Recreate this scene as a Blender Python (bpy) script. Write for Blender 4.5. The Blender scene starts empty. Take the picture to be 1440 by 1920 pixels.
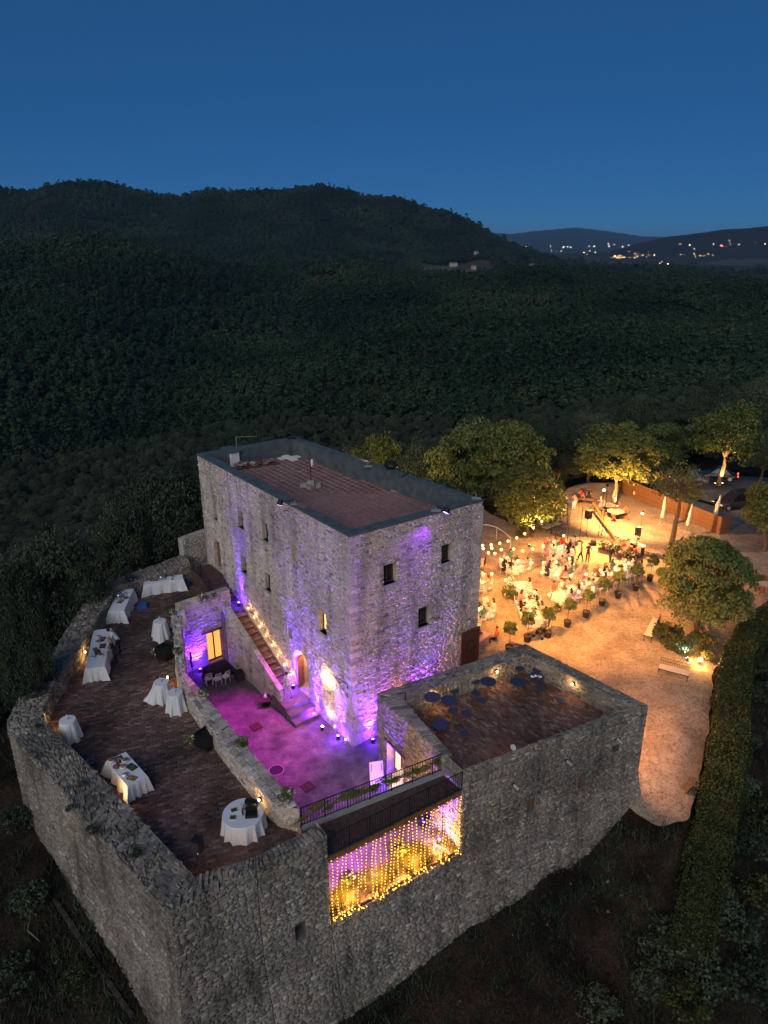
import bpy, math, random
import numpy as np
from mathutils import Vector, Matrix, noise

R = math.radians
rnd = random.Random(7)
sc = bpy.context.scene
COL = sc.collection

# ------------------------------------------------------------------ camera, sky, exposure
F_PX, CX, CY, PITCH, CAM_Z = 1331.0, 720.0, 960.0, R(20.9), 26.0
cam_d = bpy.data.cameras.new('camera')
cam_d.sensor_fit = 'VERTICAL'
cam_d.sensor_height = 36.0
cam_d.lens = F_PX / 1920.0 * 36.0
cam_d.clip_start = 0.5
cam_d.clip_end = 60000
cam = bpy.data.objects.new('camera', cam_d)
COL.objects.link(cam)
cam.location = (0, 0, CAM_Z)
cam.rotation_euler = (R(90) - PITCH, 0, 0)
sc.camera = cam

world = bpy.data.worlds.new('World')
sc.world = world
world.use_nodes = True
wt = world.node_tree
wt.nodes.clear()
w_out = wt.nodes.new('ShaderNodeOutputWorld')
w_bg = wt.nodes.new('ShaderNodeBackground')
w_sky = wt.nodes.new('ShaderNodeTexSky')
w_sky.sky_type = 'NISHITA'
w_sky.sun_disc = False
w_sky.sun_elevation = R(32)
w_sky.sun_rotation = R(198)
w_sky.altitude = 300
w_sky.air_density = 0.6
w_sky.dust_density = 0.0
w_sky.ozone_density = 10.0
# blue hour: the sky model tinted down and evened out to the deep blue of the whole dome
w_tint = wt.nodes.new('ShaderNodeMix'); w_tint.data_type = 'RGBA'; w_tint.blend_type = 'MULTIPLY'
w_tint.inputs[0].default_value = 1.0
w_tint.inputs[7].default_value = (0.22, 0.46, 0.62, 1)
w_mix = wt.nodes.new('ShaderNodeMix'); w_mix.data_type = 'RGBA'
w_mix.inputs[0].default_value = 0.5
w_mix.inputs[7].default_value = (0.33, 1.88, 4.75, 1)
w_bg.inputs['Strength'].default_value = 0.06
wt.links.new(w_sky.outputs[0], w_tint.inputs[6])
wt.links.new(w_tint.outputs[2], w_mix.inputs[6])
wt.links.new(w_mix.outputs[2], w_bg.inputs['Color'])
wt.links.new(w_bg.outputs[0], w_out.inputs['Surface'])

# last warm glow of the set sun, from behind the camera
sun_d = bpy.data.lights.new('sun', 'SUN')
sun_d.energy = 1.5
sun_d.angle = R(50)
sun_d.color = (1.0, 0.94, 0.86)
sun = bpy.data.objects.new('sun', sun_d)
COL.objects.link(sun)
sun.rotation_euler = (R(58), 0, R(-18))

vs = sc.view_settings
vs.view_transform = 'Standard'
vs.look = 'None'
vs.exposure = 0.0
vs.gamma = 1.0
vs.use_curve_mapping = False
cy = sc.cycles
cy.use_denoising = True
cy.max_bounces = 5
cy.diffuse_bounces = 3
cy.glossy_bounces = 2
cy.transmission_bounces = 4
cy.volume_bounces = 0
cy.transparent_max_bounces = 6
cy.sample_clamp_indirect = 4.0
cy.sample_clamp_direct = 0.0
cy.caustics_reflective = False
cy.caustics_refractive = False

# ------------------------------------------------------------------ survey helpers
def ray(px, py):
    x = (px - CX) / F_PX
    y = -(py - CY) / F_PX
    c, s = math.cos(PITCH), math.sin(PITCH)
    return Vector((x, c + y * s, -s + y * c))
def P(px, py, z=0.0):
    """place on the level z that the survey sighting (px, py) hits"""
    d = ray(px, py)
    return Vector((0, 0, CAM_Z)) + d * ((z - CAM_Z) / d.z)
def Q(px, py, dist):
    d = ray(px, py)
    return Vector((0, 0, CAM_Z)) + d * (dist / math.hypot(d.x, d.y))
def H(px, py, a, b):
    """sighting on the upright plane through a and b: (metres along a-b, height)"""
    d = ray(px, py)
    ab = Vector((b.x - a.x, b.y - a.y))
    L = ab.length
    ab = ab / L
    n = Vector((-ab.y, ab.x))
    t = (a.x * n.x + a.y * n.y) / (d.x * n.x + d.y * n.y)
    p = Vector((0, 0, CAM_Z)) + d * t
    return ((p.x - a.x) * ab.x + (p.y - a.y) * ab.y, p.z)
def XY(p): return (p.x, p.y)

# ------------------------------------------------------------------ object helpers
def setp(o, label=None, cat=None, group=None, kind=None):
    if label: o['label'] = label
    if cat: o['category'] = cat
    if group: o['group'] = group
    if kind: o['kind'] = kind
    return o
def thing(name, label, cat, loc=(0, 0, 0), rz=0.0, group=None):
    o = bpy.data.objects.new(name, None)
    o.empty_display_size = 0.2
    COL.objects.link(o)
    o.location = loc
    o.rotation_euler = (0, 0, rz)
    return setp(o, label, cat, group)
def link(name, me, parent=None, loc=None, rz=None):
    o = bpy.data.objects.new(name, me)
    COL.objects.link(o)
    if parent: o.parent = parent
    if loc is not None: o.location = loc
    if rz is not None: o.rotation_euler = (0, 0, rz)
    return o
def copy_tree(o, parent=None):
    c = o.copy()
    COL.objects.link(c)
    c.parent = parent
    for ch in list(o.children):
        copy_tree(ch, c)
    return c

class MB:
    """collects shapes into one mesh"""
    def __init__(s): s.v, s.f, s.m, s.sm = [], [], [], False
    def add(s, vs, fs, m=0):
        k = len(s.v)
        s.v += [tuple(p) for p in vs]
        s.f += [tuple(i + k for i in f) for f in fs]
        s.m += [m] * len(fs)
        return s
    def box(s, c, size, rz=0.0, m=0, taper=1.0, tilt=None):
        x, y, z = size[0] / 2, size[1] / 2, size[2] / 2
        pts = []
        for dz in (-1, 1):
            t = taper if dz > 0 else 1.0
            for dx, dy in ((-1, -1), (1, -1), (1, 1), (-1, 1)):
                pts.append(Vector((dx * x * t, dy * y * t, dz * z)))
        M = Matrix.Rotation(rz, 3, 'Z')
        if tilt: M = M @ Matrix.Rotation(tilt[0], 3, tilt[1])
        pts = [M @ p + Vector(c) for p in pts]
        return s.add(pts, [(3, 2, 1, 0), (4, 5, 6, 7), (0, 1, 5, 4), (1, 2, 6, 5), (2, 3, 7, 6), (3, 0, 4, 7)], m)
    def tube(s, p0, p1, r0, r1=None, n=6, m=0, cap=True):
        if r1 is None: r1 = r0
        p0, p1 = Vector(p0), Vector(p1)
        d = (p1 - p0)
        if d.length < 1e-6: return s
        q = d.to_track_quat('Z', 'Y')
        a = [p0 + q @ Vector((r0 * math.cos(2 * math.pi * i / n), r0 * math.sin(2 * math.pi * i / n), 0)) for i in range(n)]
        b = [p1 + q @ Vector((r1 * math.cos(2 * math.pi * i / n), r1 * math.sin(2 * math.pi * i / n), 0)) for i in range(n)]
        fs = [(i, (i + 1) % n, n + (i + 1) % n, n + i) for i in range(n)]
        if cap: fs += [tuple(range(n - 1, -1, -1)), tuple(range(n, 2 * n))]
        return s.add(a + b, fs, m)
    def path(s, pts, r, n=5, m=0):
        for a, b in zip(pts[:-1], pts[1:]): s.tube(a, b, r, r, n, m)
        return s
    def lathe(s, prof, c=(0, 0, 0), n=12, m=0, wob=None):
        vs = []
        for k, (r, z) in enumerate(prof):
            for i in range(n):
                a = 2 * math.pi * i / n
                rr = r * (wob(a, k) if wob else 1.0)
                vs.append((c[0] + rr * math.cos(a), c[1] + rr * math.sin(a), c[2] + z))
        fs = []
        for k in range(len(prof) - 1):
            for i in range(n):
                j = (i + 1) % n
                fs.append((k * n + i, k * n + j, (k + 1) * n + j, (k + 1) * n + i))
        fs.append(tuple(range((len(prof) - 1) * n, len(prof) * n)))
        fs.append(tuple(range(n - 1, -1, -1)))
        return s.add(vs, fs, m)
    def ball(s, c, r, n=8, k=5, m=0, sq=(1, 1, 1)):
        vs = [(c[0], c[1], c[2] - r * sq[2])]
        for j in range(1, k):
            t = math.pi * j / k
            for i in range(n):
                a = 2 * math.pi * i / n
                vs.append((c[0] + r * sq[0] * math.sin(t) * math.cos(a), c[1] + r * sq[1] * math.sin(t) * math.sin(a), c[2] - r * sq[2] * math.cos(t)))
        vs.append((c[0], c[1], c[2] + r * sq[2]))
        fs = [(0, 1 + (i + 1) % n, 1 + i) for i in range(n)]
        for j in range(k - 2):
            for i in range(n):
                a, b = 1 + j * n + i, 1 + j * n + (i + 1) % n
                fs.append((a, b, b + n, a + n))
        e = len(vs) - 1
        o = 1 + (k - 2) * n
        fs += [(o + i, o + (i + 1) % n, e) for i in range(n)]
        return s.add(vs, fs, m)
    def prism(s, poly, z0, z1, m=0):
        n = len(poly)
        ar = sum(poly[i][0] * poly[(i + 1) % n][1] - poly[(i + 1) % n][0] * poly[i][1] for i in range(n))
        if ar < 0: poly = poly[::-1]
        vs = [(p[0], p[1], z0) for p in poly] + [(p[0], p[1], z1) for p in poly]
        fs = [(i, (i + 1) % n, n + (i + 1) % n, n + i) for i in range(n)]
        fs += [tuple(range(n - 1, -1, -1)), tuple(range(n, 2 * n))]
        return s.add(vs, fs, m)
    def mesh(s, name, mats, smooth=False):
        me = bpy.data.meshes.new(name)
        me.from_pydata(s.v, [], s.f)
        for mm in (mats if isinstance(mats, (list, tuple)) else [mats]): me.materials.append(mm)
        me.polygons.foreach_set('material_index', s.m)
        if smooth or s.sm: me.polygons.foreach_set('use_smooth', [True] * len(s.f))
        me.update()
        return me
    def build(s, name, mats, parent=None, smooth=False, loc=None, rz=None):
        return link(name, s.mesh(name, mats, smooth), parent, loc, rz)

def np_mesh(name, V, faces, mats, smooth=False, attr=None):
    """faces: (n,k) int array with k equal corners"""
    me = bpy.data.meshes.new(name)
    V = np.asarray(V, np.float32)
    faces = np.asarray(faces, np.int32)
    n, k = faces.shape
    me.vertices.add(len(V))
    me.vertices.foreach_set('co', V.ravel())
    me.loops.add(n * k)
    me.loops.foreach_set('vertex_index', faces.ravel())
    me.polygons.add(n)
    me.polygons.foreach_set('loop_start', np.arange(0, n * k, k, dtype=np.int32))
    if smooth: me.polygons.foreach_set('use_smooth', np.ones(n, bool))
    for mm in (mats if isinstance(mats, (list, tuple)) else [mats]): me.materials.append(mm)
    me.update(calc_edges=True)
    for an, (dom, arr) in (attr or {}).items():
        a = me.attributes.new(an, 'FLOAT', dom)
        a.data.foreach_set('value', np.asarray(arr, np.float32))
    me.validate()
    return me

def lamp(kind, name, loc, color, watts, radius=0.05, target=None, angle=60, blend=0.6, parent=None):
    d = bpy.data.lights.new(name, kind)
    d.color = color
    d.energy = watts
    d.shadow_soft_size = radius
    o = bpy.data.objects.new(name, d)
    COL.objects.link(o)
    o.location = loc
    if kind == 'SPOT':
        d.spot_size = R(angle)
        d.spot_blend = blend
        v = Vector(target) - Vector(loc)
        o.rotation_euler = v.to_track_quat('-Z', 'Y').to_euler()
    if parent:
        o.parent = parent
        o.matrix_parent_inverse = (Matrix.Translation(parent.location) @ Matrix.Rotation(parent.rotation_euler.z, 4, 'Z')).inverted()
    return o

# ------------------------------------------------------------------ materials
def new_mat(name):
    m = bpy.data.materials.new(name)
    m.use_nodes = True
    return m, m.node_tree.nodes, m.node_tree.links, m.node_tree.nodes['Principled BSDF']
def mix_rgb(N, L, a, b, fac, blend='MIX'):
    x = N.new('ShaderNodeMix')
    x.data_type = 'RGBA'
    x.blend_type = blend
    for sock, val in ((x.inputs[0], fac), (x.inputs[6], a), (x.inputs[7], b)):
        if hasattr(val, 'links'): L.new(val, sock)
        else: sock.default_value = val if not isinstance(val, tuple) else (*val, 1)
    return x.outputs[2]
def ramp(N, L, fac, stops):
    r = N.new('ShaderNodeValToRGB')
    while len(r.color_ramp.elements) < len(stops): r.color_ramp.elements.new(0.5)
    for e, (p, c) in zip(r.color_ramp.elements, stops):
        e.position = p
        e.color = (*c, 1) if len(c) == 3 else c
    L.new(fac, r.inputs[0])
    return r.outputs[0]
def tex(N, L, kind, scale, coord='Object', detail=4.0, vec=None, stretch=None):
    t = N.new('ShaderNodeTexNoise' if kind == 'noise' else 'ShaderNodeTexVoronoi')
    t.inputs['Scale'].default_value = scale
    if kind == 'noise': t.inputs['Detail'].default_value = detail
    if vec is None:
        if coord == 'World':
            vec = N.new('ShaderNodeNewGeometry').outputs['Position']
        else:
            vec = N.new('ShaderNodeTexCoord').outputs[coord]
    if stretch:
        mp = N.new('ShaderNodeMapping')
        mp.inputs['Scale'].default_value = stretch
        L.new(vec, mp.inputs['Vector'])
        vec = mp.outputs[0]
    L.new(vec, t.inputs['Vector'])
    return t
def simple(name, col, rough=0.7, var=0.25, scale=6.0, metal=0.0, bump=0.0, coord='Object', spec=0.3):
    m, N, L, B = new_mat(name)
    B.inputs['Roughness'].default_value = rough
    B.inputs['Metallic'].default_value = metal
    B.inputs['Specular IOR Level'].default_value = spec
    t = tex(N, L, 'noise', scale, coord)
    lo = tuple(c * (1 - var) for c in col)
    hi = tuple(min(1, c * (1 + var)) for c in col)
    L.new(ramp(N, L, t.outputs['Fac'], [(0.3, lo), (0.7, hi)]), B.inputs['Base Color'])
    if bump:
        b = N.new('ShaderNodeBump')
        b.inputs['Strength'].default_value = bump
        b.inputs['Distance'].default_value = 0.02
        L.new(t.outputs['Fac'], b.inputs['Height'])
        L.new(b.outputs[0], B.inputs['Normal'])
    return m
def glow(name, col, strength):
    m, N, L, B = new_mat(name)
    B.inputs['Base Color'].default_value = (*[min(0.8, c) for c in col], 1)
    B.inputs['Emission Color'].default_value = (*col, 1)
    B.inputs['Emission Strength'].default_value = strength
    return m
def stone_mat(name, stops, scale=1.0, dirt=0.5, bump=0.6, streak=0.0):
    """each stone has its own colour: the 'tint' attribute of a joined face or the piece's own random number"""
    m, N, L, B = new_mat(name)
    a = N.new('ShaderNodeAttribute'); a.attribute_name = 'tint'
    oi = N.new('ShaderNodeObjectInfo')
    ad = N.new('ShaderNodeMath'); ad.operation = 'ADD'
    L.new(a.outputs['Fac'], ad.inputs[0]); L.new(oi.outputs['Random'], ad.inputs[1])
    fr = N.new('ShaderNodeMath'); fr.operation = 'FRACT'
    L.new(ad.outputs[0], fr.inputs[0])
    base = ramp(N, L, fr.outputs[0], stops)
    t = tex(N, L, 'noise', 9.0 * scale, 'World', 6.0)
    g = ramp(N, L, t.outputs['Fac'], [(0.25, (0.62,) * 3), (0.75, (1.3,) * 3)])
    c = mix_rgb(N, L, base, g, 1.0, 'MULTIPLY')
    t2 = tex(N, L, 'noise', 0.32 * scale, 'World', 7.0)
    d = ramp(N, L, t2.outputs['Fac'], [(0.36, (0.42, 0.43, 0.43)), (0.5, (0.9, 0.9, 0.9)), (0.64, (1.2, 1.18, 1.15))])
    c = mix_rgb(N, L, c, d, dirt, 'MULTIPLY')
    ts = tex(N, L, 'noise', 1.0, 'World', 5.0, stretch=(1.5, 1.5, 0.16))
    c = mix_rgb(N, L, c, ramp(N, L, ts.outputs['Fac'], [(0.36, (0.5, 0.5, 0.49)), (0.5, (1, 1, 1)), (0.68, (1.1, 1.09, 1.07))]), streak, 'MULTIPLY')
    L.new(c, B.inputs['Base Color'])
    B.inputs['Roughness'].default_value = 0.9
    B.inputs['Specular IOR Level'].default_value = 0.15
    t3 = tex(N, L, 'noise', 28.0 * scale, 'World', 8.0)
    b = N.new('ShaderNodeBump'); b.inputs['Strength'].default_value = bump; b.inputs['Distance'].default_value = 0.02
    L.new(t3.outputs['Fac'], b.inputs['Height']); L.new(b.outputs[0], B.inputs['Normal'])
    return m
def leaf_mat(name, stops, var_scale=0.35, each=0.42, patch=1.0):
    m, N, L, B = new_mat(name)
    oi = N.new('ShaderNodeObjectInfo')
    t = tex(N, L, 'noise', var_scale, 'World', 3.0)
    a = N.new('ShaderNodeAttribute'); a.attribute_name = 'tint'
    s1 = N.new('ShaderNodeMath'); s1.operation = 'MULTIPLY_ADD'
    L.new(oi.outputs['Random'], s1.inputs[0]); s1.inputs[1].default_value = each
    pm = N.new('ShaderNodeMath'); pm.operation = 'MULTIPLY_ADD'; L.new(t.outputs['Fac'], pm.inputs[0]); pm.inputs[1].default_value = patch; pm.inputs[2].default_value = (1 - patch) * 0.5 + (0.42 - each) * 0.5
    L.new(pm.outputs[0], s1.inputs[2])
    s2 = N.new('ShaderNodeMath'); s2.operation = 'MULTIPLY_ADD'
    L.new(a.outputs['Fac'], s2.inputs[0]); s2.inputs[1].default_value = 0.45; L.new(s1.outputs[0], s2.inputs[2])
    s3 = N.new('ShaderNodeMath'); s3.operation = 'SUBTRACT'; L.new(s2.outputs[0], s3.inputs[0]); s3.inputs[1].default_value = 0.43
    L.new(ramp(N, L, s3.outputs[0], stops), B.inputs['Base Color'])
    B.inputs['Roughness'].default_value = 0.6
    B.inputs['Specular IOR Level'].default_value = 0.25
    return m

STONE = stone_mat('castle stone', [(0.0, (0.30, 0.26, 0.225)), (0.12, (0.60, 0.52, 0.45)), (0.45, (0.52, 0.46, 0.41)), (0.62, (0.66, 0.58, 0.49)), (0.8, (0.52, 0.41, 0.33)), (0.92, (0.74, 0.68, 0.60)), (1.0, (0.25, 0.215, 0.19))], dirt=0.4, streak=0.6)
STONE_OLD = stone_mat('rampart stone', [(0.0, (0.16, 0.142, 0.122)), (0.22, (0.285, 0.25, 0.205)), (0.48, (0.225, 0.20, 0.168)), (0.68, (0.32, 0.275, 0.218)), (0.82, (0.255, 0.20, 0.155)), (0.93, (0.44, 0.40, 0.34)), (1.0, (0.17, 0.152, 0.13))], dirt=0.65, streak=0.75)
MORTAR = simple('lime mortar', (0.42, 0.37, 0.32), 0.95, 0.3, 3.0, bump=0.4, coord='Object')
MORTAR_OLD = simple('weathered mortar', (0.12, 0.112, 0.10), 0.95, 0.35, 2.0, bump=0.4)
BRICK = stone_mat('terrace brick', [(0.0, (0.085, 0.05, 0.045)), (0.3, (0.17, 0.092, 0.078)), (0.55, (0.125, 0.078, 0.07)), (0.75, (0.205, 0.12, 0.10)), (0.9, (0.23, 0.185, 0.17)), (1.0, (0.09, 0.064, 0.06))], dirt=0.9, bump=0.3)
BRICK_BED = simple('brick bedding', (0.075, 0.055, 0.05), 0.95, 0.3, 2.0)
TILE = stone_mat('roof tile', [(0.0, (0.27, 0.15, 0.138)), (0.4, (0.305, 0.17, 0.152)), (0.7, (0.285, 0.165, 0.152)), (1.0, (0.32, 0.185, 0.168))], dirt=0.3, bump=0.2)
SLATE = simple('grey roof coating', (0.085, 0.105, 0.115), 0.7, 0.25, 2.0, bump=0.2)
IRON = simple('dark iron', (0.018, 0.016, 0.016), 0.5, 0.3, 8.0, metal=0.3)
RUST = simple('rusty iron', (0.13, 0.05, 0.028), 0.8, 0.4, 10.0)
CLOTH = simple('white tablecloth', (0.70, 0.71, 0.73), 0.85, 0.04, 8.0)
BLACK = simple('black plastic', (0.012, 0.012, 0.013), 0.5, 0.2, 8.0)
WHITE = simple('white paint', (0.78, 0.77, 0.74), 0.5, 0.06, 8.0)
WOOD = simple('brown wood', (0.19, 0.10, 0.05), 0.7, 0.35, 7.0)
DARKWOOD = simple('dark wood', (0.085, 0.052, 0.042), 0.8, 0.35, 5.0)
BARK = simple('bark', (0.13, 0.09, 0.06), 0.9, 0.4, 8.0, bump=0.6)
POT = simple('dark pot', (0.035, 0.028, 0.024), 0.7, 0.3, 8.0)
CONCRETE = simple('concrete', (0.33, 0.32, 0.30), 0.9, 0.2, 6.0, bump=0.3)
GLASS_DARK = simple('dark window pane', (0.015, 0.013, 0.014), 0.12, 0.2, 4.0, spec=0.5)
CERAMIC = simple('white ceramic', (0.75, 0.75, 0.73), 0.25, 0.04, 8.0, spec=0.5)
LEAF_OAK = leaf_mat('holm oak leaves', [(0.0, (0.035, 0.056, 0.016)), (0.35, (0.068, 0.10, 0.026)), (0.65, (0.11, 0.14, 0.038)), (1.0, (0.18, 0.19, 0.06))])
LEAF_RED = leaf_mat('reddening oak leaves', [(0.0, (0.035, 0.04, 0.015)), (0.45, (0.10, 0.13, 0.03)), (0.78, (0.17, 0.165, 0.04)), (1.0, (0.27, 0.15, 0.035))])
LEAF_DARK = leaf_mat('wild wood leaves', [(0.0, (0.012, 0.024, 0.014)), (0.4, (0.032, 0.052, 0.028)), (0.7, (0.065, 0.088, 0.05)), (1.0, (0.12, 0.13, 0.075))], 0.15)
LEAF_FAR = leaf_mat('far wood leaves', [(0.0, (0.004, 0.013, 0.006)), (0.3, (0.010, 0.028, 0.011)), (0.55, (0.020, 0.044, 0.017)), (0.8, (0.036, 0.062, 0.026)), (1.0, (0.06, 0.08, 0.036))], 0.0075, 0.26, 1.9)
LEAF_OLIVE = leaf_mat('olive leaves', [(0.0, (0.03, 0.048, 0.042)), (0.5, (0.06, 0.085, 0.075)), (1.0, (0.11, 0.135, 0.12))])
LEAF_HEDGE = leaf_mat('hedge leaves', [(0.0, (0.02, 0.030, 0.009)), (0.5, (0.042, 0.062, 0.016)), (0.8, (0.075, 0.065, 0.022)), (1.0, (0.10, 0.11, 0.03))], 0.9)
LEAF_GRASS = leaf_mat('dry grass', [(0.0, (0.07, 0.075, 0.025)), (0.5, (0.15, 0.13, 0.05)), (1.0, (0.27, 0.21, 0.09))], 1.5)
PETAL = leaf_mat('pale petals', [(0.0, (0.45, 0.38, 0.32)), (0.5, (0.7, 0.66, 0.6)), (1.0, (0.8, 0.7, 0.68))], 6.0)
SKIN = simple('skin', (0.50, 0.30, 0.22), 0.6, 0.08, 6.0)
# ------------------------------------------------------------------ plan of the castle (surveyed corners)
ZC = 4.6      # top of the rampart and tower parapets
ZT = 3.5      # terrace, bridge and tower floor
ZK, ZR = 12.6, 11.5   # keep parapet top, keep roof floor
KA, KB, KC, KD = P(370, 852, ZK), P(655, 1005, ZK), P(905, 938, ZK), P(552, 820, ZK)
RAMP = [((343, 1038), (360, 1057)), ((232, 1080), (243, 1093)), ((184, 1098), (213, 1113)), ((137, 1160), (190, 1150)),
        ((90, 1237), (133, 1237)), ((40, 1300), (100, 1285)), ((15, 1350), (79, 1335)), ((16, 1368), (82, 1350)),
        ((160, 1535), (170, 1437)), ((316, 1712), (366, 1645)), ((480, 1628), (480, 1605)), ((613, 1566), (592, 1550))]
RO = [P(*o, ZC) for o, i in RAMP]
RI = [P(*i, ZC) for o, i in RAMP]
TW = [P(708, 1300, ZC), P(985, 1207, ZC), P(1215, 1322, ZC), P(868, 1443, ZC)]   # tower: back-left, back-right, front-right, front-left

# ------------------------------------------------------------------ ground heights
PLAZA_PX = [(705, 1398), (893, 1228), (860, 1000), (905, 955), (960, 985), (1000, 990), (1045, 940), (1062, 915), (1100, 905), (1160, 905), (1245, 925),
            (1350, 950), (1480, 960), (1480, 1120), (1440, 1140), (1392, 1185), (1345, 1235), (1332, 1300), (1325, 1400), (1312, 1450),
            (1304, 1488), (1284, 1516), (1244, 1524), (1212, 1500), (1150, 1450), (1100, 1420), (880, 1440)]
PLAZA = [XY(P(px, py, 0)) for px, py in PLAZA_PX]
def in_poly(x, y, poly):
    x = np.asarray(x); y = np.asarray(y)
    ins = np.zeros(x.shape, bool)
    n = len(poly)
    for i in range(n):
        x0, y0 = poly[i]; x1, y1 = poly[(i + 1) % n]
        if y0 == y1: continue
        c = ((y0 > y) != (y1 > y)) & (x < (x1 - x0) * (y - y0) / (y1 - y0) + x0)
        ins ^= c
    return ins
def poly_dist(x, y, poly):
    x = np.asarray(x, float); y = np.asarray(y, float)
    best = np.full(x.shape, 1e9)
    n = len(poly)
    for i in range(n):
        x0, y0 = poly[i]; x1, y1 = poly[(i + 1) % n]
        dx, dy = x1 - x0, y1 - y0
        t = np.clip(((x - x0) * dx + (y - y0) * dy) / (dx * dx + dy * dy + 1e-9), 0, 1)
        best = np.minimum(best, np.hypot(x - x0 - t * dx, y - y0 - t * dy))
    return best
def sstep(a, b, x):
    t = np.clip((x - a) / (b - a), 0, 1)
    return t * t * (3 - 2 * t)

CTRL = [(*XY(P(px, py, z)), z) for px, py, z in
        [(20, 1440, 0.2), (120, 1600, -0.6), (250, 1800, -1.4), (340, 1890, -2.2), (470, 1915, -3.6), (600, 1905, -4.4), (740, 1830, -4.4), (870, 1755, -4.1), (1040, 1655, -3.3),
         (1180, 1565, -2.0), (1230, 1600, -1.7), (1280, 1560, -1.0), (1290, 1640, -2.4), (1330, 1500, -1.2), (1350, 1350, -0.5), (1400, 1700, -4.5),
         (1440, 1500, -3.2), (1100, 1800, -6.5), (1200, 1700, -4.2)]]
CTRL += [(-8, 8, -6.5), (0, 5, -8), (9, 11, -8.5), (16, 17, -8), (22, 24, -7), (-14, 15, -5), (-21, 22, -3.5), (-26, 30, -4), (-34, 30, -9), (-24, 40, -3.5),
         (-22, 48, -4.5), (-30, 48, -8), (-40, 52, -14), (-30, 68, -16), (-14, 58, -4), (-10, 66, -8), (0, 74, -8), (-60, 30, -24), (-60, 80, -30), (10, 88, -9), (4, 64, -2.5),
         (30, 92, -5), (50, 95, -3), (50, 76, -1), (62, 64, -3), (36, 40, -5), (44, 52, -2.5), (30, 30, -7.5), (0, 110, -24), (40, 125, -10), (80, 130, -9), (-20, 95, -22), (70, 95, -5),
         (90, 60, -10), (60, 20, -18), (-30, 0, -16), (30, 0, -18), (0, -20, -18), (-80, -20, -40), (80, -30, -40), (0, -90, -50), (-110, 40, -42), (110, 40, -26), (110, 110, -16)]
CTRL += [(p[0], p[1], 0.0) for p in PLAZA[3:16]]
CTRL += [(*XY(p), 0.0) for p in (KA, KB, KC, KD)] + [(3, 50, 0), (15, 50, 0), (24, 55, 0), (12, 40, 0), (20, 40, 0), (22, 47, 0), (30, 60, 0), (8, 58, 0), (-8, 35, 0), (-12, 30, 0)]
CTRL = np.array(CTRL)
def _rbf_fit():
    d = np.hypot(CTRL[:, None, 0] - CTRL[None, :, 0], CTRL[:, None, 1] - CTRL[None, :, 1])
    n = len(CTRL)
    A = np.zeros((n + 3, n + 3))
    A[:n, :n] = -d + np.eye(n) * -0.25
    A[:n, n] = 1; A[:n, n + 1:] = CTRL[:, :2]
    A[n, :n] = 1; A[n + 1:, :n] = CTRL[:, :2].T
    b = np.zeros(n + 3); b[:n] = CTRL[:, 2]
    return np.linalg.solve(A, b)
RBF = _rbf_fit()
def z_near(x, y):
    x = np.asarray(x, float).ravel(); y = np.asarray(y, float).ravel()
    out = np.empty(len(x))
    n = len(CTRL)
    for s in range(0, len(x), 20000):
        xs, ys = x[s:s + 20000], y[s:s + 20000]
        d = np.hypot(xs[:, None] - CTRL[None, :, 0], ys[:, None] - CTRL[None, :, 1])
        out[s:s + 20000] = -d @ RBF[:n] + RBF[n] + xs * RBF[n + 1] + ys * RBF[n + 2]
    # the plaza is level, the path at its southern tip slopes away
    ins = in_poly(x, y, PLAZA)
    dd = poly_dist(x, y, PLAZA)
    w = np.where(ins, sstep(0, 2.5, dd), 0) * sstep(27.5, 33.0, y + 0.25 * x * 0)
    return out * (1 - w)

def line_az(pts, dist):
    rows = []
    for px, py in pts:
        q = Q(px, py, dist)
        rows.append((math.atan2(q.x, q.y), q.z))
    rows.sort()
    return np.array(rows)
def ctab(pts):
    rows = sorted((math.atan2(ray(px, 600).x, ray(px, 600).y), v) for px, v in pts)
    return np.array(rows)
L_MID = line_az([(-300, 462), (0, 470), (150, 464), (270, 466), (330, 478), (420, 498), (500, 504), (600, 507), (700, 510), (800, 520), (900, 527), (1010, 520), (1100, 523), (1200, 527), (1300, 533), (1440, 540), (1740, 540)], 1000)
L_BIG = line_az([(-300, 350), (0, 355), (60, 352), (150, 354), (230, 361), (340, 379), (400, 369), (480, 374), (530, 370), (575, 361), (610, 364), (645, 369), (680, 381), (750, 382), (770, 386), (800, 398), (840, 410), (880, 427), (920, 445), (960, 466), (1000, 484), (1040, 496), (1100, 505), (1440, 520), (1740, 520)], 2600)
L_FARA = line_az([(-300, 440), (700, 440), (880, 442), (930, 437), (960, 440), (1000, 434), (1080, 427), (1130, 433), (1200, 443), (1300, 446), (1440, 440), (1740, 430)], 18000)
L_FARB = line_az([(-300, 470), (1000, 478), (1130, 474), (1180, 460), (1250, 444), (1300, 438), (1370, 428), (1440, 424), (1740, 415)], 6800)
T200 = ctab([(-400, -60), (0, -56), (400, -52), (650, -48), (850, -38), (1050, -26), (1250, -16), (1440, -14), (1840, -14)])
T400 = ctab([(-400, -92), (0, -88), (400, -80), (650, -78), (850, -74), (1050, -66), (1250, -60), (1440, -58), (1840, -58)])
KNOT_R = np.array([60, 200, 400, 700, 1000, 1250, 1700, 2150, 2600, 3300, 4200, 5600, 6800, 8200, 11000, 18000, 21000, 26000.])
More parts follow.
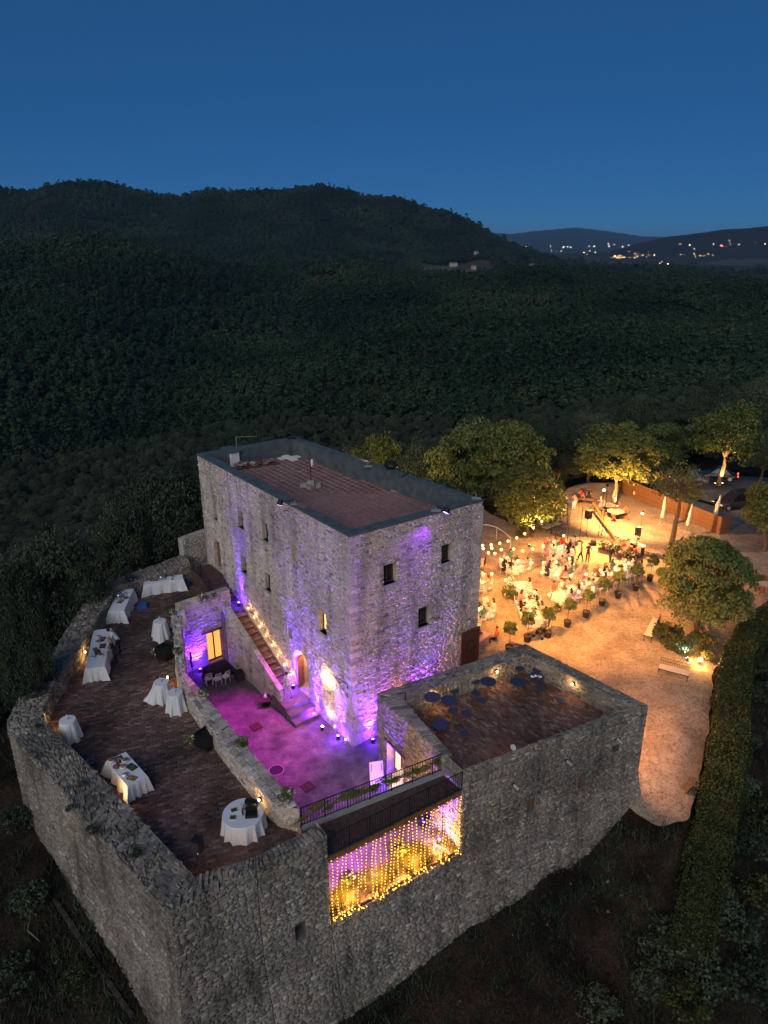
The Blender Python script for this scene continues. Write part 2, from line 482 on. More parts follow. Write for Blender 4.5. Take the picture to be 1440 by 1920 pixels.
def z_far(az, r):
    f = lambda T: np.interp(az, T[:, 0], T[:, 1])
    m, b = f(L_MID), f(L_BIG)
    pl = np.full(az.shape, -112.0)
    lo = np.minimum(b, -38.0)
    K = [np.full(az.shape, -8.0), f(T200), f(T400), 0.5 * f(T400) + 0.5 * m - 2, m, m - 26,
         np.full(az.shape, -60.0),
         np.where(b > -20, -45 + 0.40 * (b + 40), np.minimum(b, -58)), b, np.minimum(b * 0.3 - 70, -60), pl, pl - 4,
         np.maximum(f(L_FARB), pl), pl, pl - 6, f(L_FARA), pl, pl - 200]
    K = np.array(K)
    lr = np.log(np.clip(r, 60, 26000)); lk = np.log(KNOT_R)
    i = np.clip(np.searchsorted(lk, lr) - 1, 0, len(lk) - 2)
    t = (lr - lk[i]) / (lk[i + 1] - lk[i])
    c = np.arange(len(az))
    # catmull-like smoothing
    k0, k1, k2, k3 = K[np.maximum(i - 1, 0), c], K[i, c], K[i + 1, c], K[np.minimum(i + 2, len(lk) - 1), c]
    m1 = np.where((k1 - k0) * (k2 - k1) > 0, (k2 - k0) / 2, 0); m2 = np.where((k2 - k1) * (k3 - k2) > 0, (k3 - k1) / 2, 0)
    t2, t3 = t * t, t * t * t
    return (2 * t3 - 3 * t2 + 1) * k1 + (t3 - 2 * t2 + t) * m1 + (-2 * t3 + 3 * t2) * k2 + (t3 - t2) * m2
def relief(x, y, r):
    out = np.zeros(len(x))
    for k in range(len(x)):
        rr = r[k]
        if rr < 60: continue
        v = 0.0
        if rr > 250:
            a = min(1, (rr - 250) / 500)
            n1 = noise.noise(Vector((x[k] / 260, y[k] / 640, 3.1)))
            n2 = noise.noise(Vector((x[k] / 110, y[k] / 170, 8.7)))
            amp = 14 + 46 * max(0.0, 1 - max(0.0, rr - 2600) / 900.0) if rr < 9000 else 14 + 46 * min(1.0, (rr - 9000) / 3000.0)
            v += a * (amp * (0.35 - math.sqrt(n1 * n1 + 0.012) * 1.4) * (1.0 - 0.65 * math.exp(-((rr - 1000) / 220.0) ** 2)) + 4 * n2)
        v += min(1, (rr - 60) / 120) * 2.0 * noise.noise(Vector((x[k] / 28, y[k] / 28, 1.3)))
        out[k] = v
    return out
def ground_z(x, y):
    x = np.asarray(x, float).ravel(); y = np.asarray(y, float).ravel()
    r = np.hypot(x, y)
    az = np.arctan2(x, y)
    w = sstep(95, 190, r)
    z = np.empty(len(x))
    near = w < 1
    z[:] = z_far(az, r)
    if near.any(): z[near] = z[near] * w[near] + z_near(x[near], y[near]) * (1 - w[near])
    return z + relief(x, y, r)

# the one ground sheet: rings round the camera's foot, from the moat to beyond the farthest hills
az_in = np.radians(np.linspace(-46, 46, 300))
az_out = np.radians(np.linspace(46, 314, 70)[1:-1])
AZ = np.concatenate([az_in, az_out])
RR = np.concatenate([np.geomspace(3.0, 280, 170)[:-1], np.geomspace(280, 3400, 250)[:-1], np.geomspace(3400, 26000, 70)])
gA, gR = np.meshgrid(AZ, RR)
gx, gy = (gR * np.sin(gA)).ravel(), (gR * np.cos(gA)).ravel()
gz = ground_z(gx, gy)
CASTLE = [XY(p) for p in RO] + [XY(TW[3]), XY(TW[2]), XY(TW[1]), XY(KC), XY(KD), XY(KA)]
ins = in_poly(gx, gy, CASTLE)
dsh = poly_dist(gx, gy, CASTLE)
gz = np.where(ins & (dsh > 0.6), np.minimum(gz, -0.25), gz)
na, nr = len(AZ), len(RR)
ii, jj = np.meshgrid(np.arange(nr - 1), np.arange(na), indexing='ij')
j2 = (jj + 1) % na
faces = np.stack([ii * na + jj, (ii + 1) * na + jj, (ii + 1) * na + j2, ii * na + j2], -1).reshape(-1, 4)
rr_ = np.hypot(gx, gy)
azz = np.arctan2(gx, gy)
def az_of(px): return math.atan2(ray(px, 500).x, ray(px, 500).y)
field = np.zeros(len(gx))
field = np.where((azz > az_of(785)) & (azz < az_of(930)) & (rr_ > 1780) & (rr_ < 1980), 1.0, field)
field = np.where((rr_ > 3200) & (rr_ < 8500) & (gz < -85), 0.55, field)
GROUND = None
# building plots on the far ridge: where the sightings meet the ground beyond the near crest
FARMS = []
for px_, py_ in ((930, 509), (961, 509), (850, 498), (888, 503), (997, 501), (893, 476)):
    best = None
    for dist in range(1300, 2700, 15):
        c_ = Q(px_, py_, dist); g_ = float(ground_z([c_.x], [c_.y])[0])
        if best is None or c_.z - g_ < best[0]: best = (c_.z - g_, c_.x, c_.y, g_, c_.z)
        if c_.z <= g_ + 3: break
    FARMS.append((best[1], best[2], max(best[3], best[4] - 5), best[3]))
def ground_material():
    m, N, L, B = new_mat('woodland floor and fields')
    t = tex(N, L, 'noise', 0.55, 'World', 8.0)
    g = ramp(N, L, t.outputs['Fac'], [(0.3, (0.008, 0.007, 0.0055)), (0.5, (0.021, 0.016, 0.012)), (0.62, (0.038, 0.026, 0.019)), (0.75, (0.016, 0.019, 0.010))])
    t2 = tex(N, L, 'noise', 9.0, 'World', 6.0)
    g = mix_rgb(N, L, g, ramp(N, L, t2.outputs['Fac'], [(0.3, (0.5,) * 3), (0.7, (1.5,) * 3)]), 1.0, 'MULTIPLY')
    a = N.new('ShaderNodeAttribute'); a.attribute_name = 'field'
    v = N.new('ShaderNodeTexVoronoi'); v.inputs['Scale'].default_value = 0.0035
    L.new(N.new('ShaderNodeNewGeometry').outputs['Position'], v.inputs['Vector'])
    fcol = ramp(N, L, v.outputs['Color'], [(0.2, (0.02, 0.03, 0.02)), (0.45, (0.07, 0.062, 0.042)), (0.6, (0.015, 0.026, 0.018)), (0.8, (0.13, 0.11, 0.08))])
    L.new(mix_rgb(N, L, g, fcol, a.outputs['Fac']), B.inputs['Base Color'])
    B.inputs['Roughness'].default_value = 1.0
    B.inputs['Specular IOR Level'].default_value = 0.05
    b = N.new('ShaderNodeBump'); b.inputs['Strength'].default_value = 0.8; b.inputs['Distance'].default_value = 0.15
    L.new(t2.outputs['Fac'], b.inputs['Height']); L.new(b.outputs[0], B.inputs['Normal'])
    return m
GROUND = ground_material()
me = np_mesh('hills', np.stack([gx, gy, gz], 1), faces, GROUND, True, {'field': ('POINT', field)})
setp(link('hills', me), 'wooded hills and valley floor around the castle mound', None, None, 'structure')

# gravel square and the path that runs down past the tower
def sheet_from_poly(name, poly, mat, cell, lift, ragged, kind='structure', label=None, skip=None):
    xs = [p[0] for p in poly]; ys = [p[1] for p in poly]
    nx, ny = int((max(xs) - min(xs)) / cell) + 2, int((max(ys) - min(ys)) / cell) + 2
    X, Y = np.meshgrid(min(xs) + np.arange(nx + 1) * cell, min(ys) + np.arange(ny + 1) * cell, indexing='ij')
    cxs, cys = (X[:-1, :-1] + cell / 2).ravel(), (Y[:-1, :-1] + cell / 2).ravel()
    wob = np.array([noise.noise(Vector((a * 0.6, b * 0.6, 4.2))) + 0.5 * noise.noise(Vector((a * 2.1, b * 2.1, 1.2))) for a, b in zip(cxs, cys)]) * ragged
    d = poly_dist(cxs, cys, poly)
    sd = np.where(in_poly(cxs, cys, poly), d, -d)
    keep = sd + wob > 0
    if skip is not None: keep &= ~in_poly(cxs, cys, skip)
    Z = ground_z(X.ravel(), Y.ravel()) + lift + np.where((Y.ravel() < 29) & (X.ravel() > 8), 0.10, 0)
    I, J = np.meshgrid(np.arange(nx), np.arange(ny), indexing='ij')
    f = np.stack([I * (ny + 1) + J, (I + 1) * (ny + 1) + J, (I + 1) * (ny + 1) + J + 1, I * (ny + 1) + J + 1], -1).reshape(-1, 4)[keep]
    used = np.unique(f)
    remap = np.full((nx + 1) * (ny + 1), -1); remap[used] = np.arange(len(used))
    V = np.stack([X.ravel(), Y.ravel(), Z], 1)[used]
    # round off the stepped outline of the cells
    q = remap[f]
    e = np.concatenate([q[:, [0, 1]], q[:, [1, 2]], q[:, [2, 3]], q[:, [3, 0]]])
    es = np.sort(e, 1); key = es[:, 0].astype(np.int64) * len(V) + es[:, 1]
    uq, inv, cnt = np.unique(key, return_inverse=True, return_counts=True)
    be = es[cnt[inv] == 1]
    for it in range(5):
        acc = np.zeros((len(V), 3)); num = np.zeros(len(V))
        np.add.at(acc, be[:, 0], V[be[:, 1]]); np.add.at(acc, be[:, 1], V[be[:, 0]])
        np.add.at(num, be[:, 0], 1); np.add.at(num, be[:, 1], 1)
        bm = num > 0
        V[bm] = 0.4 * V[bm] + 0.6 * acc[bm] / num[bm][:, None]
    me = np_mesh(name, V, remap[f], mat, True)
    return setp(link(name, me), label, None, None, kind)
def gravel_material(name, lo, hi):
    m, N, L, B = new_mat(name)
    v = tex(N, L, 'voronoi', 38.0, 'World')
    t = tex(N, L, 'noise', 0.7, 'World', 6.0)
    t2 = tex(N, L, 'noise', 5.0, 'World', 5.0)
    c = ramp(N, L, v.outputs['Color'], [(0.1, tuple(x * 0.72 for x in lo)), (0.45, lo), (0.8, hi)])
    c = mix_rgb(N, L, c, ramp(N, L, t.outputs['Fac'], [(0.35, (0.72, 0.7, 0.68)), (0.65, (1.1, 1.08, 1.05))]), 1.0, 'MULTIPLY')
    c = mix_rgb(N, L, c, ramp(N, L, t2.outputs['Fac'], [(0.3, (0.7, 0.68, 0.66)), (0.6, (1.08, 1.08, 1.08))]), 1.0, 'MULTIPLY')
    L.new(c, B.inputs['Base Color'])
    B.inputs['Roughness'].default_value = 0.95
    B.inputs['Specular IOR Level'].default_value = 0.1
    b = N.new('ShaderNodeBump'); b.inputs['Strength'].default_value = 0.5; b.inputs['Distance'].default_value = 0.015
    L.new(v.outputs['Distance'], b.inputs['Height']); L.new(b.outputs[0], B.inputs['Normal'])
    return m
GRAVEL = gravel_material('pale gravel', (0.33, 0.27, 0.21), (0.46, 0.39, 0.31))
sheet_from_poly('gravel_plaza', PLAZA, GRAVEL, 0.2, 0.05, 0.3, label='pale gravel square behind the keep and the path down past the tower')
LOT = [XY(P(px, py, 0)) for px, py in [(1165, 898), (1250, 918), (1345, 942), (1352, 1035), (1480, 1038), (1480, 880), (1440, 868), (1330, 862), (1180, 872)]]
PARK = gravel_material('grey gravel', (0.17, 0.165, 0.16), (0.24, 0.23, 0.22))
sheet_from_poly('parking_lot', LOT, PARK, 0.5, 0.07, 0.2, label='grey gravel car park beyond the plank fence')
# ------------------------------------------------------------------ masonry: every stone has its own faces
def unit_block(name, inset, seed, mat):
    r = random.Random(seed)
    v = [(-.5, -.5, 0), (.5, -.5, 0), (.5, .5, 0), (-.5, .5, 0)]
    e = inset
    v += [(-.5 + e * r.uniform(.4, 1.5), -.5 + e * r.uniform(.5, 2.2), r.uniform(.75, 1.1)), (.5 - e * r.uniform(.4, 1.5), -.5 + e * r.uniform(.5, 2.2), r.uniform(.75, 1.1)),
          (.5 - e * r.uniform(.4, 1.5), .5 - e * r.uniform(.5, 2.2), r.uniform(.75, 1.1)), (-.5 + e * r.uniform(.4, 1.5), .5 - e * r.uniform(.5, 2.2), r.uniform(.75, 1.1))]
    me = bpy.data.meshes.new(name)
    me.from_pydata(v, [], [(4, 5, 6, 7), (0, 1, 5, 4), (1, 2, 6, 5), (2, 3, 7, 6), (3, 0, 4, 7), (3, 2, 1, 0)])
    me.materials.append(mat)
    return me
BLOCKS = {}
def blocks(mat, inset=0.06):
    k = (mat.name, inset)
    if k not in BLOCKS: BLOCKS[k] = [unit_block('block', inset, 50 + i, mat) for i in range(8)]
    return BLOCKS[k]

def courses(U, V, hr, lr, seed, holes=(), gap=0.012, wander=0.0, v0=0.0, bond=None):
    """irregular courses on a U x V face; returns rows (u0,u1,v0,v1) outside the holes"""
    r = random.Random(seed)
    rows = []
    v = v0
    k = 0
    while v < V - 0.02:
        h = min(r.uniform(*hr), V - v)
        if V - v - h < hr[0] * 0.6: h = V - v
        u = -r.uniform(0, lr[1]) if bond is None else (-bond * (0.5 if k % 2 else 0.0))
        spans = [(0.0, U)]
        for a, b, c, d in holes:
            if v + h > c + 0.02 and v < d - 0.02:
                ns = []
                for s0, s1 in spans:
                    if b <= s0 or a >= s1: ns.append((s0, s1)); continue
                    if a > s0: ns.append((s0, a))
                    if b < s1: ns.append((b, s1))
                spans = ns
        while u < U:
            l = r.uniform(*lr) if bond is None else bond
            if bond is None and r.random() < 0.1: l *= 0.55
            for s0, s1 in spans:
                a, b = max(u, s0), min(u + l, s1)
                if b - a > 0.05: rows.append((a + gap * 0.5, b - gap * 0.5, v + gap * 0.5, v + h - gap * 0.5))
            u += l
        v += h
        k += 1
    return np.array(rows)

def lay(rows, mapf, depth, seed, inset=0.018, jit=0.012):
    """rows -> vertex block (n,8,3) standing proud of the mapped face"""
    r = np.random.RandomState(seed)
    n = len(rows)
    u0, u1, v0, v1 = rows.T
    d = r.uniform(depth[0], depth[1], n)
    cu = np.stack([u0, u1, u1, u0], 1); cv = np.stack([v0, v0, v1, v1], 1)
    iw = np.minimum(inset, (u1 - u0) * 0.2)[:, None]; ih = np.minimum(inset, (v1 - v0) * 0.25)[:, None]
    su = np.array([1, -1, -1, 1.]); sv = np.array([1, 1, -1, -1.])
    fu = cu + su * iw * r.uniform(0.4, 1.6, (n, 4)); fv = cv + sv * ih * r.uniform(0.4, 1.7, (n, 4))
    dd = d[:, None] + r.uniform(-jit, jit, (n, 4))
    base = mapf(cu.ravel(), cv.ravel(), np.zeros(n * 4)).reshape(n, 4, 3)
    front = mapf(fu.ravel(), fv.ravel(), np.maximum(dd, 0.004).ravel()).reshape(n, 4, 3)
    return np.concatenate([base, front], 1), d
QUADS = np.array([[4, 5, 6, 7], [0, 1, 5, 4], [1, 2, 6, 5], [2, 3, 7, 6], [3, 0, 4, 7]])
SINGLE = {}      # thing name -> list of (score, key) decided over all its faces
class Masonry:
    """all stones of one thing; the largest in view become parts of their own, the others one joined part"""
    def __init__(s, parent, piece, rest, mat, limit=300, inset=0.06):
        s.parent, s.piece, s.rest, s.mat, s.limit, s.inset = parent, piece, rest, mat, limit, inset
        s.B, s.D, s.seed = [], [], 0
    def face(s, rows, mapf, depth, seed, inset=0.018, jit=0.012):
        if len(rows) == 0: return
        b, d = lay(rows, mapf, depth, seed, inset, jit)
        s.B.append(b); s.D.append(d)
    def finish(s):
        B = np.concatenate(s.B); D = np.concatenate(s.D)
        e1 = B[:, 1] - B[:, 0]; e2 = B[:, 3] - B[:, 0]
        nrm = np.cross(e1, e2)
        c = B[:, :4].mean(1)
        to = np.array([0, 0, CAM_Z]) - c
        dist = np.linalg.norm(to, axis=1)
        score = (nrm * to).sum(1) / dist ** 3
        th = PITCH
        yc = c[:, 1]; zc = c[:, 2] - CAM_Z
        dep = yc * math.cos(th) - zc * math.sin(th)
        px = CX + F_PX * c[:, 0] / dep; py = CY - F_PX * (yc * math.sin(th) + zc * math.cos(th)) / dep
        score = np.where((px < 0) | (px > 1440) | (py < 0) | (py > 1900), -1, score)
        order = np.argsort(-score)
        pick = order[:s.limit]; pick = pick[score[pick] > 0]
        rest = np.setdiff1d(np.arange(len(B)), pick)
        # joined part
        n = len(rest)
        V = B[rest].reshape(-1, 3)
        F = (QUADS[None] + (np.arange(n) * 8)[:, None, None]).reshape(-1, 4)
        r = np.random.RandomState(len(B))
        tint = np.repeat(r.uniform(0, 1, n), 5)
        o = np.array(s.parent.location)
        me = np_mesh(s.rest, V - o, F, s.mat, False, {'tint': ('FACE', tint)})
        setp(link(s.rest, me, s.parent), None, None, None, 'stuff')
        bl = blocks(s.mat, s.inset)
        for k in pick:
            b = B[k]
            x = Vector(b[1] - b[0]); y = Vector(b[3] - b[0])
            nz = x.cross(y).normalized() * float(max(D[k], 0.006))
            M = Matrix(((x.x, y.x, nz.x, 0), (x.y, y.y, nz.y, 0), (x.z, y.z, nz.z, 0), (0, 0, 0, 1)))
            M.translation = Vector(b[:4].mean(0) - o)
            ob = bpy.data.objects.new(s.piece, bl[k % 8])
            COL.objects.link(ob)
            ob.parent = s.parent
            ob.matrix_basis = M

def wall_map(a, b, z0, flare=None, e0=0.0, e1=0.0):
    """(u along a-b, v up from z0, d out to the right of a-b)"""
    a = np.array([a.x, a.y]); b = np.array([b.x, b.y])
    L = np.linalg.norm(b - a)
    t = (b - a) / L
    n = np.array([t[1], -t[0]])
    def f(u, v, d):
        z = z0 + np.asarray(v)
        fl = flare(z) if flare else 0.0 * z
        off = np.asarray(d) + fl
        u = np.asarray(u); u = u + fl * (e1 * u / L - e0 * (1 - u / L))
        return np.stack([a[0] + t[0] * u + n[0] * off, a[1] + t[1] * u + n[1] * off, z + 0 * np.asarray(u)], 1)
    return f, L
def sheet(mapf, U, V, holes, reveal, parent, name, mat, us=(), vs_=(), lab=None):
    """mortar bed of a wall face with real openings; reveals run back into the wall"""
    ug = sorted({0.0, U, *us, *[h[0] for h in holes], *[h[1] for h in holes]})
    vg = sorted({0.0, V, *vs_, *[h[2] for h in holes], *[h[3] for h in holes]})
    mb = MB()
    o = parent.location if parent else Vector((0, 0, 0))
    def pt(u, v, d=0.0): return Vector(mapf(np.array([u]), np.array([v]), np.array([d]))[0]) - o
    for i in range(len(ug) - 1):
        for j in range(len(vg) - 1):
            uc, vc = (ug[i] + ug[i + 1]) / 2, (vg[j] + vg[j + 1]) / 2
            if any(h[0] < uc < h[1] and h[2] < vc < h[3] for h in holes): continue
            mb.add([pt(ug[i], vg[j]), pt(ug[i + 1], vg[j]), pt(ug[i + 1], vg[j + 1]), pt(ug[i], vg[j + 1])], [(0, 1, 2, 3)])
    for k, h in enumerate(holes):
        d = -(reveal[k] if isinstance(reveal, (list, tuple)) else reveal)
        a, b, c, e = h
        q = [(a, c), (b, c), (b, e), (a, e)]
        for (ua, va), (ub, vb) in zip(q, q[1:] + q[:1]):
            mb.add([pt(ua, va), pt(ub, vb), pt(ub, vb, d), pt(ua, va, d)], [(3, 2, 1, 0)])
    return mb.build(name, mat, parent)
def place(mapf, u, v, d=0.0): return Vector(mapf(np.array([u]), np.array([v]), np.array([d]))[0])

def brick_floor(m, poly, z, ang, bl, bh, seed, depth=(0.004, 0.014), gap=0.012):
    """running-bond bricks cut to a floor polygon"""
    c, s_ = math.cos(ang), math.sin(ang)
    loc = [(x * c + y * s_, -x * s_ + y * c) for x, y in poly]
    u0 = min(p[0] for p in loc); u1 = max(p[0] for p in loc); v0 = min(p[1] for p in loc); v1 = max(p[1] for p in loc)
    rows = courses(u1 - u0, v1 - v0, (bh, bh), (bl, bl), seed, gap=gap, bond=bl)
    cu = (rows[:, 0] + rows[:, 1]) / 2 + u0; cv = (rows[:, 2] + rows[:, 3]) / 2 + v0
    rows = rows[in_poly(cu, cv, loc)]
    def f(u, v, d):
        uu, vv = u + u0, v + v0
        return np.stack([uu * c - vv * s_, uu * s_ + vv * c, z + np.asarray(d)], 1)
    m.face(rows, f, depth, seed, inset=0.012, jit=0.004)
# ------------------------------------------------------------------ the keep
keep = thing('stone_keep', 'tall square stone keep with grey roof parapet, floodlit violet, in the middle of the castle', 'castle keep', ((KA.x + KC.x) / 2, (KA.y + KC.y) / 2, 0))
mk = Masonry(keep, 'stone', 'stonework', STONE)
def win_hole(px, py, w, h, a, b, L):
    u, z = H(px, py, a, b)
    return (u - w / 2, u + w / 2, z - h / 2 + 0.5, z + h / 2 + 0.5)      # v is measured from z = -0.5
AB_W = [(403, 951, 0.5, 1.75), (451, 974, 0.7, 1.15), (497, 997, 0.7, 1.15), (553, 1035, 0.62, 1.25),
        (457, 1058, 0.7, 1.2), (502, 1091, 0.7, 1.2), (605, 1168, 0.75, 1.3), (544, 1187, 0.45, 0.75)]
mAB, lAB = wall_map(KA, KB, -0.5)
mBC, lBC = wall_map(KB, KC, -0.5)
hAB = [win_hole(x, y, w, h, KA, KB, lAB) for x, y, w, h in AB_W]
du, dz = H(410, 1068, KA, KB)
DOOR_Z = dz
hAB.append((du - 0.55, du + 0.55, dz + 0.5, dz + 0.5 + 2.2))            # upper door
au, az_ = H(569, 1300, KA, KB)
ARCH = (au - 0.75, au + 0.75, 0.7 + 0.5, 0.7 + 0.5 + 2.9)               # arched entrance above the platform
hAB.append(ARCH)
BC_W = [(731, 1076, 0.8, 1.15), (837, 1038, 0.72, 1.1), (795, 1156, 0.78, 1.2)]
hBC = [win_hole(x, y, w, h, KB, KC, lBC) for x, y, w, h in BC_W]
VH = ZK + 0.5 - 0.04
sheet(mAB, lAB, VH, hAB, 0.38, keep, 'wall', MORTAR)
sheet(mBC, lBC, VH, hBC, 0.38, keep, 'wall', MORTAR)
for a, b in ((KC, KD), (KD, KA)):
    f, L = wall_map(a, b, -4.5)
    sheet(f, L, ZK + 4.46, [], 0.3, keep, 'wall', MORTAR)
    mk.face(courses(L, ZK + 4.46, (0.14, 0.24), (0.3, 0.8), 5), f, (0.01, 0.05), 5)
mk.face(courses(lAB, VH, (0.08, 0.165), (0.14, 0.44), 1, hAB), mAB, (0.012, 0.055), 1)
mk.face(courses(lBC, VH, (0.08, 0.165), (0.14, 0.44), 2, hBC), mBC, (0.012, 0.055), 2)
# dressed quoins at the front corner and the right corner
for cn_, (pa, pb, pc) in enumerate(((KA, KB, KC), (KB, KC, KD))):
    d0, d1 = (pa - pb).to_2d().normalized(), (pc - pb).to_2d().normalized()
    rq_ = random.Random(70 + cn_); zq = 0.0; kq = 0
    while zq < ZK - 0.4:
        hq = rq_.uniform(0.2, 0.34); l0, l1 = (rq_.uniform(.5, .72), rq_.uniform(.26, .36)) if kq % 2 else (rq_.uniform(.26, .36), rq_.uniform(.5, .72))
        o2 = -(d0 + d1) * 0.055
        q0 = pb.to_2d() + o2
        pts4 = [q0, q0 + d1 * l1, q0 + d1 * l1 + d0 * l0, q0 + d0 * l0]
        if (pts4[1] - pts4[0]).cross(pts4[2] - pts4[1]) < 0: pts4 = pts4[::-1]
        base_ = Vector((pb.x, pb.y, zq)) - keep.location
        vs4 = [(p.x - pb.x, p.y - pb.y, z_) for z_ in (0.008, hq - 0.008) for p in pts4]
        MB().add(vs4, [(3, 2, 1, 0), (4, 5, 6, 7), (0, 1, 5, 4), (1, 2, 6, 5), (2, 3, 7, 6), (3, 0, 4, 7)]).build('quoin', STONE, keep, loc=base_)
        zq += hq; kq += 1
def kbox(name, mb, mat): return mb.build(name, mat, keep)
ko = keep.location
def kl(p): return Vector(p) - ko
LIT = glow('lit room', (1.0, 0.50, 0.14), 2.2)
def window(mapf, h, parent, lit=False, sill=True, shutter=False):
    """frame, pane and sill set back in the opening"""
    o = parent.location
    a, b, c, e = h
    t = Vector(place(mapf, b, c) - place(mapf, a, c)); L = t.length; ang = math.atan2(t.y, t.x)
    mid = place(mapf, (a + b) / 2, (c + e) / 2, -0.30) - o
    W, Hh = b - a, e - c
    fr = MB()
    for s in (-1, 1):
        fr.box((s * (W / 2 - 0.035), 0, 0), (0.07, 0.07, Hh))
        fr.box((0, 0, s * (Hh / 2 - 0.035)), (W - 0.14, 0.07, 0.07))
    fr.box((0, 0.005, 0), (0.05, 0.05, Hh - 0.14))
    f = fr.build('window', DARKWOOD, parent, loc=mid, rz=ang)
    p = MB().box((0, 0.03, 0), (W - 0.14, 0.02, Hh - 0.14)).build('pane', LIT if lit else GLASS_DARK, f)
    if sill:
        sl = MB().box((0, -0.21, -Hh / 2 - 0.045), (W + 0.22, 0.42, 0.09)).build('sill', CONCRETE, f)
    return f
for k, h in enumerate(hAB[:8]):
    if k == 3 or k == 7:     # walled-up openings
        a, b, c, e = h
        f = lambda u, v, d, a=a, c=c: mAB(u + a, v + c, d - 0.22)
        mk.face(courses(b - a, e - c, (0.1, 0.17), (0.15, 0.35), 60 + k), f, (0.01, 0.04), 60 + k)
        mb = MB(); mb.add([place(mAB, a, c, -0.22) - ko, place(mAB, b, c, -0.22) - ko, place(mAB, b, e, -0.22) - ko, place(mAB, a, e, -0.22) - ko], [(0, 1, 2, 3)])
        mb.build('blocked_window', MORTAR, keep)
    else:
        window(mAB, h, keep, lit=(k == 6))
for h in hBC: window(mBC, h, keep)
# upper door with orange light behind, and the lit arched entrance
tAB = (KB - KA).to_2d().normalized(); ANG_AB = math.atan2(tAB.y, tAB.x)
nAB = Vector((tAB.y, -tAB.x))       # outward
a, b, c, e = hAB[8]
d_ = MB(); d_.box((-0.28, 0, 1.1), (0.5, 0.06, 2.16)); d_.box((0.28, 0, 1.1), (0.5, 0.06, 2.16))
dr = d_.build('door', WOOD, keep, loc=place(mAB, (a + b) / 2, c, -0.3) - ko, rz=ANG_AB)
MB().box((0.28, -0.035, 1.25), (0.3, 0.02, 1.5)).build('pane', LIT, dr)
a, b, c, e = ARCH
back = MB(); back.box((0, 0.9, 1.45), (1.5, 0.05, 2.9)); back.box((-0.77, 0.45, 1.45), (0.05, 0.9, 2.9)); back.box((0.77, 0.45, 1.45), (0.05, 0.9, 2.9)); back.box((0, 0.45, 2.93), (1.55, 0.95, 0.05)); back.box((0, 0.45, -0.03), (1.55, 0.95, 0.05))
back.build('entrance_hall', simple('hall plaster', (0.5, 0.38, 0.24), 0.9, 0.15, 3.0), keep, loc=place(mAB, (a + b) / 2, c, -0.36) - ko, rz=ANG_AB)
# pointed stones that turn the square opening into an arch
ar = MB()
for s in (-1, 1):
    n = 8
    pts = [(s * 0.75, 2.9)]
    for i in range(n + 1):
        q = math.pi / 2 * i / n
        pts.append((s * 0.75 * math.cos(q), 2.15 + 0.72 * math.sin(q)))
    vs = [(x, y, z) for y in (-0.02, 0.34) for x, z in pts]
    m_ = len(pts)
    fs = [tuple(range(m_)), tuple(range(2 * m_ - 1, m_ - 1, -1))] + [(i, (i + 1) % m_, m_ + (i + 1) % m_, m_ + i) for i in range(m_)]
    ar.add(vs, fs)
ar.build('arch', MORTAR, keep, loc=place(mAB, (a + b) / 2, c, 0) - ko, rz=ANG_AB)
for i in range(9):
    q = math.pi * (i + 0.5) / 9
    MB().box((0, 0, 0), (0.24, 0.12, 0.20), taper=0.85).build('voussoir', STONE, keep,
        loc=place(mAB, (a + b) / 2 + 0.86 * math.cos(q), c + 2.15 + 0.86 * math.sin(q), 0.02) - ko, rz=ANG_AB).rotation_euler = (0, math.pi / 2 - q, ANG_AB)
lf = MB(); lf.box((0, 0, 1.05), (0.62, 0.07, 2.1)); lf.box((0, -0.05, 0.55), (0.45, 0.03, 0.7)); lf.box((0, -0.05, 1.5), (0.45, 0.03, 0.8))
leaf = lf.build('door', WOOD, keep, loc=place(mAB, a + 0.1, c, -0.25) - ko, rz=ANG_AB - 1.2)
hall = place(mAB, (a + b) / 2, c + 2.2, -0.75)
lamp('POINT', 'hall_light', hall, (1.0, 0.50, 0.16), 110, 0.12, parent=keep)
# roof: parapet caps, inner parapet faces, tiles
def inset_quad(q, w):
    c = sum(q, Vector((0, 0, 0))) / 4
    out = []
    n = len(q)
    for i in range(n):
        p0, p1, p2 = q[i - 1].to_2d(), q[i].to_2d(), q[(i + 1) % n].to_2d()
        e1, e2 = (p1 - p0).normalized(), (p2 - p1).normalized()
        sgn = 1 if e1.cross(e2) > 0 else -1
        n1, n2 = Vector((-e1.y, e1.x)) * sgn, Vector((-e2.y, e2.x)) * sgn
        bis = (n1 + n2); k = w / (1 + n1.dot(n2))
        p = p1 + bis * k
        out.append(Vector((p.x, p.y, q[i].z)))
    return out
KQ = [KA, KB, KC, KD]
KI = inset_quad(KQ, 0.55)
KO = inset_quad(KQ, -0.06)
cp = MB()
for i in range(4):
    j = (i + 1) % 4
    cp_pts = [KO[i], KO[j], KI[j], KI[i]]
    lo = [kl((p.x, p.y, ZK - 0.04)) for p in cp_pts]; hi = [kl((p.x, p.y, ZK + 0.05)) for p in cp_pts]
    MB().add(lo + hi, [(3, 2, 1, 0), (4, 5, 6, 7), (0, 1, 5, 4), (1, 2, 6, 5), (2, 3, 7, 6), (3, 0, 4, 7)]).build('parapet_cap', SLATE, keep)
    ci = MB(); ci.add([kl((KI[i].x, KI[i].y, ZR - 0.1)), kl((KI[j].x, KI[j].y, ZR - 0.1)), kl((KI[j].x, KI[j].y, ZK - 0.04)), kl((KI[i].x, KI[i].y, ZK - 0.04))], [(3, 2, 1, 0)])
    ci.build('parapet', SLATE, keep)
rb = MB(); rb.add([kl((p.x, p.y, ZR)) for p in KI], [(0, 1, 2, 3)])
rb.build('roof', simple('roof bedding', (0.20, 0.12, 0.11), 0.95, 0.2, 2.0), keep)
mt = Masonry(keep, 'roof_tile', 'tiling', TILE, 300, 0.03)
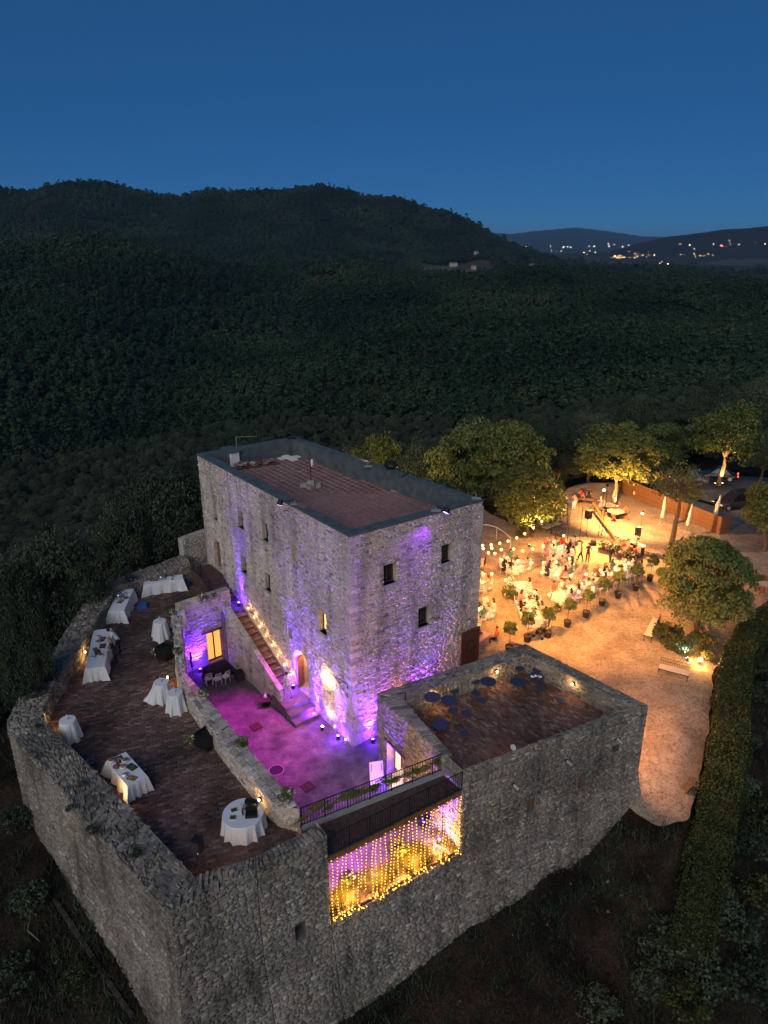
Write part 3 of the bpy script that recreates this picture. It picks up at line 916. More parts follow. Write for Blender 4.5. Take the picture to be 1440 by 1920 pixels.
brick_floor(mt, [XY(p) for p in KI], ZR, ANG_AB, 0.45, 0.45, 11, (0.012, 0.022), 0.016)
mt.finish()
mk.finish()

# ------------------------------------------------------------------ rampart round the left terrace
ramp_c = sum(RO, Vector((0, 0, 0))) / len(RO)
rampart = thing('rampart_wall', 'old grey stone rampart with a broad rough top curving round the left terrace', 'rampart', (ramp_c.x, ramp_c.y, 0))
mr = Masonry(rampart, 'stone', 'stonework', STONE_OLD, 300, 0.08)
def flare(z): return np.where(np.asarray(z) < 1.2, 0.05 * np.minimum(1.2 - np.asarray(z), 2.5) ** 2 + np.where(np.asarray(z) < -1.3, (-1.3 - np.asarray(z)) * 0.2, 0), 0.0)
ZB = -9.0
ro = rampart.location
fseed = 100
OPEN_L, OPEN_R = RO[11], TW[3]
for i in range(len(RO) - 1):
    a, b = RO[i], RO[i + 1]
    def half_tan(p, q, r):
        d1, d2 = (q - p).to_2d(), (r - q).to_2d()
        return math.tan(d1.angle_signed(d2) / -2) if abs(d1.angle_signed(d2)) < 2.4 else 0.0
    h0 = half_tan(RO[i - 1], a, b) if i > 0 else 0.0
    h1 = half_tan(a, b, RO[i + 2]) if i < len(RO) - 2 else 0.0
    f, L = wall_map(a, b, ZB, flare, h0, h1)
    vis = i >= 5
    hl = []
    if i == 10:
        u, z = H(563, 1745, a, b); hl = [(u - 0.22, u + 0.22, z - ZB - 0.36, z - ZB + 0.36)]
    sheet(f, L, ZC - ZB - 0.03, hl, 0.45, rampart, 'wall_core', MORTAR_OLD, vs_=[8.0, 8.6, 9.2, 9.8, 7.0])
    if hl:
        MB().box((0, 0, 0), (0.5, 0.04, 0.76)).build('loophole', BRICK_BED, rampart, loc=place(f, (hl[0][0] + hl[0][1]) / 2, (hl[0][2] + hl[0][3]) / 2, -0.43) - ro, rz=math.atan2(b.y - a.y, b.x - a.x))
    v0 = 0.0 if vis else 7.0
    rows = courses(L, ZC - ZB - 0.03, (0.07, 0.165), (0.13, 0.46), fseed + i, hl, v0=v0)
    mr.face(rows, f, (0.015, 0.08), fseed + i, 0.022, 0.018)
    # inner face, terrace side
    a2, b2 = RI[i + 1], RI[i]
    f2, L2 = wall_map(a2, b2, ZT - 0.1)
    sheet(f2, L2, ZC - ZT + 0.07, [], 0.2, rampart, 'wall_core', MORTAR)
    mr.face(courses(L2, ZC - ZT + 0.07, (0.10, 0.2), (0.2, 0.5), 140 + i), f2, (0.012, 0.05), 140 + i)
    # the top: rough flat stones
    o0, o1, i0, i1 = [np.array([p.x, p.y]) for p in (RO[i], RO[i + 1], RI[i], RI[i + 1])]
    def top(u, v, d, o0=o0, o1=o1, i0=i0, i1=i1, L=L):
        t = np.clip(np.asarray(u) / L, 0, 1)[:, None]; s = np.asarray(v)[:, None]
        p = (o0 * (1 - t) + o1 * t) * (1 - s) + (i0 * (1 - t) + i1 * t) * s
        wav = 0.05 * np.sin(p[:, :1] * 1.7) + 0.04 * np.sin(p[:, 1:] * 2.3)
        return np.concatenate([p, ZC - 0.05 + wav * 0.6 + np.asarray(d)[:, None]], 1)
    wid = (np.linalg.norm(o0 - i0) + np.linalg.norm(o1 - i1)) / 2
    rows = courses(wid, L, (0.13, 0.30), (0.16, 0.46), 180 + i, gap=0.016)
    def across(u, v, d, top=top, wid=wid): return top(v, 1.0 - np.asarray(u) / wid, d)
    mr.face(rows, across, (0.005, 0.10), 180 + i, 0.03, 0.03)
    mb = MB(); g = lambda p, z: Vector((p[0], p[1], z)) - ro
    mb.add([g(o0, ZC - 0.07), g(o1, ZC - 0.07), g(i1, ZC - 0.07), g(i0, ZC - 0.07)], [(0, 1, 2, 3)])
    mb.build('wall_top', MORTAR_OLD, rampart)
# below the light curtain the wall carries on under the opening
OPN = [OPEN_L, OPEN_R]
f, L = wall_map(OPEN_L, OPEN_R, ZB, flare)
sheet(f, L, 0.0 - ZB, [], 0.4, rampart, 'wall_core', MORTAR_OLD, vs_=[7.0, 7.7, 8.2])
mr.face(courses(L, -ZB, (0.07, 0.165), (0.13, 0.46), 121), f, (0.015, 0.08), 121, 0.022, 0.018)
t_op = (OPEN_R - OPEN_L).to_2d().normalized(); n_in = Vector((-t_op.y, t_op.x)); ANG_FR = math.atan2(t_op.y, t_op.x)
SILL_D = 0.9
# end jamb of the rampart (faces the opening)
f, L = wall_map(OPEN_L, OPEN_L + Vector((n_in.x, n_in.y, 0)) * SILL_D, 0)
sheet(f, L, ZC - 0.03, [], 0.2, rampart, 'wall_core', MORTAR)
mr.face(courses(L, ZC - 0.03, (0.1, 0.2), (0.2, 0.5), 123), f, (0.012, 0.05), 123)
f, L = wall_map(RI[11], RI[10], 0)
mr.finish()

# ------------------------------------------------------------------ corner tower on the right
tower_c = sum(TW, Vector((0, 0, 0))) / 4
tower = thing('corner_tower', 'squat square stone tower with brick roof terrace at the right front corner of the castle', 'tower', (tower_c.x, tower_c.y, 0))
to = tower.location
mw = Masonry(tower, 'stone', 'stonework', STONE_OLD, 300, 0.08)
# inner outline of the parapet: wide on the courtyard side, narrow elsewhere
TI = [P(752, 1311, ZC), P(987, 1226, ZC), P(1185, 1323, ZC), P(880, 1438, ZC)]
TLE = P(833, 1418, ZC)          # where the courtyard-side parapet ends above the bridge
TLEi = P(848, 1412, ZC)
faces_t = [(TW[3], TW[2], -9.0, 'front'), (TW[2], TW[1], -4.0, 'right'), (TW[1], TW[0], -0.4, 'back')]
for k, (a, b, zb, nm) in enumerate(faces_t):
    ct = half_tan(TW[3], TW[2], TW[1])
    f, L = wall_map(a, b, zb, flare if k < 2 else None, ct if k == 1 else 0.0, ct if k == 0 else 0.0)
    hl = []
    if k == 0:
        for px, py, w, h in ((995, 1510, 0.4, 0.75), (1091, 1465, 0.4, 0.75), (1155, 1404, 0.38, 0.38)):
            u, z = H(px, py, a, b); hl.append((u - w / 2, u + w / 2, z - zb - h / 2, z - zb + h / 2))
    sheet(f, L, ZC - zb - 0.03, hl, 0.4, tower, 'wall_core', MORTAR_OLD, vs_=[zz - zb for zz in (-2.0, -1.4, -0.8, -0.1, 0.5) if zz > zb])
    for q, h in enumerate(hl):
        MB().box((0, 0, 0), (h[1] - h[0] + 0.04, 0.04, h[3] - h[2] + 0.04)).build('loophole', WOOD if q < 2 else GLASS_DARK, tower, loc=place(f, (h[0] + h[1]) / 2, (h[2] + h[3]) / 2, -0.36 if q == 2 else -0.2) - to, rz=math.atan2(b.y - a.y, b.x - a.x))
    mw.face(courses(L, ZC - zb - 0.03, (0.07, 0.16), (0.13, 0.46), 200 + k, hl), f, (0.015, 0.07), 200 + k, 0.022, 0.016)
# courtyard-side wall with its doorway
f, L = wall_map(TW[0], TLE, -0.2)
u, z = H(741, 1437, TW[0], TLE)
u = min(max(u, 1.4), L - 1.2)
hD = [(u - 0.75, u + 0.75, 0.2, 2.5)]
TDOOR = place(f, u, 0.2, 0)
sheet(f, L, ZC + 0.17, hD, 0.7, tower, 'wall_core', MORTAR)
mw.face(courses(L, ZC + 0.17, (0.09, 0.19), (0.18, 0.5), 204, hD), f, (0.012, 0.055), 204)
tt = (TLE - TW[0]).to_2d().normalized(); ANG_T = math.atan2(tt.y, tt.x); nT = Vector((tt.y, -tt.x))
lt = MB(); lt.box((0, 0.02, 2.36), (1.9, 0.16, 0.12)); lt.build('lintel', DARKWOOD, tower, loc=place(f, u, 0.2, 0.03) - to, rz=ANG_T)
df = MB(); df.box((-0.36, 0.45, 1.1), (0.66, 0.05, 2.2)); df.box((0.36, 0.45, 1.1), (0.66, 0.05, 2.2))
dd_ = df.build('door', WOOD, tower, loc=TDOOR - to, rz=ANG_T)
pn = MB(); pn.box((-0.36, 0.415, 1.3), (0.42, 0.02, 1.5)); pn.box((0.36, 0.415, 1.3), (0.42, 0.02, 1.5)); pn.build('pane', LIT, dd_)
dl = place(f, u, 2.2, -0.25)
lamp('POINT', 'doorway_light', dl, (1.0, 0.55, 0.2), 22, 0.06, parent=tower)
# wall below the bridge on the tower side, the lit jamb
TJ = TW[3] + Vector((n_in.x, n_in.y, 0)) * 1.6
f, L = wall_map(TJ, TW[3], -0.1)
sheet(f, L, ZC + 0.07, [], 0.2, tower, 'wall_core', MORTAR)
mw.face(courses(L, ZC + 0.07, (0.1, 0.19), (0.2, 0.5), 206), f, (0.012, 0.05), 206)
f, L = wall_map(TLE, TJ, -0.1)
sheet(f, L, ZT + 0.07, [], 0.2, tower, 'wall_core', MORTAR)
mw.face(courses(L, ZT + 0.07, (0.1, 0.19), (0.2, 0.5), 207), f, (0.012, 0.05), 207)
# inner parapet faces and tops
strips = [((TW[0], TW[1]), (TI[0], TI[1])), ((TW[1], TW[2]), (TI[1], TI[2])), ((TW[2], TW[3]), (TI[2], TI[3])), ((TLE, TW[0]), (TLEi, TI[0]))]
for k, ((oa, ob), (ia, ib)) in enumerate(strips):
    f, L = wall_map(ia, ib, ZT - 0.1)
    sheet(f, L, ZC - ZT + 0.07, [], 0.2, tower, 'wall_core', MORTAR)
    mw.face(courses(L, ZC - ZT + 0.07, (0.09, 0.18), (0.2, 0.45), 210 + k), f, (0.012, 0.05), 210 + k)
    o0, o1, i0, i1 = [np.array([p.x, p.y]) for p in (oa, ob, ia, ib)]
    Lo = np.linalg.norm(o1 - o0)
    def top(u, v, d, o0=o0, o1=o1, i0=i0, i1=i1, Lo=Lo):
        t = np.clip(np.asarray(u) / Lo, 0, 1)[:, None]; s = np.asarray(v)[:, None]
        p = (o0 * (1 - t) + o1 * t) * (1 - s) + (i0 * (1 - t) + i1 * t) * s
        return np.concatenate([p, ZC - 0.05 + 0.03 * np.sin(p[:, :1] * 2.1) + np.asarray(d)[:, None]], 1)
    # the outer side lies to the left of a strip that runs clockwise
    def topf(u, v, d, top=top): return top(u, 1.0 - np.asarray(v), d)
    wid = np.linalg.norm(o0 - i0)
    nb = max(1, int(wid / 0.3))
    rows = courses(Lo, 1.0, (0.85 / nb, 1.2 / nb), (0.2, 0.55), 220 + k, gap=0.016)
    b_, d_ = lay(rows, top, (0.01, 0.06), 220 + k, 0.03, 0.02)
    e1 = b_[0, 1] - b_[0, 0]; e2 = b_[0, 3] - b_[0, 0]
    mw.face(rows, top if np.cross(e1, e2)[2] > 0 else topf, (0.01, 0.06), 220 + k, 0.03, 0.02)
    mb = MB(); g = lambda p, z: Vector((p[0], p[1], z)) - to
    mb.add([g(o0, ZC - 0.07), g(o1, ZC - 0.07), g(i1, ZC - 0.07), g(i0, ZC - 0.07)], [(0, 1, 2, 3)])
    mb.build('wall_top', MORTAR_OLD, tower)
f, L = wall_map(TLE, TLEi, ZT - 0.1)
sheet(f, L, ZC - ZT + 0.07, [], 0.2, tower, 'wall_core', MORTAR)
mw.face(courses(L, ZC - ZT + 0.07, (0.15, 0.3), (0.2, 0.45), 219), f, (0.012, 0.05), 219)
TFLOOR = [XY(TI[0]), XY(TI[1]), XY(TI[2]), XY(TI[3]), XY(TW[3] + Vector((n_in.x, n_in.y, 0)) * 0.06), XY(TJ), XY(TLE), XY(TLEi)]
mb = MB(); mb.add([Vector((x, y, ZT - 0.006)) - to for x, y in TFLOOR[::-1]], [tuple(range(len(TFLOOR)))][::1]); mb.build('terrace_bed', BRICK_BED, tower)
mw.finish()
mf = Masonry(tower, 'brick', 'brickwork', BRICK, 300, 0.05)
brick_floor(mf, TFLOOR, ZT, R(-52), 0.31, 0.15, 31)
mf.finish()

# ------------------------------------------------------------------ terrace floor, dividing wall, end wall of the courtyard
DIV = [((325, 1160), (337, 1147)), ((331, 1258), (347, 1262)), ((345, 1290), (364, 1279)), ((408, 1380), (428, 1358)), ((440, 1420), (464, 1401)), ((508, 1500), (540, 1487)), ((523, 1512), (561, 1515))]
DL = [P(*l, ZC) for l, r in DIV]; DR = [P(*r, ZC) for l, r in DIV]
END_A, END_B = P(336, 1145, ZC), P(431, 1113, ZC)
END_B.z = 0; END_A.z = 0
div = thing('dividing_wall', 'low stone wall with flowers on top between the left terrace and the sunken courtyard', 'wall', (DL[3].x, DL[3].y, 0))
do_ = div.location
md = Masonry(div, 'stone', 'stonework', STONE, 250, 0.08)
for i in range(len(DL) - 1):
    f, L = wall_map(DL[i], DL[i + 1], ZT - 0.1)
    # terrace side lies on the right of a line that comes towards the viewer
    sheet(f, L, ZC - ZT + 0.07, [], 0.2, div, 'wall_core', MORTAR)
    md.face(courses(L, ZC - ZT + 0.07, (0.1, 0.2), (0.2, 0.5), 240 + i), f, (0.012, 0.06), 240 + i)
    f, L = wall_map(DR[i + 1], DR[i], -0.1)
    sheet(f, L, ZC + 0.07, [], 0.2, div, 'wall_core', MORTAR)
    md.face(courses(L, ZC + 0.07, (0.1, 0.2), (0.2, 0.5), 250 + i), f, (0.012, 0.05), 250 + i)
    o0, o1, i0, i1 = [np.array([p.x, p.y]) for p in (DL[i], DL[i + 1], DR[i], DR[i + 1])]
    def top(u, v, d, o0=o0, o1=o1, i0=i0, i1=i1, L=np.linalg.norm(o1 - o0)):
        t = np.clip(np.asarray(u) / L, 0, 1)[:, None]; s = np.asarray(v)[:, None]
        p = (o0 * (1 - t) + o1 * t) * (1 - s) + (i0 * (1 - t) + i1 * t) * s
        return np.concatenate([p, ZC - 0.05 + 0.03 * np.sin(p[:, :1] * 3.1) + np.asarray(d)[:, None]], 1)
    rows = courses(np.linalg.norm(o1 - o0), 1.0, (0.3, 0.5), (0.2, 0.5), 260 + i, gap=0.016)
    md.face(rows, top, (0.01, 0.07), 260 + i, 0.03, 0.02)
    mb = MB(); g = lambda p, z: Vector((p[0], p[1], z)) - do_
    mb.add([g(o0, ZC - 0.07), g(o1, ZC - 0.07), g(i1, ZC - 0.07), g(i0, ZC - 0.07)], [(0, 1, 2, 3)]); mb.build('wall_top', MORTAR_OLD, div)
for a, b in ((DL[-1], DR[-1]), (DR[0], DL[0])):
    f, L = wall_map(a, b, -0.1)
    sheet(f, L, ZC + 0.07, [], 0.2, div, 'wall_core', MORTAR)
    md.face(courses(L, ZC + 0.07, (0.1, 0.2), (0.2, 0.4), 270), f, (0.012, 0.05), 270)
md.finish()
endw = thing('courtyard_end_wall', 'violet lit stone wall with glazed doors at the back of the sunken courtyard', 'wall', (END_A.x, END_A.y, 0))
eo = endw.location
me_ = Masonry(endw, 'stone', 'stonework', STONE, 250, 0.08)
fE, lE = wall_map(END_A, END_B, -0.1)
uE, zE = H(410, 1252, END_A, END_B)
hE = [(uE - 0.64, uE + 0.64, 0.1, 2.45)]
sheet(fE, lE, 4.9 + 0.1, hE, 0.5, endw, 'wall_core', MORTAR)
me_.face(courses(lE, 5.0, (0.09, 0.18), (0.18, 0.5), 280, hE), fE, (0.012, 0.06), 280)
tE = (END_B - END_A).to_2d().normalized(); ANG_E = math.atan2(tE.y, tE.x); nE = Vector((tE.y, -tE.x))
for a, b in ((END_B, END_B - Vector((nE.x, nE.y, 0)) * 0.55), (END_B - Vector((nE.x, nE.y, 0)) * 0.55, END_A - Vector((nE.x, nE.y, 0)) * 0.55), (END_A - Vector((nE.x, nE.y, 0)) * 0.55, END_A)):
    f, L = wall_map(a, b, -0.1)
    sheet(f, L, 5.0, [], 0.2, endw, 'wall_core', MORTAR)
    me_.face(courses(L, 5.0, (0.1, 0.2), (0.2, 0.5), 283), f, (0.012, 0.05), 283)
def topE(u, v, d):
    p = np.array([END_A.x, END_A.y]) + np.outer(u, np.array([tE.x, tE.y])) - np.outer(v, np.array([nE.x, nE.y]))
    return np.concatenate([p, 4.88 + np.asarray(d)[:, None]], 1)
me_.face(courses(lE, 0.55, (0.2, 0.3), (0.2, 0.5), 285, gap=0.016), topE, (0.01, 0.06), 285, 0.03, 0.02)
mb = MB(); mb.add([Vector(topE([u], [v], [-0.015])[0]) - eo for u, v in ((0, 0), (lE, 0), (lE, .55), (0, .55))], [(0, 1, 2, 3)]); mb.build('wall_top', MORTAR_OLD, endw)
me_.finish()
MB().box((0, 0, 0), (1.8, 0.14, 0.14)).build('lintel', DARKWOOD, endw, loc=place(fE, uE - 0.05, 2.53, 0.02) - eo, rz=ANG_E)
fr = MB()
for x in (-0.59, 0.0, 0.59): fr.box((x, 0, 1.17), (0.09, 0.07, 2.34))
for z in (0.05, 2.29): fr.box((0, 0.002, z), (1.2, 0.06, 0.1))
gd = fr.build('glazed_door', DARKWOOD, endw, loc=place(fE, uE, 0.1, -0.4) - eo, rz=ANG_E)
for x in (-0.295, 0.295): MB().box((x, 0.01, 1.17), (0.5, 0.02, 2.1)).build('pane', glow('lit glazed door', (1.0, 0.36, 0.08), 1.5), gd)

terr = thing('terrace_floor', 'dark red brick floor of the left terrace', None, (-9, 28, ZT))
terr['kind'] = 'structure'
TERR = [XY(p) for p in RI] + [XY(OPEN_L + Vector((n_in.x, n_in.y, 0)) * 0.1), XY(DL[-1])] + [XY(p) for p in DL[::-1]] + [(END_A.x, END_A.y + .5)]
tE3 = Vector((tE.x, tE.y, 0)); nE3 = Vector((nE.x, nE.y, 0))
LAND = END_B - nE3 * 0.3
TERR = [XY(p) for p in RI] + [XY(OPEN_L + Vector((n_in.x, n_in.y, 0)) * 0.12 + Vector((t_op.x, t_op.y, 0)) * -0.05), XY(DL[-1] + Vector((0.1, 0.05, 0)))] + [XY(p + Vector((0.1, 0, 0))) for p in DL[-2::-1]] + [XY(END_A - nE3 * 0.4), XY(LAND), XY(KA + Vector((tAB.x, tAB.y, 0)) * 6.9 - Vector((0, 0, 0))), XY(KA)]
mb = MB(); mb.add([Vector((x, y, ZT - 0.006)) - terr.location for x, y in TERR], [tuple(range(len(TERR)))])
bed = mb.build('brick_bed', BRICK_BED, terr)
mfl = Masonry(terr, 'brick', 'brickwork', BRICK, 300, 0.05)
d1 = (P(400, 1428, ZT) - P(300, 1450, ZT)); ANG_BR = math.atan2(d1.y, d1.x)
brick_floor(mfl, TERR, ZT, ANG_BR, 0.33, 0.155, 41)
mfl.finish()

# courtyard paving: one sheet of worn flags
def flag_material():
    m, N, L, B = new_mat('courtyard flags')
    t = tex(N, L, 'noise', 1.1, 'World', 8.0); t2 = tex(N, L, 'noise', 8.0, 'World', 6.0)
    v = tex(N, L, 'voronoi', 3.2, 'World')
    c = ramp(N, L, t.outputs['Fac'], [(0.3, (0.085, 0.07, 0.068)), (0.48, (0.145, 0.125, 0.115)), (0.6, (0.19, 0.165, 0.15)), (0.75, (0.24, 0.215, 0.20))])
    c = mix_rgb(N, L, c, ramp(N, L, t2.outputs['Fac'], [(0.3, (0.75,) * 3), (0.7, (1.15,) * 3)]), 1.0, 'MULTIPLY')
    c = mix_rgb(N, L, c, ramp(N, L, v.outputs['Color'], [(0.0, (0.8,) * 3), (1.0, (1.1,) * 3)]), 1.0, 'MULTIPLY')
    L.new(c, B.inputs['Base Color']); B.inputs['Roughness'].default_value = 0.8; B.inputs['Specular IOR Level'].default_value = 0.25
    b = N.new('ShaderNodeBump'); b.inputs['Strength'].default_value = 0.4; b.inputs['Distance'].default_value = 0.02
    L.new(t2.outputs['Fac'], b.inputs['Height']); L.new(b.outputs[0], B.inputs['Normal'])
    return m
FLAGS = flag_material()
KAo, KBo, KCo = KA.to_2d(), KB.to_2d(), KC.to_2d()
COURT = [XY(OPEN_L), XY(OPEN_R), XY(TJ), XY(TLE), XY(TW[0]), XY(TW[1]), (KC.x + 0.5, KC.y + 0.3), XY(KC), XY(KB), XY(KA + Vector((tAB.x, tAB.y, 0)) * 6), XY(END_B), XY(END_A), XY(DR[1]), XY(DR[3]), XY(DR[5]), XY(DR[6])]
mb = MB(); mb.add([(x, y, 0.09) for x, y in COURT], [tuple(range(len(COURT)))])
court = setp(mb.build('courtyard_floor', FLAGS), 'worn pale stone paving of the sunken courtyard', None, None, 'structure')
V3 = lambda p, z: Vector((p[0], p[1], z))
# ------------------------------------------------------------------ stairs up along the keep
T2 = Vector((tAB.x, tAB.y, 0)); N2 = Vector((nAB.x, nAB.y, 0))
def ab_pt(u, out, z): return V3(XY(KA + T2 * u + N2 * out), z)
S_TOP = (Vector((P(468, 1140, ZT).x, P(468, 1140, ZT).y)) - KAo).dot(tAB)
S_BOT = (Vector((P(537, 1292, 0.8).x, P(537, 1292, 0.8).y)) - KAo).dot(tAB)
S_W = 1.1
Z_PL = 0.8
stair = thing('stone_staircase', 'stone stairs lined with candles climbing along the keep wall', 'staircase', ab_pt((S_TOP + S_BOT) / 2, 1.0, 0))
so = stair.location
NS = 13
TREAD = simple('stair tread', (0.20, 0.13, 0.11), 0.85, 0.3, 4.0, bump=0.3)  # paler than the brick risers; the lit treads are partly put into this colour
for k in range(NS):
    u0 = S_TOP + (S_BOT - S_TOP) * k / NS; u1 = S_TOP + (S_BOT - S_TOP) * (k + 1) / NS
    z = ZT - (ZT - Z_PL) * (k + 0.35) / NS
    st_ = MB().box((0, 0, z / 2 - 0.03), ((u1 - u0), S_W, z - 0.06)).build('step', BRICK, stair, loc=ab_pt((u0 + u1) / 2, S_W / 2 + 0.3, 0) - so, rz=ANG_AB)
    MB().box((0.03, 0, z - 0.03), ((u1 - u0) + 0.06, S_W, 0.06)).build('tread', TREAD, st_)
# kerb against the keep carrying the candles
cmb = MB()
for k in range(NS):
    u0 = S_TOP + (S_BOT - S_TOP) * k / NS; u1 = S_TOP + (S_BOT - S_TOP) * (k + 1) / NS
def slab(u0, u1, o0, o1, zb, za0, za1, mat, name, parent, org):
    q = [ab_pt(u0, o0, 0), ab_pt(u1, o0, 0), ab_pt(u1, o1, 0), ab_pt(u0, o1, 0)]
    zt = [za0, za1, za1, za0]
    vs = [V3(p, zb) - org for p in q] + [V3(p, t) - org for p, t in zip(q, zt)]
    return MB().add(vs, [(0, 1, 2, 3), (7, 6, 5, 4), (4, 5, 1, 0), (5, 6, 2, 1), (6, 7, 3, 2), (7, 4, 0, 3)]).build(name, mat, parent)
slab(S_TOP - 0.1, S_BOT, 0.08, 0.3, 0.1, ZT + 0.3, Z_PL + 0.3, CONCRETE, 'kerb', stair, so)
# outer balustrade wall: stone faced, slopes with the stairs
OUTW = S_W + 0.3
slab(S_TOP - 0.2, S_BOT + 0.9, OUTW + 0.04, OUTW + 0.24, 0.05, ZT + 0.95, Z_PL + 0.75, MORTAR, 'balustrade', stair, so)
ms = Masonry(stair, 'stone', 'stonework', STONE, 150, 0.08)
a_, b_ = ab_pt(S_TOP - 0.2, OUTW + 0.24, 0), ab_pt(S_BOT + 0.9, OUTW + 0.24, 0)
f, L = wall_map(a_, b_, 0.05)
def zcap(u): return ZT + 0.95 + (Z_PL + 0.75 - ZT - 0.95) * u / L
rows = courses(L, 4.4, (0.1, 0.18), (0.2, 0.45), 301)
rows = rows[rows[:, 3] + 0.05 < np.minimum(zcap(rows[:, 0]), zcap(rows[:, 1])) + 0.02]
ms.face(rows, f, (0.012, 0.05), 301)
f2, L2 = wall_map(b_, b_ - N2 * 0.2, 0.05)
ms.face(courses(0.2, Z_PL + 0.68, (0.1, 0.18), (0.15, 0.26), 302), f2, (0.01, 0.03), 302)
ncap = 14
for k in range(ncap):
    u0 = S_TOP - 0.2 + (S_BOT + 1.1 - S_TOP) * k / ncap; du_ = (S_BOT + 1.1 - S_TOP) / ncap
    slope = math.atan2(zcap(0) - zcap(L), L)
    o = MB().box((0, 0, 0.035), (du_ / math.cos(slope) - 0.02, 0.3, 0.07)).build('cap_stone', STONE, stair, loc=ab_pt(u0 + du_ / 2, OUTW + 0.14, zcap(u0 + du_ / 2 - S_TOP + 0.2)) - so)
    o.rotation_euler = (0, slope, ANG_AB)
ms.finish()
# platform in front of the entrance with three broad steps
for k, (du_, z) in enumerate(((1.7, Z_PL), (2.2, Z_PL - 0.24), (2.7, Z_PL - 0.48))):
    MB().box((0, 0, z / 2), (du_, S_W + 0.55 - 0.004 * k, z)).build('platform_step', FLAGS, stair, loc=ab_pt(S_BOT + du_ / 2 + 0.002 * k, (S_W + 0.55) / 2 + 0.06, 0) - so, rz=ANG_AB)
# landing slab and the dark steps up to the upper door
uDoor = (hAB[8][0] + hAB[8][1]) / 2
slab(uDoor + 1.9, S_TOP, 0.06, OUTW + 0.3, 0.0, ZT + 0.03, ZT + 0.03, FLAGS, 'landing', stair, so)
entry = thing('entry_steps', 'dark steps with iron rail up to the orange lit door high on the keep', 'steps', ab_pt(uDoor, 0.8, ZT))
eo2 = entry.location
zD = max(DOOR_Z, ZT + 0.6)
for k in range(6):
    z = ZT + (zD - ZT) * (1 - k / 6.0) - 0.02
    MB().box((0, 0, (z + 1.5) / 2), (0.36, 1.35, z - 1.5)).build('step', DARKWOOD, entry, loc=ab_pt(uDoor + 0.75 + 0.36 * k, 0.78, 0) - eo2, rz=ANG_AB)
MB().box((0, 0, zD / 2), (1.9, 1.4, zD)).build('platform', DARKWOOD, entry, loc=ab_pt(uDoor - 0.35, 0.78, -0.02) - eo2, rz=ANG_AB)
def railing(name, label, pts, h, spacing, parent=None, rail_r=0.022, bar_r=0.009, lower=0.08, mat=None, post_every=8, org=None):
    mat = mat or IRON
    root = parent or thing(name, label, 'railing', pts[0])
    o = org if org is not None else root.location
    pts = [Vector(p) - o for p in pts]
    up = Vector((0, 0, 1))
    for a, b in zip(pts[:-1], pts[1:]):
        MB().tube(a + up * h, b + up * h, rail_r, n=6).build('top_rail', mat, root)
        MB().tube(a + up * lower, b + up * lower, rail_r * 0.8, n=5).build('bottom_rail', mat, root)
        n = max(2, int((b - a).length / spacing))
        me = MB().tube((0, 0, lower), (0, 0, h), bar_r, n=4, cap=False).mesh('baluster', mat)
        pm = MB().box((0, 0, h / 2), (0.045, 0.045, h)).mesh('post', mat)
        for k in range(n + 1):
            p = a.lerp(b, k / n)
            link('post' if k % post_every == 0 or k == n else 'baluster', pm if k % post_every == 0 or k == n else me, root, loc=p)
    return root
RAILPTS = [P(345, 1020, ZT + 0.1), P(372, 1052, ZT + 0.1)]
r0 = ab_pt(uDoor - 1.2, 1.5, zD); r1 = ab_pt(uDoor + 0.55, 1.5, zD); r2 = ab_pt(uDoor + 2.8, 1.5, ZT + 0.03)
railing('entry_rail', '', [r0, r1, r2], 1.0, 0.16, parent=entry)
# stub wall at the keep's far corner
st = thing('stub_wall', 'short reddish stone wall joining the far left corner of the keep', 'wall', V3(XY(P(362, 1020, ZC)), ZT))
a_, b_ = P(341, 1012, 5.9), P(388, 995, 5.9)
a_, b_ = V3(XY(a_), 0), V3(XY(b_), 0)
f, L = wall_map(a_, b_, ZT - 1)
mst = Masonry(st, 'stone', 'stonework', STONE, 60, 0.08)
sheet(f, L, 3.4, [], 0.2, st, 'wall_core', MORTAR)
mst.face(courses(L, 3.4, (0.1, 0.2), (0.2, 0.45), 310), f, (0.01, 0.05), 310)
bk = MB(); nn = Vector((-(b_ - a_).normalized().y, (b_ - a_).normalized().x, 0)) * 0.5
bk.prism([XY(a_ - st.location + nn * 0.02), XY(b_ - st.location + nn * 0.02), XY(b_ + nn - st.location), XY(a_ + nn - st.location)], -1.0, 2.42)
bk.build('wall_top', MORTAR, st)
mst.finish()

# ------------------------------------------------------------------ the bridge over the opening
BI = [P(566, 1554, ZT), P(829, 1450, ZT)]
BO = [P(614, 1590, ZT), P(867, 1481, ZT)]
BO = [OPEN_L + Vector((t_op.x, t_op.y, 0)) * 0.02, OPEN_R - Vector((t_op.x, t_op.y, 0)) * 0.02]
bridge = thing('wooden_bridge', 'dark wooden footbridge above the light curtain joining terrace and tower', 'bridge', V3(XY((BO[0] + BI[1]) / 2), ZT))
bo = bridge.location
BI = [V3(XY(p), ZT) for p in BI]; BO = [V3(XY(p), ZT) for p in BO]
npl = 34
for k in range(npl):
    a0, a1 = BO[0].lerp(BO[1], (k + 0.04) / npl), BO[0].lerp(BO[1], (k + 0.96) / npl)
    c0, c1 = BI[0].lerp(BI[1], (k + 0.04) / npl), BI[0].lerp(BI[1], (k + 0.96) / npl)
    zz = 0.004 * (k % 3)
    vs = [V3(p - bo, z + zz) for z in (-0.05, 0.0) for p in (a0, a1, c1, c0)]
    MB().add(vs, [(3, 2, 1, 0), (4, 5, 6, 7), (0, 1, 5, 4), (1, 2, 6, 5), (2, 3, 7, 6), (3, 0, 4, 7)]).build('plank', DARKWOOD, bridge)
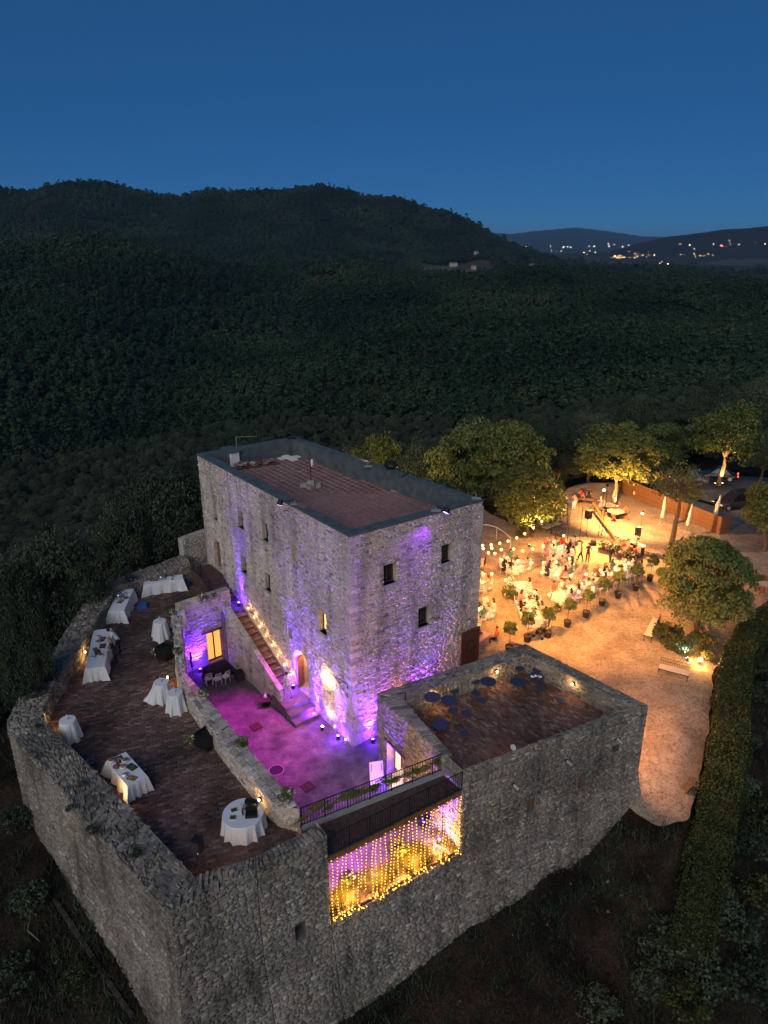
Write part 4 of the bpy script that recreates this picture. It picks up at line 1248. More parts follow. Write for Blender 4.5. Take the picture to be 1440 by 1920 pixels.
for a, b, s in ((BO[0], BO[1], 1), (BI[0], BI[1], -1)):
    d = (b - a); ang = math.atan2(d.y, d.x)
    MB().box((0, 0.08 * s, -0.19), (d.length, 0.14, 0.26)).build('beam', WOOD if s > 0 else DARKWOOD, bridge, loc=(a + b) / 2 - bo, rz=ang)
d = BI[1] - BI[0]
for k in range(7):
    a, b = BI[0].lerp(BI[1], k / 7), BI[0].lerp(BI[1], (k + 1) / 7)
    MB().box((0, 0.0, 0.07), ((b - a).length - 0.02, 0.3, 0.14)).build('kerb_stone', CONCRETE, bridge, loc=(a + b) / 2 - bo, rz=math.atan2(d.y, d.x))
railing('iron_railing', 'dark iron railing with climbing leaves on the courtyard edge of the bridge', [V3(XY(BI[0]), ZT + 0.14), V3(XY(BI[1]), ZT + 0.14)], 0.95, 0.13)
railing('iron_railing', 'dark iron railing on the outer edge of the bridge above the light curtain', [V3(XY(BO[0]), ZT), V3(XY(BO[1]), ZT)], 1.0, 0.12)

# curtain of fairy lights
BULB_A = glow('amber fairy light', (1.0, 0.43, 0.055), 5.5)
WIRE = simple('lamp wire', (0.05, 0.03, 0.015), 0.6, 0.2, 5.0)
curt = thing('light_curtain', 'curtain of amber fairy lights hanging under the footbridge', 'light curtain', V3(XY((BO[0] + BO[1]) / 2), ZT - 0.3))
co = curt.location
dn = Vector((n_in.x, n_in.y, 0))
MB().tube(V3(XY(BO[0] - dn * 0.04), ZT - 0.3) - co, V3(XY(BO[1] - dn * 0.04), ZT - 0.3) - co, 0.018, n=5).build('hanging_rail', WOOD, curt)
rs = random.Random(12)
nst = 29
for k in range(nst):
    t = (k + 0.6) / nst + rs.uniform(-0.008, 0.008)
    top_ = V3(XY(BO[0].lerp(BO[1], t) + dn * rs.uniform(-0.06, 0.02)), ZT - 0.3)
    drop = rs.choice([3.1, 3.15, 2.6, 2.3, 2.9, 3.2, 3.3])
    b = MB(); w = MB(); last = top_
    nb = int(drop / 0.165)
    for q in range(nb):
        s = q / nb
        p = top_ + Vector((0.03 * math.sin(q * 0.35 + k), 0.03 * math.sin(q * 0.31 + 2 * k), -drop * s))
        b.ball(p - co + Vector((rs.uniform(-.012, .012), rs.uniform(-.012, .012), 0)), 0.0215, 5, 3)
        if q % 4 == 0: w.tube(last - co, p - co, 0.004, n=3, cap=False); last = p
    if drop > 2.8:
        for q in range(rs.randint(3, 8)):
            p = V3(XY(last - dn * rs.uniform(-0.1, 0.25) + Vector((t_op.x, t_op.y, 0)) * rs.uniform(-0.3 if t > 0.06 else 0.0, 0.3 if t < 0.94 else -0.05)), 0.15 if rs.random() < 0.7 else 0.1)
            b.ball(p - co, 0.026, 5, 3)
    s_ = b.build('light_strand', BULB_A, curt)
    w.build('wire', WIRE, s_)
for k in range(4):
    lamp('POINT', 'fairy_glow', V3(XY(BO[0].lerp(BO[1], (k + 0.5) / 4) + dn * 0.35), 0.75), (1.0, 0.44, 0.06), 330, 0.25, parent=curt)

t = thing('under_bridge_lamp', 'violet lamp fixed under the footbridge washing the paving behind the fairy lights', 'lamp', V3(XY((BI[0] * 2 + BI[1]) / 3), ZT - 0.36))  # fixture added to tint the courtyard floor seen through the curtain
MB().box((0, 0, 0.0), (0.3, 0.14, 0.1)).build('housing', BLACK, t); MB().box((0, 0, -0.056), (0.26, 0.1, 0.012)).build('lens', glow('wash lens', (0.6, 0.3, 1.0), 6), t)
lamp('SPOT', 'beam', t.location + Vector((0, 0, -0.1)), (0.55, 0.05, 1.0), 1500, 0.1, V3(XY((BI[0] * 2 + BI[1]) / 3 + dn * 1.5), 0), 140, 0.9, parent=t)
# grass and shrubs on the sill behind the curtain
def tuft_mesh(name, n, hgt, rad, mat, seed, wid=0.012, spread=0.5):
    r = np.random.RandomState(seed)
    a = r.uniform(0, 6.283, n); rr = rad * np.sqrt(r.uniform(0, 1, n))
    x, y = rr * np.cos(a), rr * np.sin(a)
    h = hgt * r.uniform(0.5, 1.15, n); lean = spread * h * r.uniform(0.2, 1, n); la = r.uniform(0, 6.283, n)
    w = wid * r.uniform(0.7, 1.4, n); wa = r.uniform(0, 6.283, n)
    B0 = np.stack([x - w * np.cos(wa), y - w * np.sin(wa), 0 * x], 1); B1 = np.stack([x + w * np.cos(wa), y + w * np.sin(wa), 0 * x], 1)
    T = np.stack([x + lean * np.cos(la), y + lean * np.sin(la), h], 1)
    V = np.stack([B0, B1, T], 1).reshape(-1, 3)
    return np_mesh(name, V, np.arange(3 * n).reshape(-1, 3), mat, False, {'tint': ('FACE', r.uniform(0, 1, n))})
gm = [tuft_mesh('tuft', 60, 0.42, 0.28, LEAF_GRASS, 400 + i, 0.014) for i in range(4)]
def grass_patch(name, label, pts_z, mats, seed, smin=0.7, smax=1.3):
    """one joined patch of tufts"""
    r = random.Random(seed)
    Vs, Ts, k = [], [], 0
    for x, y, z in pts_z:
        m = r.choice(mats)
        co_ = np.empty(len(m.vertices) * 3, np.float32); m.vertices.foreach_get('co', co_)
        co_ = co_.reshape(-1, 3) * r.uniform(smin, smax)
        a = r.uniform(0, 6.28); c, s = math.cos(a), math.sin(a)
        Vs.append(np.stack([co_[:, 0] * c - co_[:, 1] * s + x, co_[:, 0] * s + co_[:, 1] * c + y, co_[:, 2] + z], 1))
    V = np.concatenate(Vs)
    n = len(V) // 3
    me = np_mesh(name, V, np.arange(len(V)).reshape(-1, 3), mats[0].materials[0], False, {'tint': ('FACE', np.random.RandomState(seed).uniform(0, 1, n))})
    return setp(link(name, me), label, None, None, 'stuff')
rg = random.Random(5)
pts = []
for k in range(150):
    t, s = rg.uniform(0.02, 0.98), rg.uniform(0.05, 1.25)
    p = OPEN_L.lerp(OPEN_R, t) + dn * s
    pts.append((p.x, p.y, 0.07))
grass_patch('dry_grass', 'dry grass on the sill behind the fairy light curtain', pts, gm, 8, 0.5, 1.0)
MB().prism([XY(OPEN_L + dn * 0.0), XY(OPEN_R + dn * 0.0), XY(OPEN_R + dn * 1.2), XY(OPEN_L + dn * 1.2)], -0.3, 0.1).build('sill_bed', simple('sill soil', (0.20, 0.15, 0.09), 0.95, 0.4, 3.0, bump=0.5))['kind'] = 'structure'

# ------------------------------------------------------------------ violet uplights
VIO = (0.13, 0.018, 1.0)
LENS_V = glow('violet lens', (0.50, 0.28, 1.0), 7.0)
LENS_W = glow('warm lens', (1.0, 0.62, 0.25), 30.0)
def uplight(name, label, loc, target, watts, color, angle, lens, group=None, size=0.085, blend=0.8):
    t = thing(name, label, 'floor light', loc, 0, group)
    d = (Vector(target) - Vector(loc)).normalized()
    h = Vector((0, 0, 0.14))
    MB().tube(h - d * 0.10, h + d * 0.08, size * 0.75, size, n=10).box((0, 0, 0.02), (0.2, 0.2, 0.04)).build('housing', BLACK, t)
    MB().tube(h + d * 0.081, h + d * 0.092, size * 0.9, n=10).build('lens', lens, t)
    lamp('SPOT', 'beam', Vector(loc) + h + d * 0.16, color, watts, 0.04, Vector(target), angle, blend, parent=t)
    if color == VIO: lamp('POINT', 'spill', Vector(loc) + Vector((0, 0, 0.45)) + Vector((d.x, d.y, 0)) * -0.25, color, min(220, watts * 0.014), 0.08, parent=t)
    return t
def up_ab(px, py, z, w=900, ang=42, lean=0.35, label='', hh=7.0):
    p = P(px, py, z)
    u = (Vector(XY(p)) - KAo).dot(tAB)
    if z < ZT: u = max(u, S_BOT + 0.2); w *= 2.0
    base = ab_pt(u, 0.34, z)
    return uplight('floor_uplight', label, base, ab_pt(u, 0.0, z + 2.5), w * 2.7, VIO, 40, LENS_V, 'violet uplights at the walls')
up_ab(436, 1103, ZT + 0.05, 2400, 30, 0.30, 'violet uplight on the landing nearest the upper door of the keep')
up_ab(467, 1129, ZT + 0.05, 2400, 30, 0.30, 'violet uplight at the head of the candlelit stairs')
up_ab(549, 1281, Z_PL + 0.02, 2400, 28, 0.28, 'violet uplight at the foot of the candlelit stairs')
up_ab(597, 1340, 0.1, 2600, 28, 0.28, 'violet uplight on the paving right of the arched entrance')
up_ab(641, 1382, 0.1, 2200, 26, 0.28, 'violet uplight among candles at the front corner of the keep')
tBC = (KCo - KBo).normalized(); nBC = Vector((tBC.y, -tBC.x))
def bc_pt(u, out, z): return V3(XY(KB + Vector((tBC.x, tBC.y, 0)) * u + Vector((nBC.x, nBC.y, 0)) * out), z)
for u, w, lb in ((1.05, 2300, 'violet uplight in the passage near the keep corner'), (4.6, 2300, 'violet uplight in the passage behind the tower')):
    uplight('floor_uplight', lb, bc_pt(u, 0.38, 0.1), bc_pt(u + 0.05, 0.0, 2.3), w * 3.6, VIO, 60, LENS_V, 'violet uplights at the walls')
def e_pt(u, out, z): return V3(XY(END_A + tE3 * u + nE3 * out), z)
uplight('floor_uplight', 'violet uplight left of the glazed doors at the courtyard end wall', e_pt(max(0.7, uE - 1.5), 0.5, 0.1), e_pt(max(0.6, uE - 1.5), 0.0, 2.2), 5200, VIO, 84, LENS_V, 'violet uplights at the walls')
uplight('floor_uplight', 'violet uplight right of the glazed doors at the courtyard end wall', e_pt(uE + 0.85, 0.3, 0.1), e_pt(uE + 0.85, 0.0, 2.0), 3200, VIO, 52, LENS_V, 'violet uplights at the walls')
def t_pt(u, out, z): return V3(XY(TW[0] + Vector((tt.x, tt.y, 0)) * u + Vector((nT.x, nT.y, 0)) * out), z)
LT = (TLE - TW[0]).length
for k, u in enumerate((LT - 0.9, LT + 0.35, LT * 0.30)):
    uplight('floor_uplight', ['violet uplight at the tower wall beside its doorway', 'violet uplight under the footbridge at the tower wall', 'violet uplight at the tower wall on the passage side of its doorway'][k], t_pt(u, 0.4, 0.1), t_pt(u - 0.1, 0.0, 2.2), 6500, VIO, 56, LENS_V, 'violet uplights at the walls')

# floodlights clamped on the keep's parapet, washing the courtyard
def flood(label, px, py, target, watts, color, ang, lens, edge=None):
    p = P(px, py, ZK)
    if edge:      # set the fixture on the outer edge of the parapet a-b
        ea, eb = edge; ed_ = (eb - ea).to_2d().normalized(); en_ = Vector((ed_.y, -ed_.x))
        q2 = ea.to_2d() + ed_ * (p.to_2d() - ea.to_2d()).dot(ed_) - en_ * 0.15
        p = Vector((q2.x, q2.y, ZK))
    t = thing('floodlight', label, 'floodlight', (p.x, p.y, ZK + 0.05), 0, 'floodlights on the keep parapet')
    d = (Vector(target) - p).normalized()
    MB().box((0, 0, 0.015), (0.5, 0.3, 0.03)).tube((0, 0, 0.02), (0, 0, 0.3), 0.02, n=5).build('bracket', CONCRETE, t)
    h = Vector((0, 0, 0.3)) + (Vector((en_.x, en_.y, 0)) * 0.9 if edge else Vector((d.x, d.y, 0)).normalized() * 1.0)
    q = math.atan2(d.y, d.x)
    MB().tube((0, 0, 0.28), tuple(h), 0.025, n=5).tube(h - d * 0.16, h + d * 0.14, 0.13, 0.17, n=10).build('housing', BLACK, t)
    MB().tube(h + d * 0.142, h + d * 0.15, 0.15, n=10).build('lens', lens, t)
    lamp('SPOT', 'beam', Vector((p.x, p.y, ZK + 0.05)) + h + d * 0.25, color, watts, 0.08, Vector(target), ang, 0.7, parent=t)
COURT_C = P(462, 1392, 0)
flood('floodlight on the keep parapet above the courtyard side', 556, 946, COURT_C, 17000, (0.62, 0.015, 0.60), 48, glow('magenta lens', (0.8, 0.3, 0.9), 6), (KA, KB))
flood('floodlight on the keep parapet above the passage side', 806, 954, P(570, 1462, 0), 600, (0.26, 0.010, 1.0), 80, LENS_V, (KB, KC))
# small fixture lying by the parapet on the court side
# ------------------------------------------------------------------ globe lantern on its bracket
gl = thing('globe_lantern', 'glowing globe lantern on a scrolled iron bracket at the keep corner', 'wall lamp', ab_pt(lAB - 0.35, 0.05, 3.35))
go = gl.location
gpos = ab_pt((Vector(XY(P(610, 1266, 3.3))) - KAo).dot(tAB), 0.75, 3.3)
gpos = P(610, 1266, 3.6)
wallp = ab_pt(lAB - 0.4, 0.03, 3.5)
gb = MB()
gb.tube(wallp + Vector((0, 0, 0.35)) - go, gpos + Vector((0, 0, 0.35)) - go, 0.02, n=5)
gb.tube(wallp + Vector((0, 0, 0.5)) - go, wallp - Vector((0, 0, 0.5)) - go, 0.025, n=5)
gb.tube(wallp + Vector((0, 0, -0.4)) - go, wallp.lerp(gpos, 0.6) + Vector((0, 0, 0.35)) - go, 0.014, n=5)
ctr = wallp.lerp(gpos, 0.3) + Vector((0, 0, 0.12))
dirn = (gpos - wallp).normalized()
gb.path([ctr + dirn * 0.16 * math.cos(a) * (1 - a / 12) + Vector((0, 0, 0.16 * math.sin(a) * (1 - a / 12))) - go for a in [i * 0.6 for i in range(16)]], 0.01, 4)
gb.build('bracket', IRON, gl)
MB().ball(gpos - go, 0.23, 12, 8).build('globe', glow('globe glass', (1.0, 0.68, 0.34), 16), gl, smooth=True)
lamp('POINT', 'globe_glow', gpos + Vector((nAB.x, nAB.y, 0)) * 0.0 + Vector((0, 0, -0.32)), (1.0, 0.62, 0.28), 150, 0.2, parent=gl)

# ------------------------------------------------------------------ warm lights on the parapets
def wall_lamp(label, pos, nrm, watts=26):
    t = thing('wall_lamp', label, 'wall lamp', pos, math.atan2(nrm.y, nrm.x) + math.pi / 2, 'small warm lamps on the terrace walls')
    MB().box((0, -0.04, 0), (0.14, 0.08, 0.18)).build('housing', BLACK, t)
    MB().ball((0, -0.10, 0.0), 0.055, 8, 5).build('bulb', LENS_W, t)
    lamp('POINT', 'glow', Vector(pos) + Vector((nrm.x, nrm.y, 0)) * 0.26 + Vector((0, 0, -0.02)), (1.0, 0.55, 0.2), watts, 0.05, parent=t)
def inner_n(a, b):
    d = (b - a).normalized()
    return Vector((-d.y, d.x, 0))
def lamp_on_ri(px, py, label, i, z=ZT + 0.6, w=20):
    p = P(px, py, z)
    a, b = RI[i], RI[i + 1]
    d = (b - a).normalized(); n = Vector((-d.y, d.x, 0)).normalized()
    s = (p - a).dot(d); q = a + d * s
    wall_lamp(label, V3(XY(q + n * 0.05), z), n, w)
lamp_on_ri(213, 1126, 'warm wall lamp behind the far left buffet table', 2)
lamp_on_ri(153, 1223, 'warm wall lamp beside the long buffet with two people', 3)
lamp_on_ri(95, 1350, 'warm wall lamp in the sharp left bend of the rampart', 7)
lamp_on_ri(212, 1490, 'warm wall lamp behind the near left buffet table', 8)
lamp_on_ri(400, 1640, 'warm wall lamp beside the speaker in the front corner', 9)
def lamp_on(a, b, px, py, z, label, w=20):
    p = P(px, py, z); d = Vector(((b - a).x, (b - a).y, 0)).normalized(); n = Vector((d.y, -d.x, 0))
    s = (V3(XY(p), 0) - V3(XY(a), 0)).dot(d)
    wall_lamp(label, V3(XY(a + d * s + n * 0.05), z), n, w)
lamp_on(DL[4], DL[5], 501, 1492, ZT + 0.6, 'warm wall lamp on the dividing wall beside the round table')
lamp_on(DL[2], DL[3], 338, 1262, ZT + 0.5, 'warm wall lamp on the dividing wall behind the black box')
lamp_on(TI[0], TI[1], 803, 1293, ZT + 0.75, 'warm lamp on the tower parapet nearest the keep', 24)
lamp_on(TI[0], TI[1], 922, 1252, ZT + 0.75, 'warm lamp on the back tower parapet near its far corner', 24)
lamp_on(TI[1], TI[2], 1080, 1278, ZT + 0.75, 'warm lamp on the right tower parapet', 24)
lamp_on(TI[2], TI[3], 960, 1400, ZT + 0.6, 'warm lamp on the inside of the front tower parapet', 20)
# ------------------------------------------------------------------ foliage
def crown_mesh(name, seed, rx, rz, nclump, nleaf, leaf, mat, rough=0.75, speck=0.45, spread=0.34, aspect=0.62):
    """a crown of leaf-sized faces gathered in clumps over an uneven volume, base of the crown at z=0"""
    r = np.random.RandomState(seed)
    # clump centres fill an uneven ellipsoid, most of them near its surface
    d = r.normal(size=(nclump, 3)); d /= np.linalg.norm(d, axis=1)[:, None]
    d[:, 2] = np.where(d[:, 2] < -0.82, -d[:, 2], d[:, 2])
    lump = 1 + 0.22 * np.sin(3.1 * d[:, 0] + seed) * np.cos(2.7 * d[:, 1] - seed) + r.uniform(-0.13, 0.1, nclump)
    rad = lump * (0.52 + 0.48 * np.sqrt(r.uniform(0.15, 1, nclump))) * 0.80
    cc = d * rad[:, None] * np.array([rx, rx, rz]) + np.array([0, 0, rz])
    cr = spread * rx * r.uniform(0.6, 1.2, nclump)
    per = max(4, nleaf // nclump)
    ld = r.normal(size=(nclump, per, 3)); ld /= np.linalg.norm(ld, axis=2)[:, :, None]
    ld[:, :, 2] = np.where(ld[:, :, 2] < -0.3, -0.6 * ld[:, :, 2], ld[:, :, 2])
    pos = cc[:, None] + ld * (cr[:, None] * r.uniform(0.72, 1.08, (nclump, per)))[:, :, None] * np.array([1, 1, 0.8])
    nrm = ld + rough * r.normal(size=ld.shape); nrm /= np.linalg.norm(nrm, axis=2)[:, :, None]
    pos = pos.reshape(-1, 3); nrm = nrm.reshape(-1, 3)
    keep = r.uniform(0, 1, len(pos)) > 0.0
    keep &= pos[:, 2] > -0.12 * rz
    pos, nrm = pos[keep], nrm[keep]
    n = len(pos)
    t = np.cross(nrm, r.normal(size=(n, 3))); t /= np.linalg.norm(t, axis=1)[:, None]
    b = np.cross(nrm, t)
    s = leaf * r.uniform(0.6, 1.35, n)[:, None]
    V = np.stack([pos - t * s, pos - b * s * aspect + nrm * s * 0.12, pos + t * s, pos + b * s * aspect + nrm * s * 0.12], 1).reshape(-1, 3)
    tint = np.repeat(r.uniform(0, 1, nclump), per)[keep] * (1 - speck) + r.uniform(0, speck, n)
    return np_mesh(name, V, np.arange(4 * n).reshape(-1, 4), mat, False, {'tint': ('FACE', tint)})
def trunk_mesh(name, seed, h, r0, rx, rz, nl=6, mat=None):
    r = random.Random(seed)
    mb = MB()
    p = Vector((0, 0, -0.3)); pts = [p]
    for k in range(4):
        p = p + Vector((r.uniform(-.06, .06) * h, r.uniform(-.06, .06) * h, (h + 0.3) / 4)); pts.append(p)
    for k in range(4): mb.tube(pts[k], pts[k + 1], r0 * (1.25 - 0.17 * k), r0 * (1.25 - 0.17 * (k + 1)), 8)
    for k in range(nl):
        a = 6.283 * k / nl + r.uniform(-.3, .3)
        e = p + Vector((math.cos(a) * rx * r.uniform(.5, .75), math.sin(a) * rx * r.uniform(.5, .75), rz * r.uniform(.5, 1.3)))
        m = p.lerp(e, 0.5) + Vector((0, 0, rz * 0.15))
        mb.tube(p, m, r0 * 0.5, r0 * 0.3, 6); mb.tube(m, e, r0 * 0.3, r0 * 0.08, 5)
    return mb.mesh(name, mat or BARK)
NEAR_C = {}
def crown_of(kind, k):
    key = (kind, k)
    if key not in NEAR_C:
        if kind == 'oak': me = crown_mesh('crown', 10 + k, 1.0, 0.9, 130, 16000, 0.036, LEAF_OAK, spread=0.24)
        elif kind == 'red': me = crown_mesh('crown', 20 + k, 1.0, 0.9, 120, 15000, 0.036, LEAF_RED, spread=0.24)
        elif kind == 'wild': me = crown_mesh('crown', 30 + k, 1.0, 0.85, 150, 27000, 0.021, LEAF_DARK, spread=0.25)
        elif kind == 'olive': me = crown_mesh('crown', 40 + k, 1.0, 0.7, 40, 2200, 0.055, LEAF_OLIVE, spread=0.34)
        elif kind == 'sparse': me = crown_mesh('crown', 60 + k, 1.0, 0.8, 46, 2300, 0.036, LEAF_RED, spread=0.26)
        elif kind == 'big': me = crown_mesh('crown', 77 + k, 1.0, 0.95, 230, 34000, 0.030, LEAF_OAK, spread=0.19)
        NEAR_C[key] = me
    return NEAR_C[key]
def tree(name, label, x, y, z, h, w, kind='oak', k=0, clear=0.3, group=None, rz=None):
    """h total height, w crown width, clear = share of bare trunk"""
    r = random.Random(int(x * 131 + y * 17))
    t = thing(name, label, 'tree', (x, y, z), r.uniform(0, 6.28) if rz is None else rz, group)
    link('trunk', trunk_mesh('trunk', int(x * 7 + y), h * clear + 0.12 * h, 0.02 * h + 0.06, w / 2, h * (1 - clear) / 2), t)
    c = link('crown', crown_of(kind, k), t, loc=(0, 0, h * clear))
    c.scale = (w / 2, w / 2, h * (1 - clear) / 2 / (0.9 if kind != 'wild' else 0.85))
    return t
def tree_at(label, bx, by, top, wpx, kind, k, clear=0.3, group=None, name='oak_tree', z=0.0):
    """foot sighted at (bx, by) on level z, top sighted at pixel row top, crown wpx pixels wide"""
    p = P(bx, by, z)
    q = Q(bx, top, math.hypot(p.x, p.y))
    dep = p.y * math.cos(PITCH) + (CAM_Z - 4) * math.sin(PITCH)
    return tree(name, label, p.x, p.y, z, q.z - z, wpx * dep / F_PX, kind, k, clear, group)
tree_at('big round holm oak with white spotlight under it beside the two benches', 1306, 1196, 1003, 182, 'big', 0, 0.10)
tree_at('bright yellow green lit oak at the back edge of the banquet square', 985, 1008, 874, 150, 'red', 0, 0.12)
tree_at('round oak with lit trunk standing by the end of the plank fence', 1148, 950, 792, 172, 'red', 1, 0.2)
tree_at('tall oak lit from two ground lamps in the car park', 1349, 906, 756, 140, 'oak', 1, 0.22)
tree_at('oak at the edge of the picture by the car park drive', 1432, 1032, 895, 112, 'oak', 2, 0.25)
sp = tree_at('thin spreading tree with bare twigs in front of the closed parasols', 1258, 1022, 862, 118, 'sparse', 0, 0.45, name='thin_tree')
# bare twigs standing out of the thin tree
rt = random.Random(3)
tw = MB()
for k in range(70):
    a = rt.uniform(0, 6.28); b0 = Vector((rt.uniform(-.5, .5), rt.uniform(-.5, .5), 4.6 + rt.uniform(-.5, .5)))
    e = b0 + Vector((math.cos(a) * rt.uniform(.8, 3.4), math.sin(a) * rt.uniform(.8, 3.4), rt.uniform(.6, 3.4)))
    m_ = b0.lerp(e, .5) + Vector((rt.uniform(-.3, .3), rt.uniform(-.3, .3), .2))
    tw.tube(b0, m_, 0.03, 0.018, 4); tw.tube(m_, e, 0.018, 0.006, 3)
tw.build('twigs', BARK, sp)
BACK = [('tall dark oak right behind the keep roof, left of a pair', 868, 950, 787, 150, 'oak', 1), ('tall dark oak behind the lit yellow tree, right of a pair', 950, 955, 782, 150, 'red', 2),
        ('low dark tree between the keep roof and the tall oaks', 790, 930, 835, 120, 'wild', 0), ('golden lit tree showing over the back parapet of the keep', 704, 925, 816, 136, 'red', 0),
        ('dark bushy tree behind the back table of the band', 1045, 925, 795, 120, 'wild', 1), ('dark tree between the lit oaks behind the car park', 1228, 890, 792, 110, 'oak', 0),
        ('dark tree at the right edge behind the tall lit oak', 1425, 900, 800, 110, 'wild', 2), ('dark tree above the car park at the far right', 1415, 820, 700, 120, 'wild', 1),
        ('grey green tree in the dark behind the tall lit oak', 1330, 830, 715, 110, 'wild', 0), ('dark tree behind the round fence oak', 1105, 880, 778, 110, 'wild', 2),
        ('low tree just left of the golden lit tree', 655, 920, 838, 70, 'wild', 0), ('dark tree above the parked cars', 1275, 850, 742, 105, 'wild', 1), ('shadowy tree far behind the fence oak', 1185, 850, 745, 105, 'wild', 0)]
for lb, bx, by, tp, wp, kd, k in BACK:
    p = P(bx, by, 0)
    z = float(ground_z([p.x], [p.y])[0])
    p = P(bx, by, z); z = float(ground_z([p.x], [p.y])[0])
    q = Q(bx, tp, math.hypot(p.x, p.y))
    dep = p.y * math.cos(PITCH) + 20 * math.sin(PITCH)
    tree('oak_tree' if kd != 'wild' else 'wild_tree', lb, p.x, p.y, z, max(4, q.z - z), wp * dep / F_PX, kd, k, 0.12, 'trees at the edge of the wood')
# trees on the slope left of the rampart: crown centre sighted, crown width in pixels, distance in metres
LEFT = [(105, 1075, 190, 46, 'wild', 0, 'large grey green tree close outside the rampart, lower left of a pair'), (300, 965, 210, 60, 'wild', 1, 'large tree close to the left side of the keep'),
        (215, 1010, 130, 56, 'wild', 2, 'dark tree between the two large trees outside the rampart'), (20, 1100, 120, 44, 'wild', 1, 'dark tree at the left edge outside the rampart'),
        (365, 1000, 90, 58, 'wild', 0, 'dark tree tucked behind the far left corner of the keep'), (40, 1190, 110, 36, 'wild', 2, 'tree in deep shade under the left bend of the rampart'),
        (345, 905, 90, 74, 'wild', 2, 'grey tree showing above the left edge of the keep'), (150, 1130, 100, 46, 'wild', 0, 'dark tree hugging the outside of the rampart')]
for cx_, cy_, wp, dist, kd, k, lb in LEFT:
    q = Q(cx_, cy_, dist)
    dep = dist * math.cos(PITCH) + (CAM_Z - q.z) * math.sin(PITCH)
    w = wp * dep / F_PX
    z = float(ground_z([q.x], [q.y])[0])
    h = max(5.0, q.z + w * 0.42 - z)
    tree('wild_tree', lb, q.x, q.y, z, h, w, kd, k, 0.10, 'trees on the slope outside the rampart')
# a row of silvery olives lower down
ol = random.Random(21)
ORD = 'first second third fourth fifth sixth seventh eighth ninth tenth eleventh twelfth thirteenth fourteenth fifteenth sixteenth'.split()
for k in range(16):
    px_ = 10 + k * 22 + ol.uniform(-6, 6); py_ = 1010 - (px_ - 10) * 0.16 + ol.uniform(-4, 4)
    dist = 98 + 6 * (k % 2)
    q = Q(px_, py_, dist)
    z = float(ground_z([q.x], [q.y])[0])
    h = max(4.0, q.z + 1.2 - z)
    tree('olive_tree', 'silvery olive tree, %s from the left in the pale row left of the keep' % ORD[k], q.x, q.y, z, h, 5.2, 'olive', k % 3, 0.2, 'row of olive trees on the left slope')

# ------------------------------------------------------------------ the woods: one mass
def instance_mass(name, label, pts, scl, rot, idx, protos):
    me = bpy.data.meshes.new(name)
    me.vertices.add(len(pts)); me.vertices.foreach_set('co', np.asarray(pts, np.float32).ravel())
    for an, arr, ty in (('scl', scl, 'FLOAT'), ('rot', rot, 'FLOAT'), ('pick', idx, 'INT')):
        a = me.attributes.new(an, ty, 'POINT'); a.data.foreach_set('value', np.asarray(arr, np.float32 if ty == 'FLOAT' else np.int32))
    o = link(name, me)
    setp(o, label, None, None, 'stuff')
    ng = bpy.data.node_groups.new(name, 'GeometryNodeTree')
    ng.interface.new_socket('Geometry', in_out='INPUT', socket_type='NodeSocketGeometry')
    ng.interface.new_socket('Geometry', in_out='OUTPUT', socket_type='NodeSocketGeometry')
    N, L = ng.nodes, ng.links
    gi, go_ = N.new('NodeGroupInput'), N.new('NodeGroupOutput')
    join = N.new('GeometryNodeJoinGeometry')
    def attr(nm, ty):
        a = N.new('GeometryNodeInputNamedAttribute'); a.data_type = ty; a.inputs['Name'].default_value = nm
        return a.outputs[0]
    for k, pr in enumerate(protos):
        oi = N.new('GeometryNodeObjectInfo'); oi.inputs['Object'].default_value = pr; oi.inputs['As Instance'].default_value = True
        cmp_ = N.new('FunctionNodeCompare'); cmp_.data_type = 'INT'; cmp_.operation = 'EQUAL'
        L.new(attr('pick', 'INT'), cmp_.inputs[2]); cmp_.inputs[3].default_value = k
        ip = N.new('GeometryNodeInstanceOnPoints')
        L.new(gi.outputs[0], ip.inputs['Points']); L.new(cmp_.outputs[0], ip.inputs['Selection']); L.new(oi.outputs['Geometry'], ip.inputs['Instance'])
        cx_ = N.new('ShaderNodeCombineXYZ'); L.new(attr('rot', 'FLOAT'), cx_.inputs[2])
        L.new(cx_.outputs[0], ip.inputs['Rotation'])
        L.new(attr('scl', 'FLOAT'), ip.inputs['Scale'])
        L.new(ip.outputs[0], join.inputs[0])
    L.new(join.outputs[0], go_.inputs[0])
    md_ = o.modifiers.new('spread', 'NODES'); md_.node_group = ng
    return o
def proto(me):
    return bpy.data.objects.new('tree_crown', me)       # never linked to the scene: only the spread copies exist
FAR = [proto(crown_mesh('far_crown', 500 + k, 1.0, (1.05, 0.8, 1.25, 0.95)[k], 16, 560, 0.15, LEAF_FAR, rough=0.3, speck=0.08, spread=0.42)) for k in range(4)] + [proto(crown_mesh('far_crown', 560, 0.62, 1.7, 16, 480, 0.13, LEAF_FAR, rough=0.3, speck=0.08, spread=0.42))]
MID = [proto(crown_mesh('mid_crown', 520 + k, 1.0, 0.95, 60, 6500, 0.034, LEAF_DARK, spread=0.30)) for k in range(4)]
rf = np.random.RandomState(33)
def scatter(r0, r1, a0, a1, spacing, jit=0.9):
    rs_, as_ = [], []
    r = r0
    while r < r1:
        sp_ = spacing(r)
        n = int(r * (a1 - a0) / sp_)
        as_.append(a0 + (np.arange(n) + rf.uniform(-jit, jit, n) * 0.5) * (a1 - a0) / n); rs_.append(r + rf.uniform(-.5, .5, n) * sp_)
        r += sp_ * 0.9
    return np.concatenate(rs_), np.concatenate(as_)
keepout = [XY(P(px, py, 0)) for px, py in [(640, 1420), (880, 925), (1040, 880), (1170, 845), (1500, 820), (1560, 1200), (1400, 1700)]]
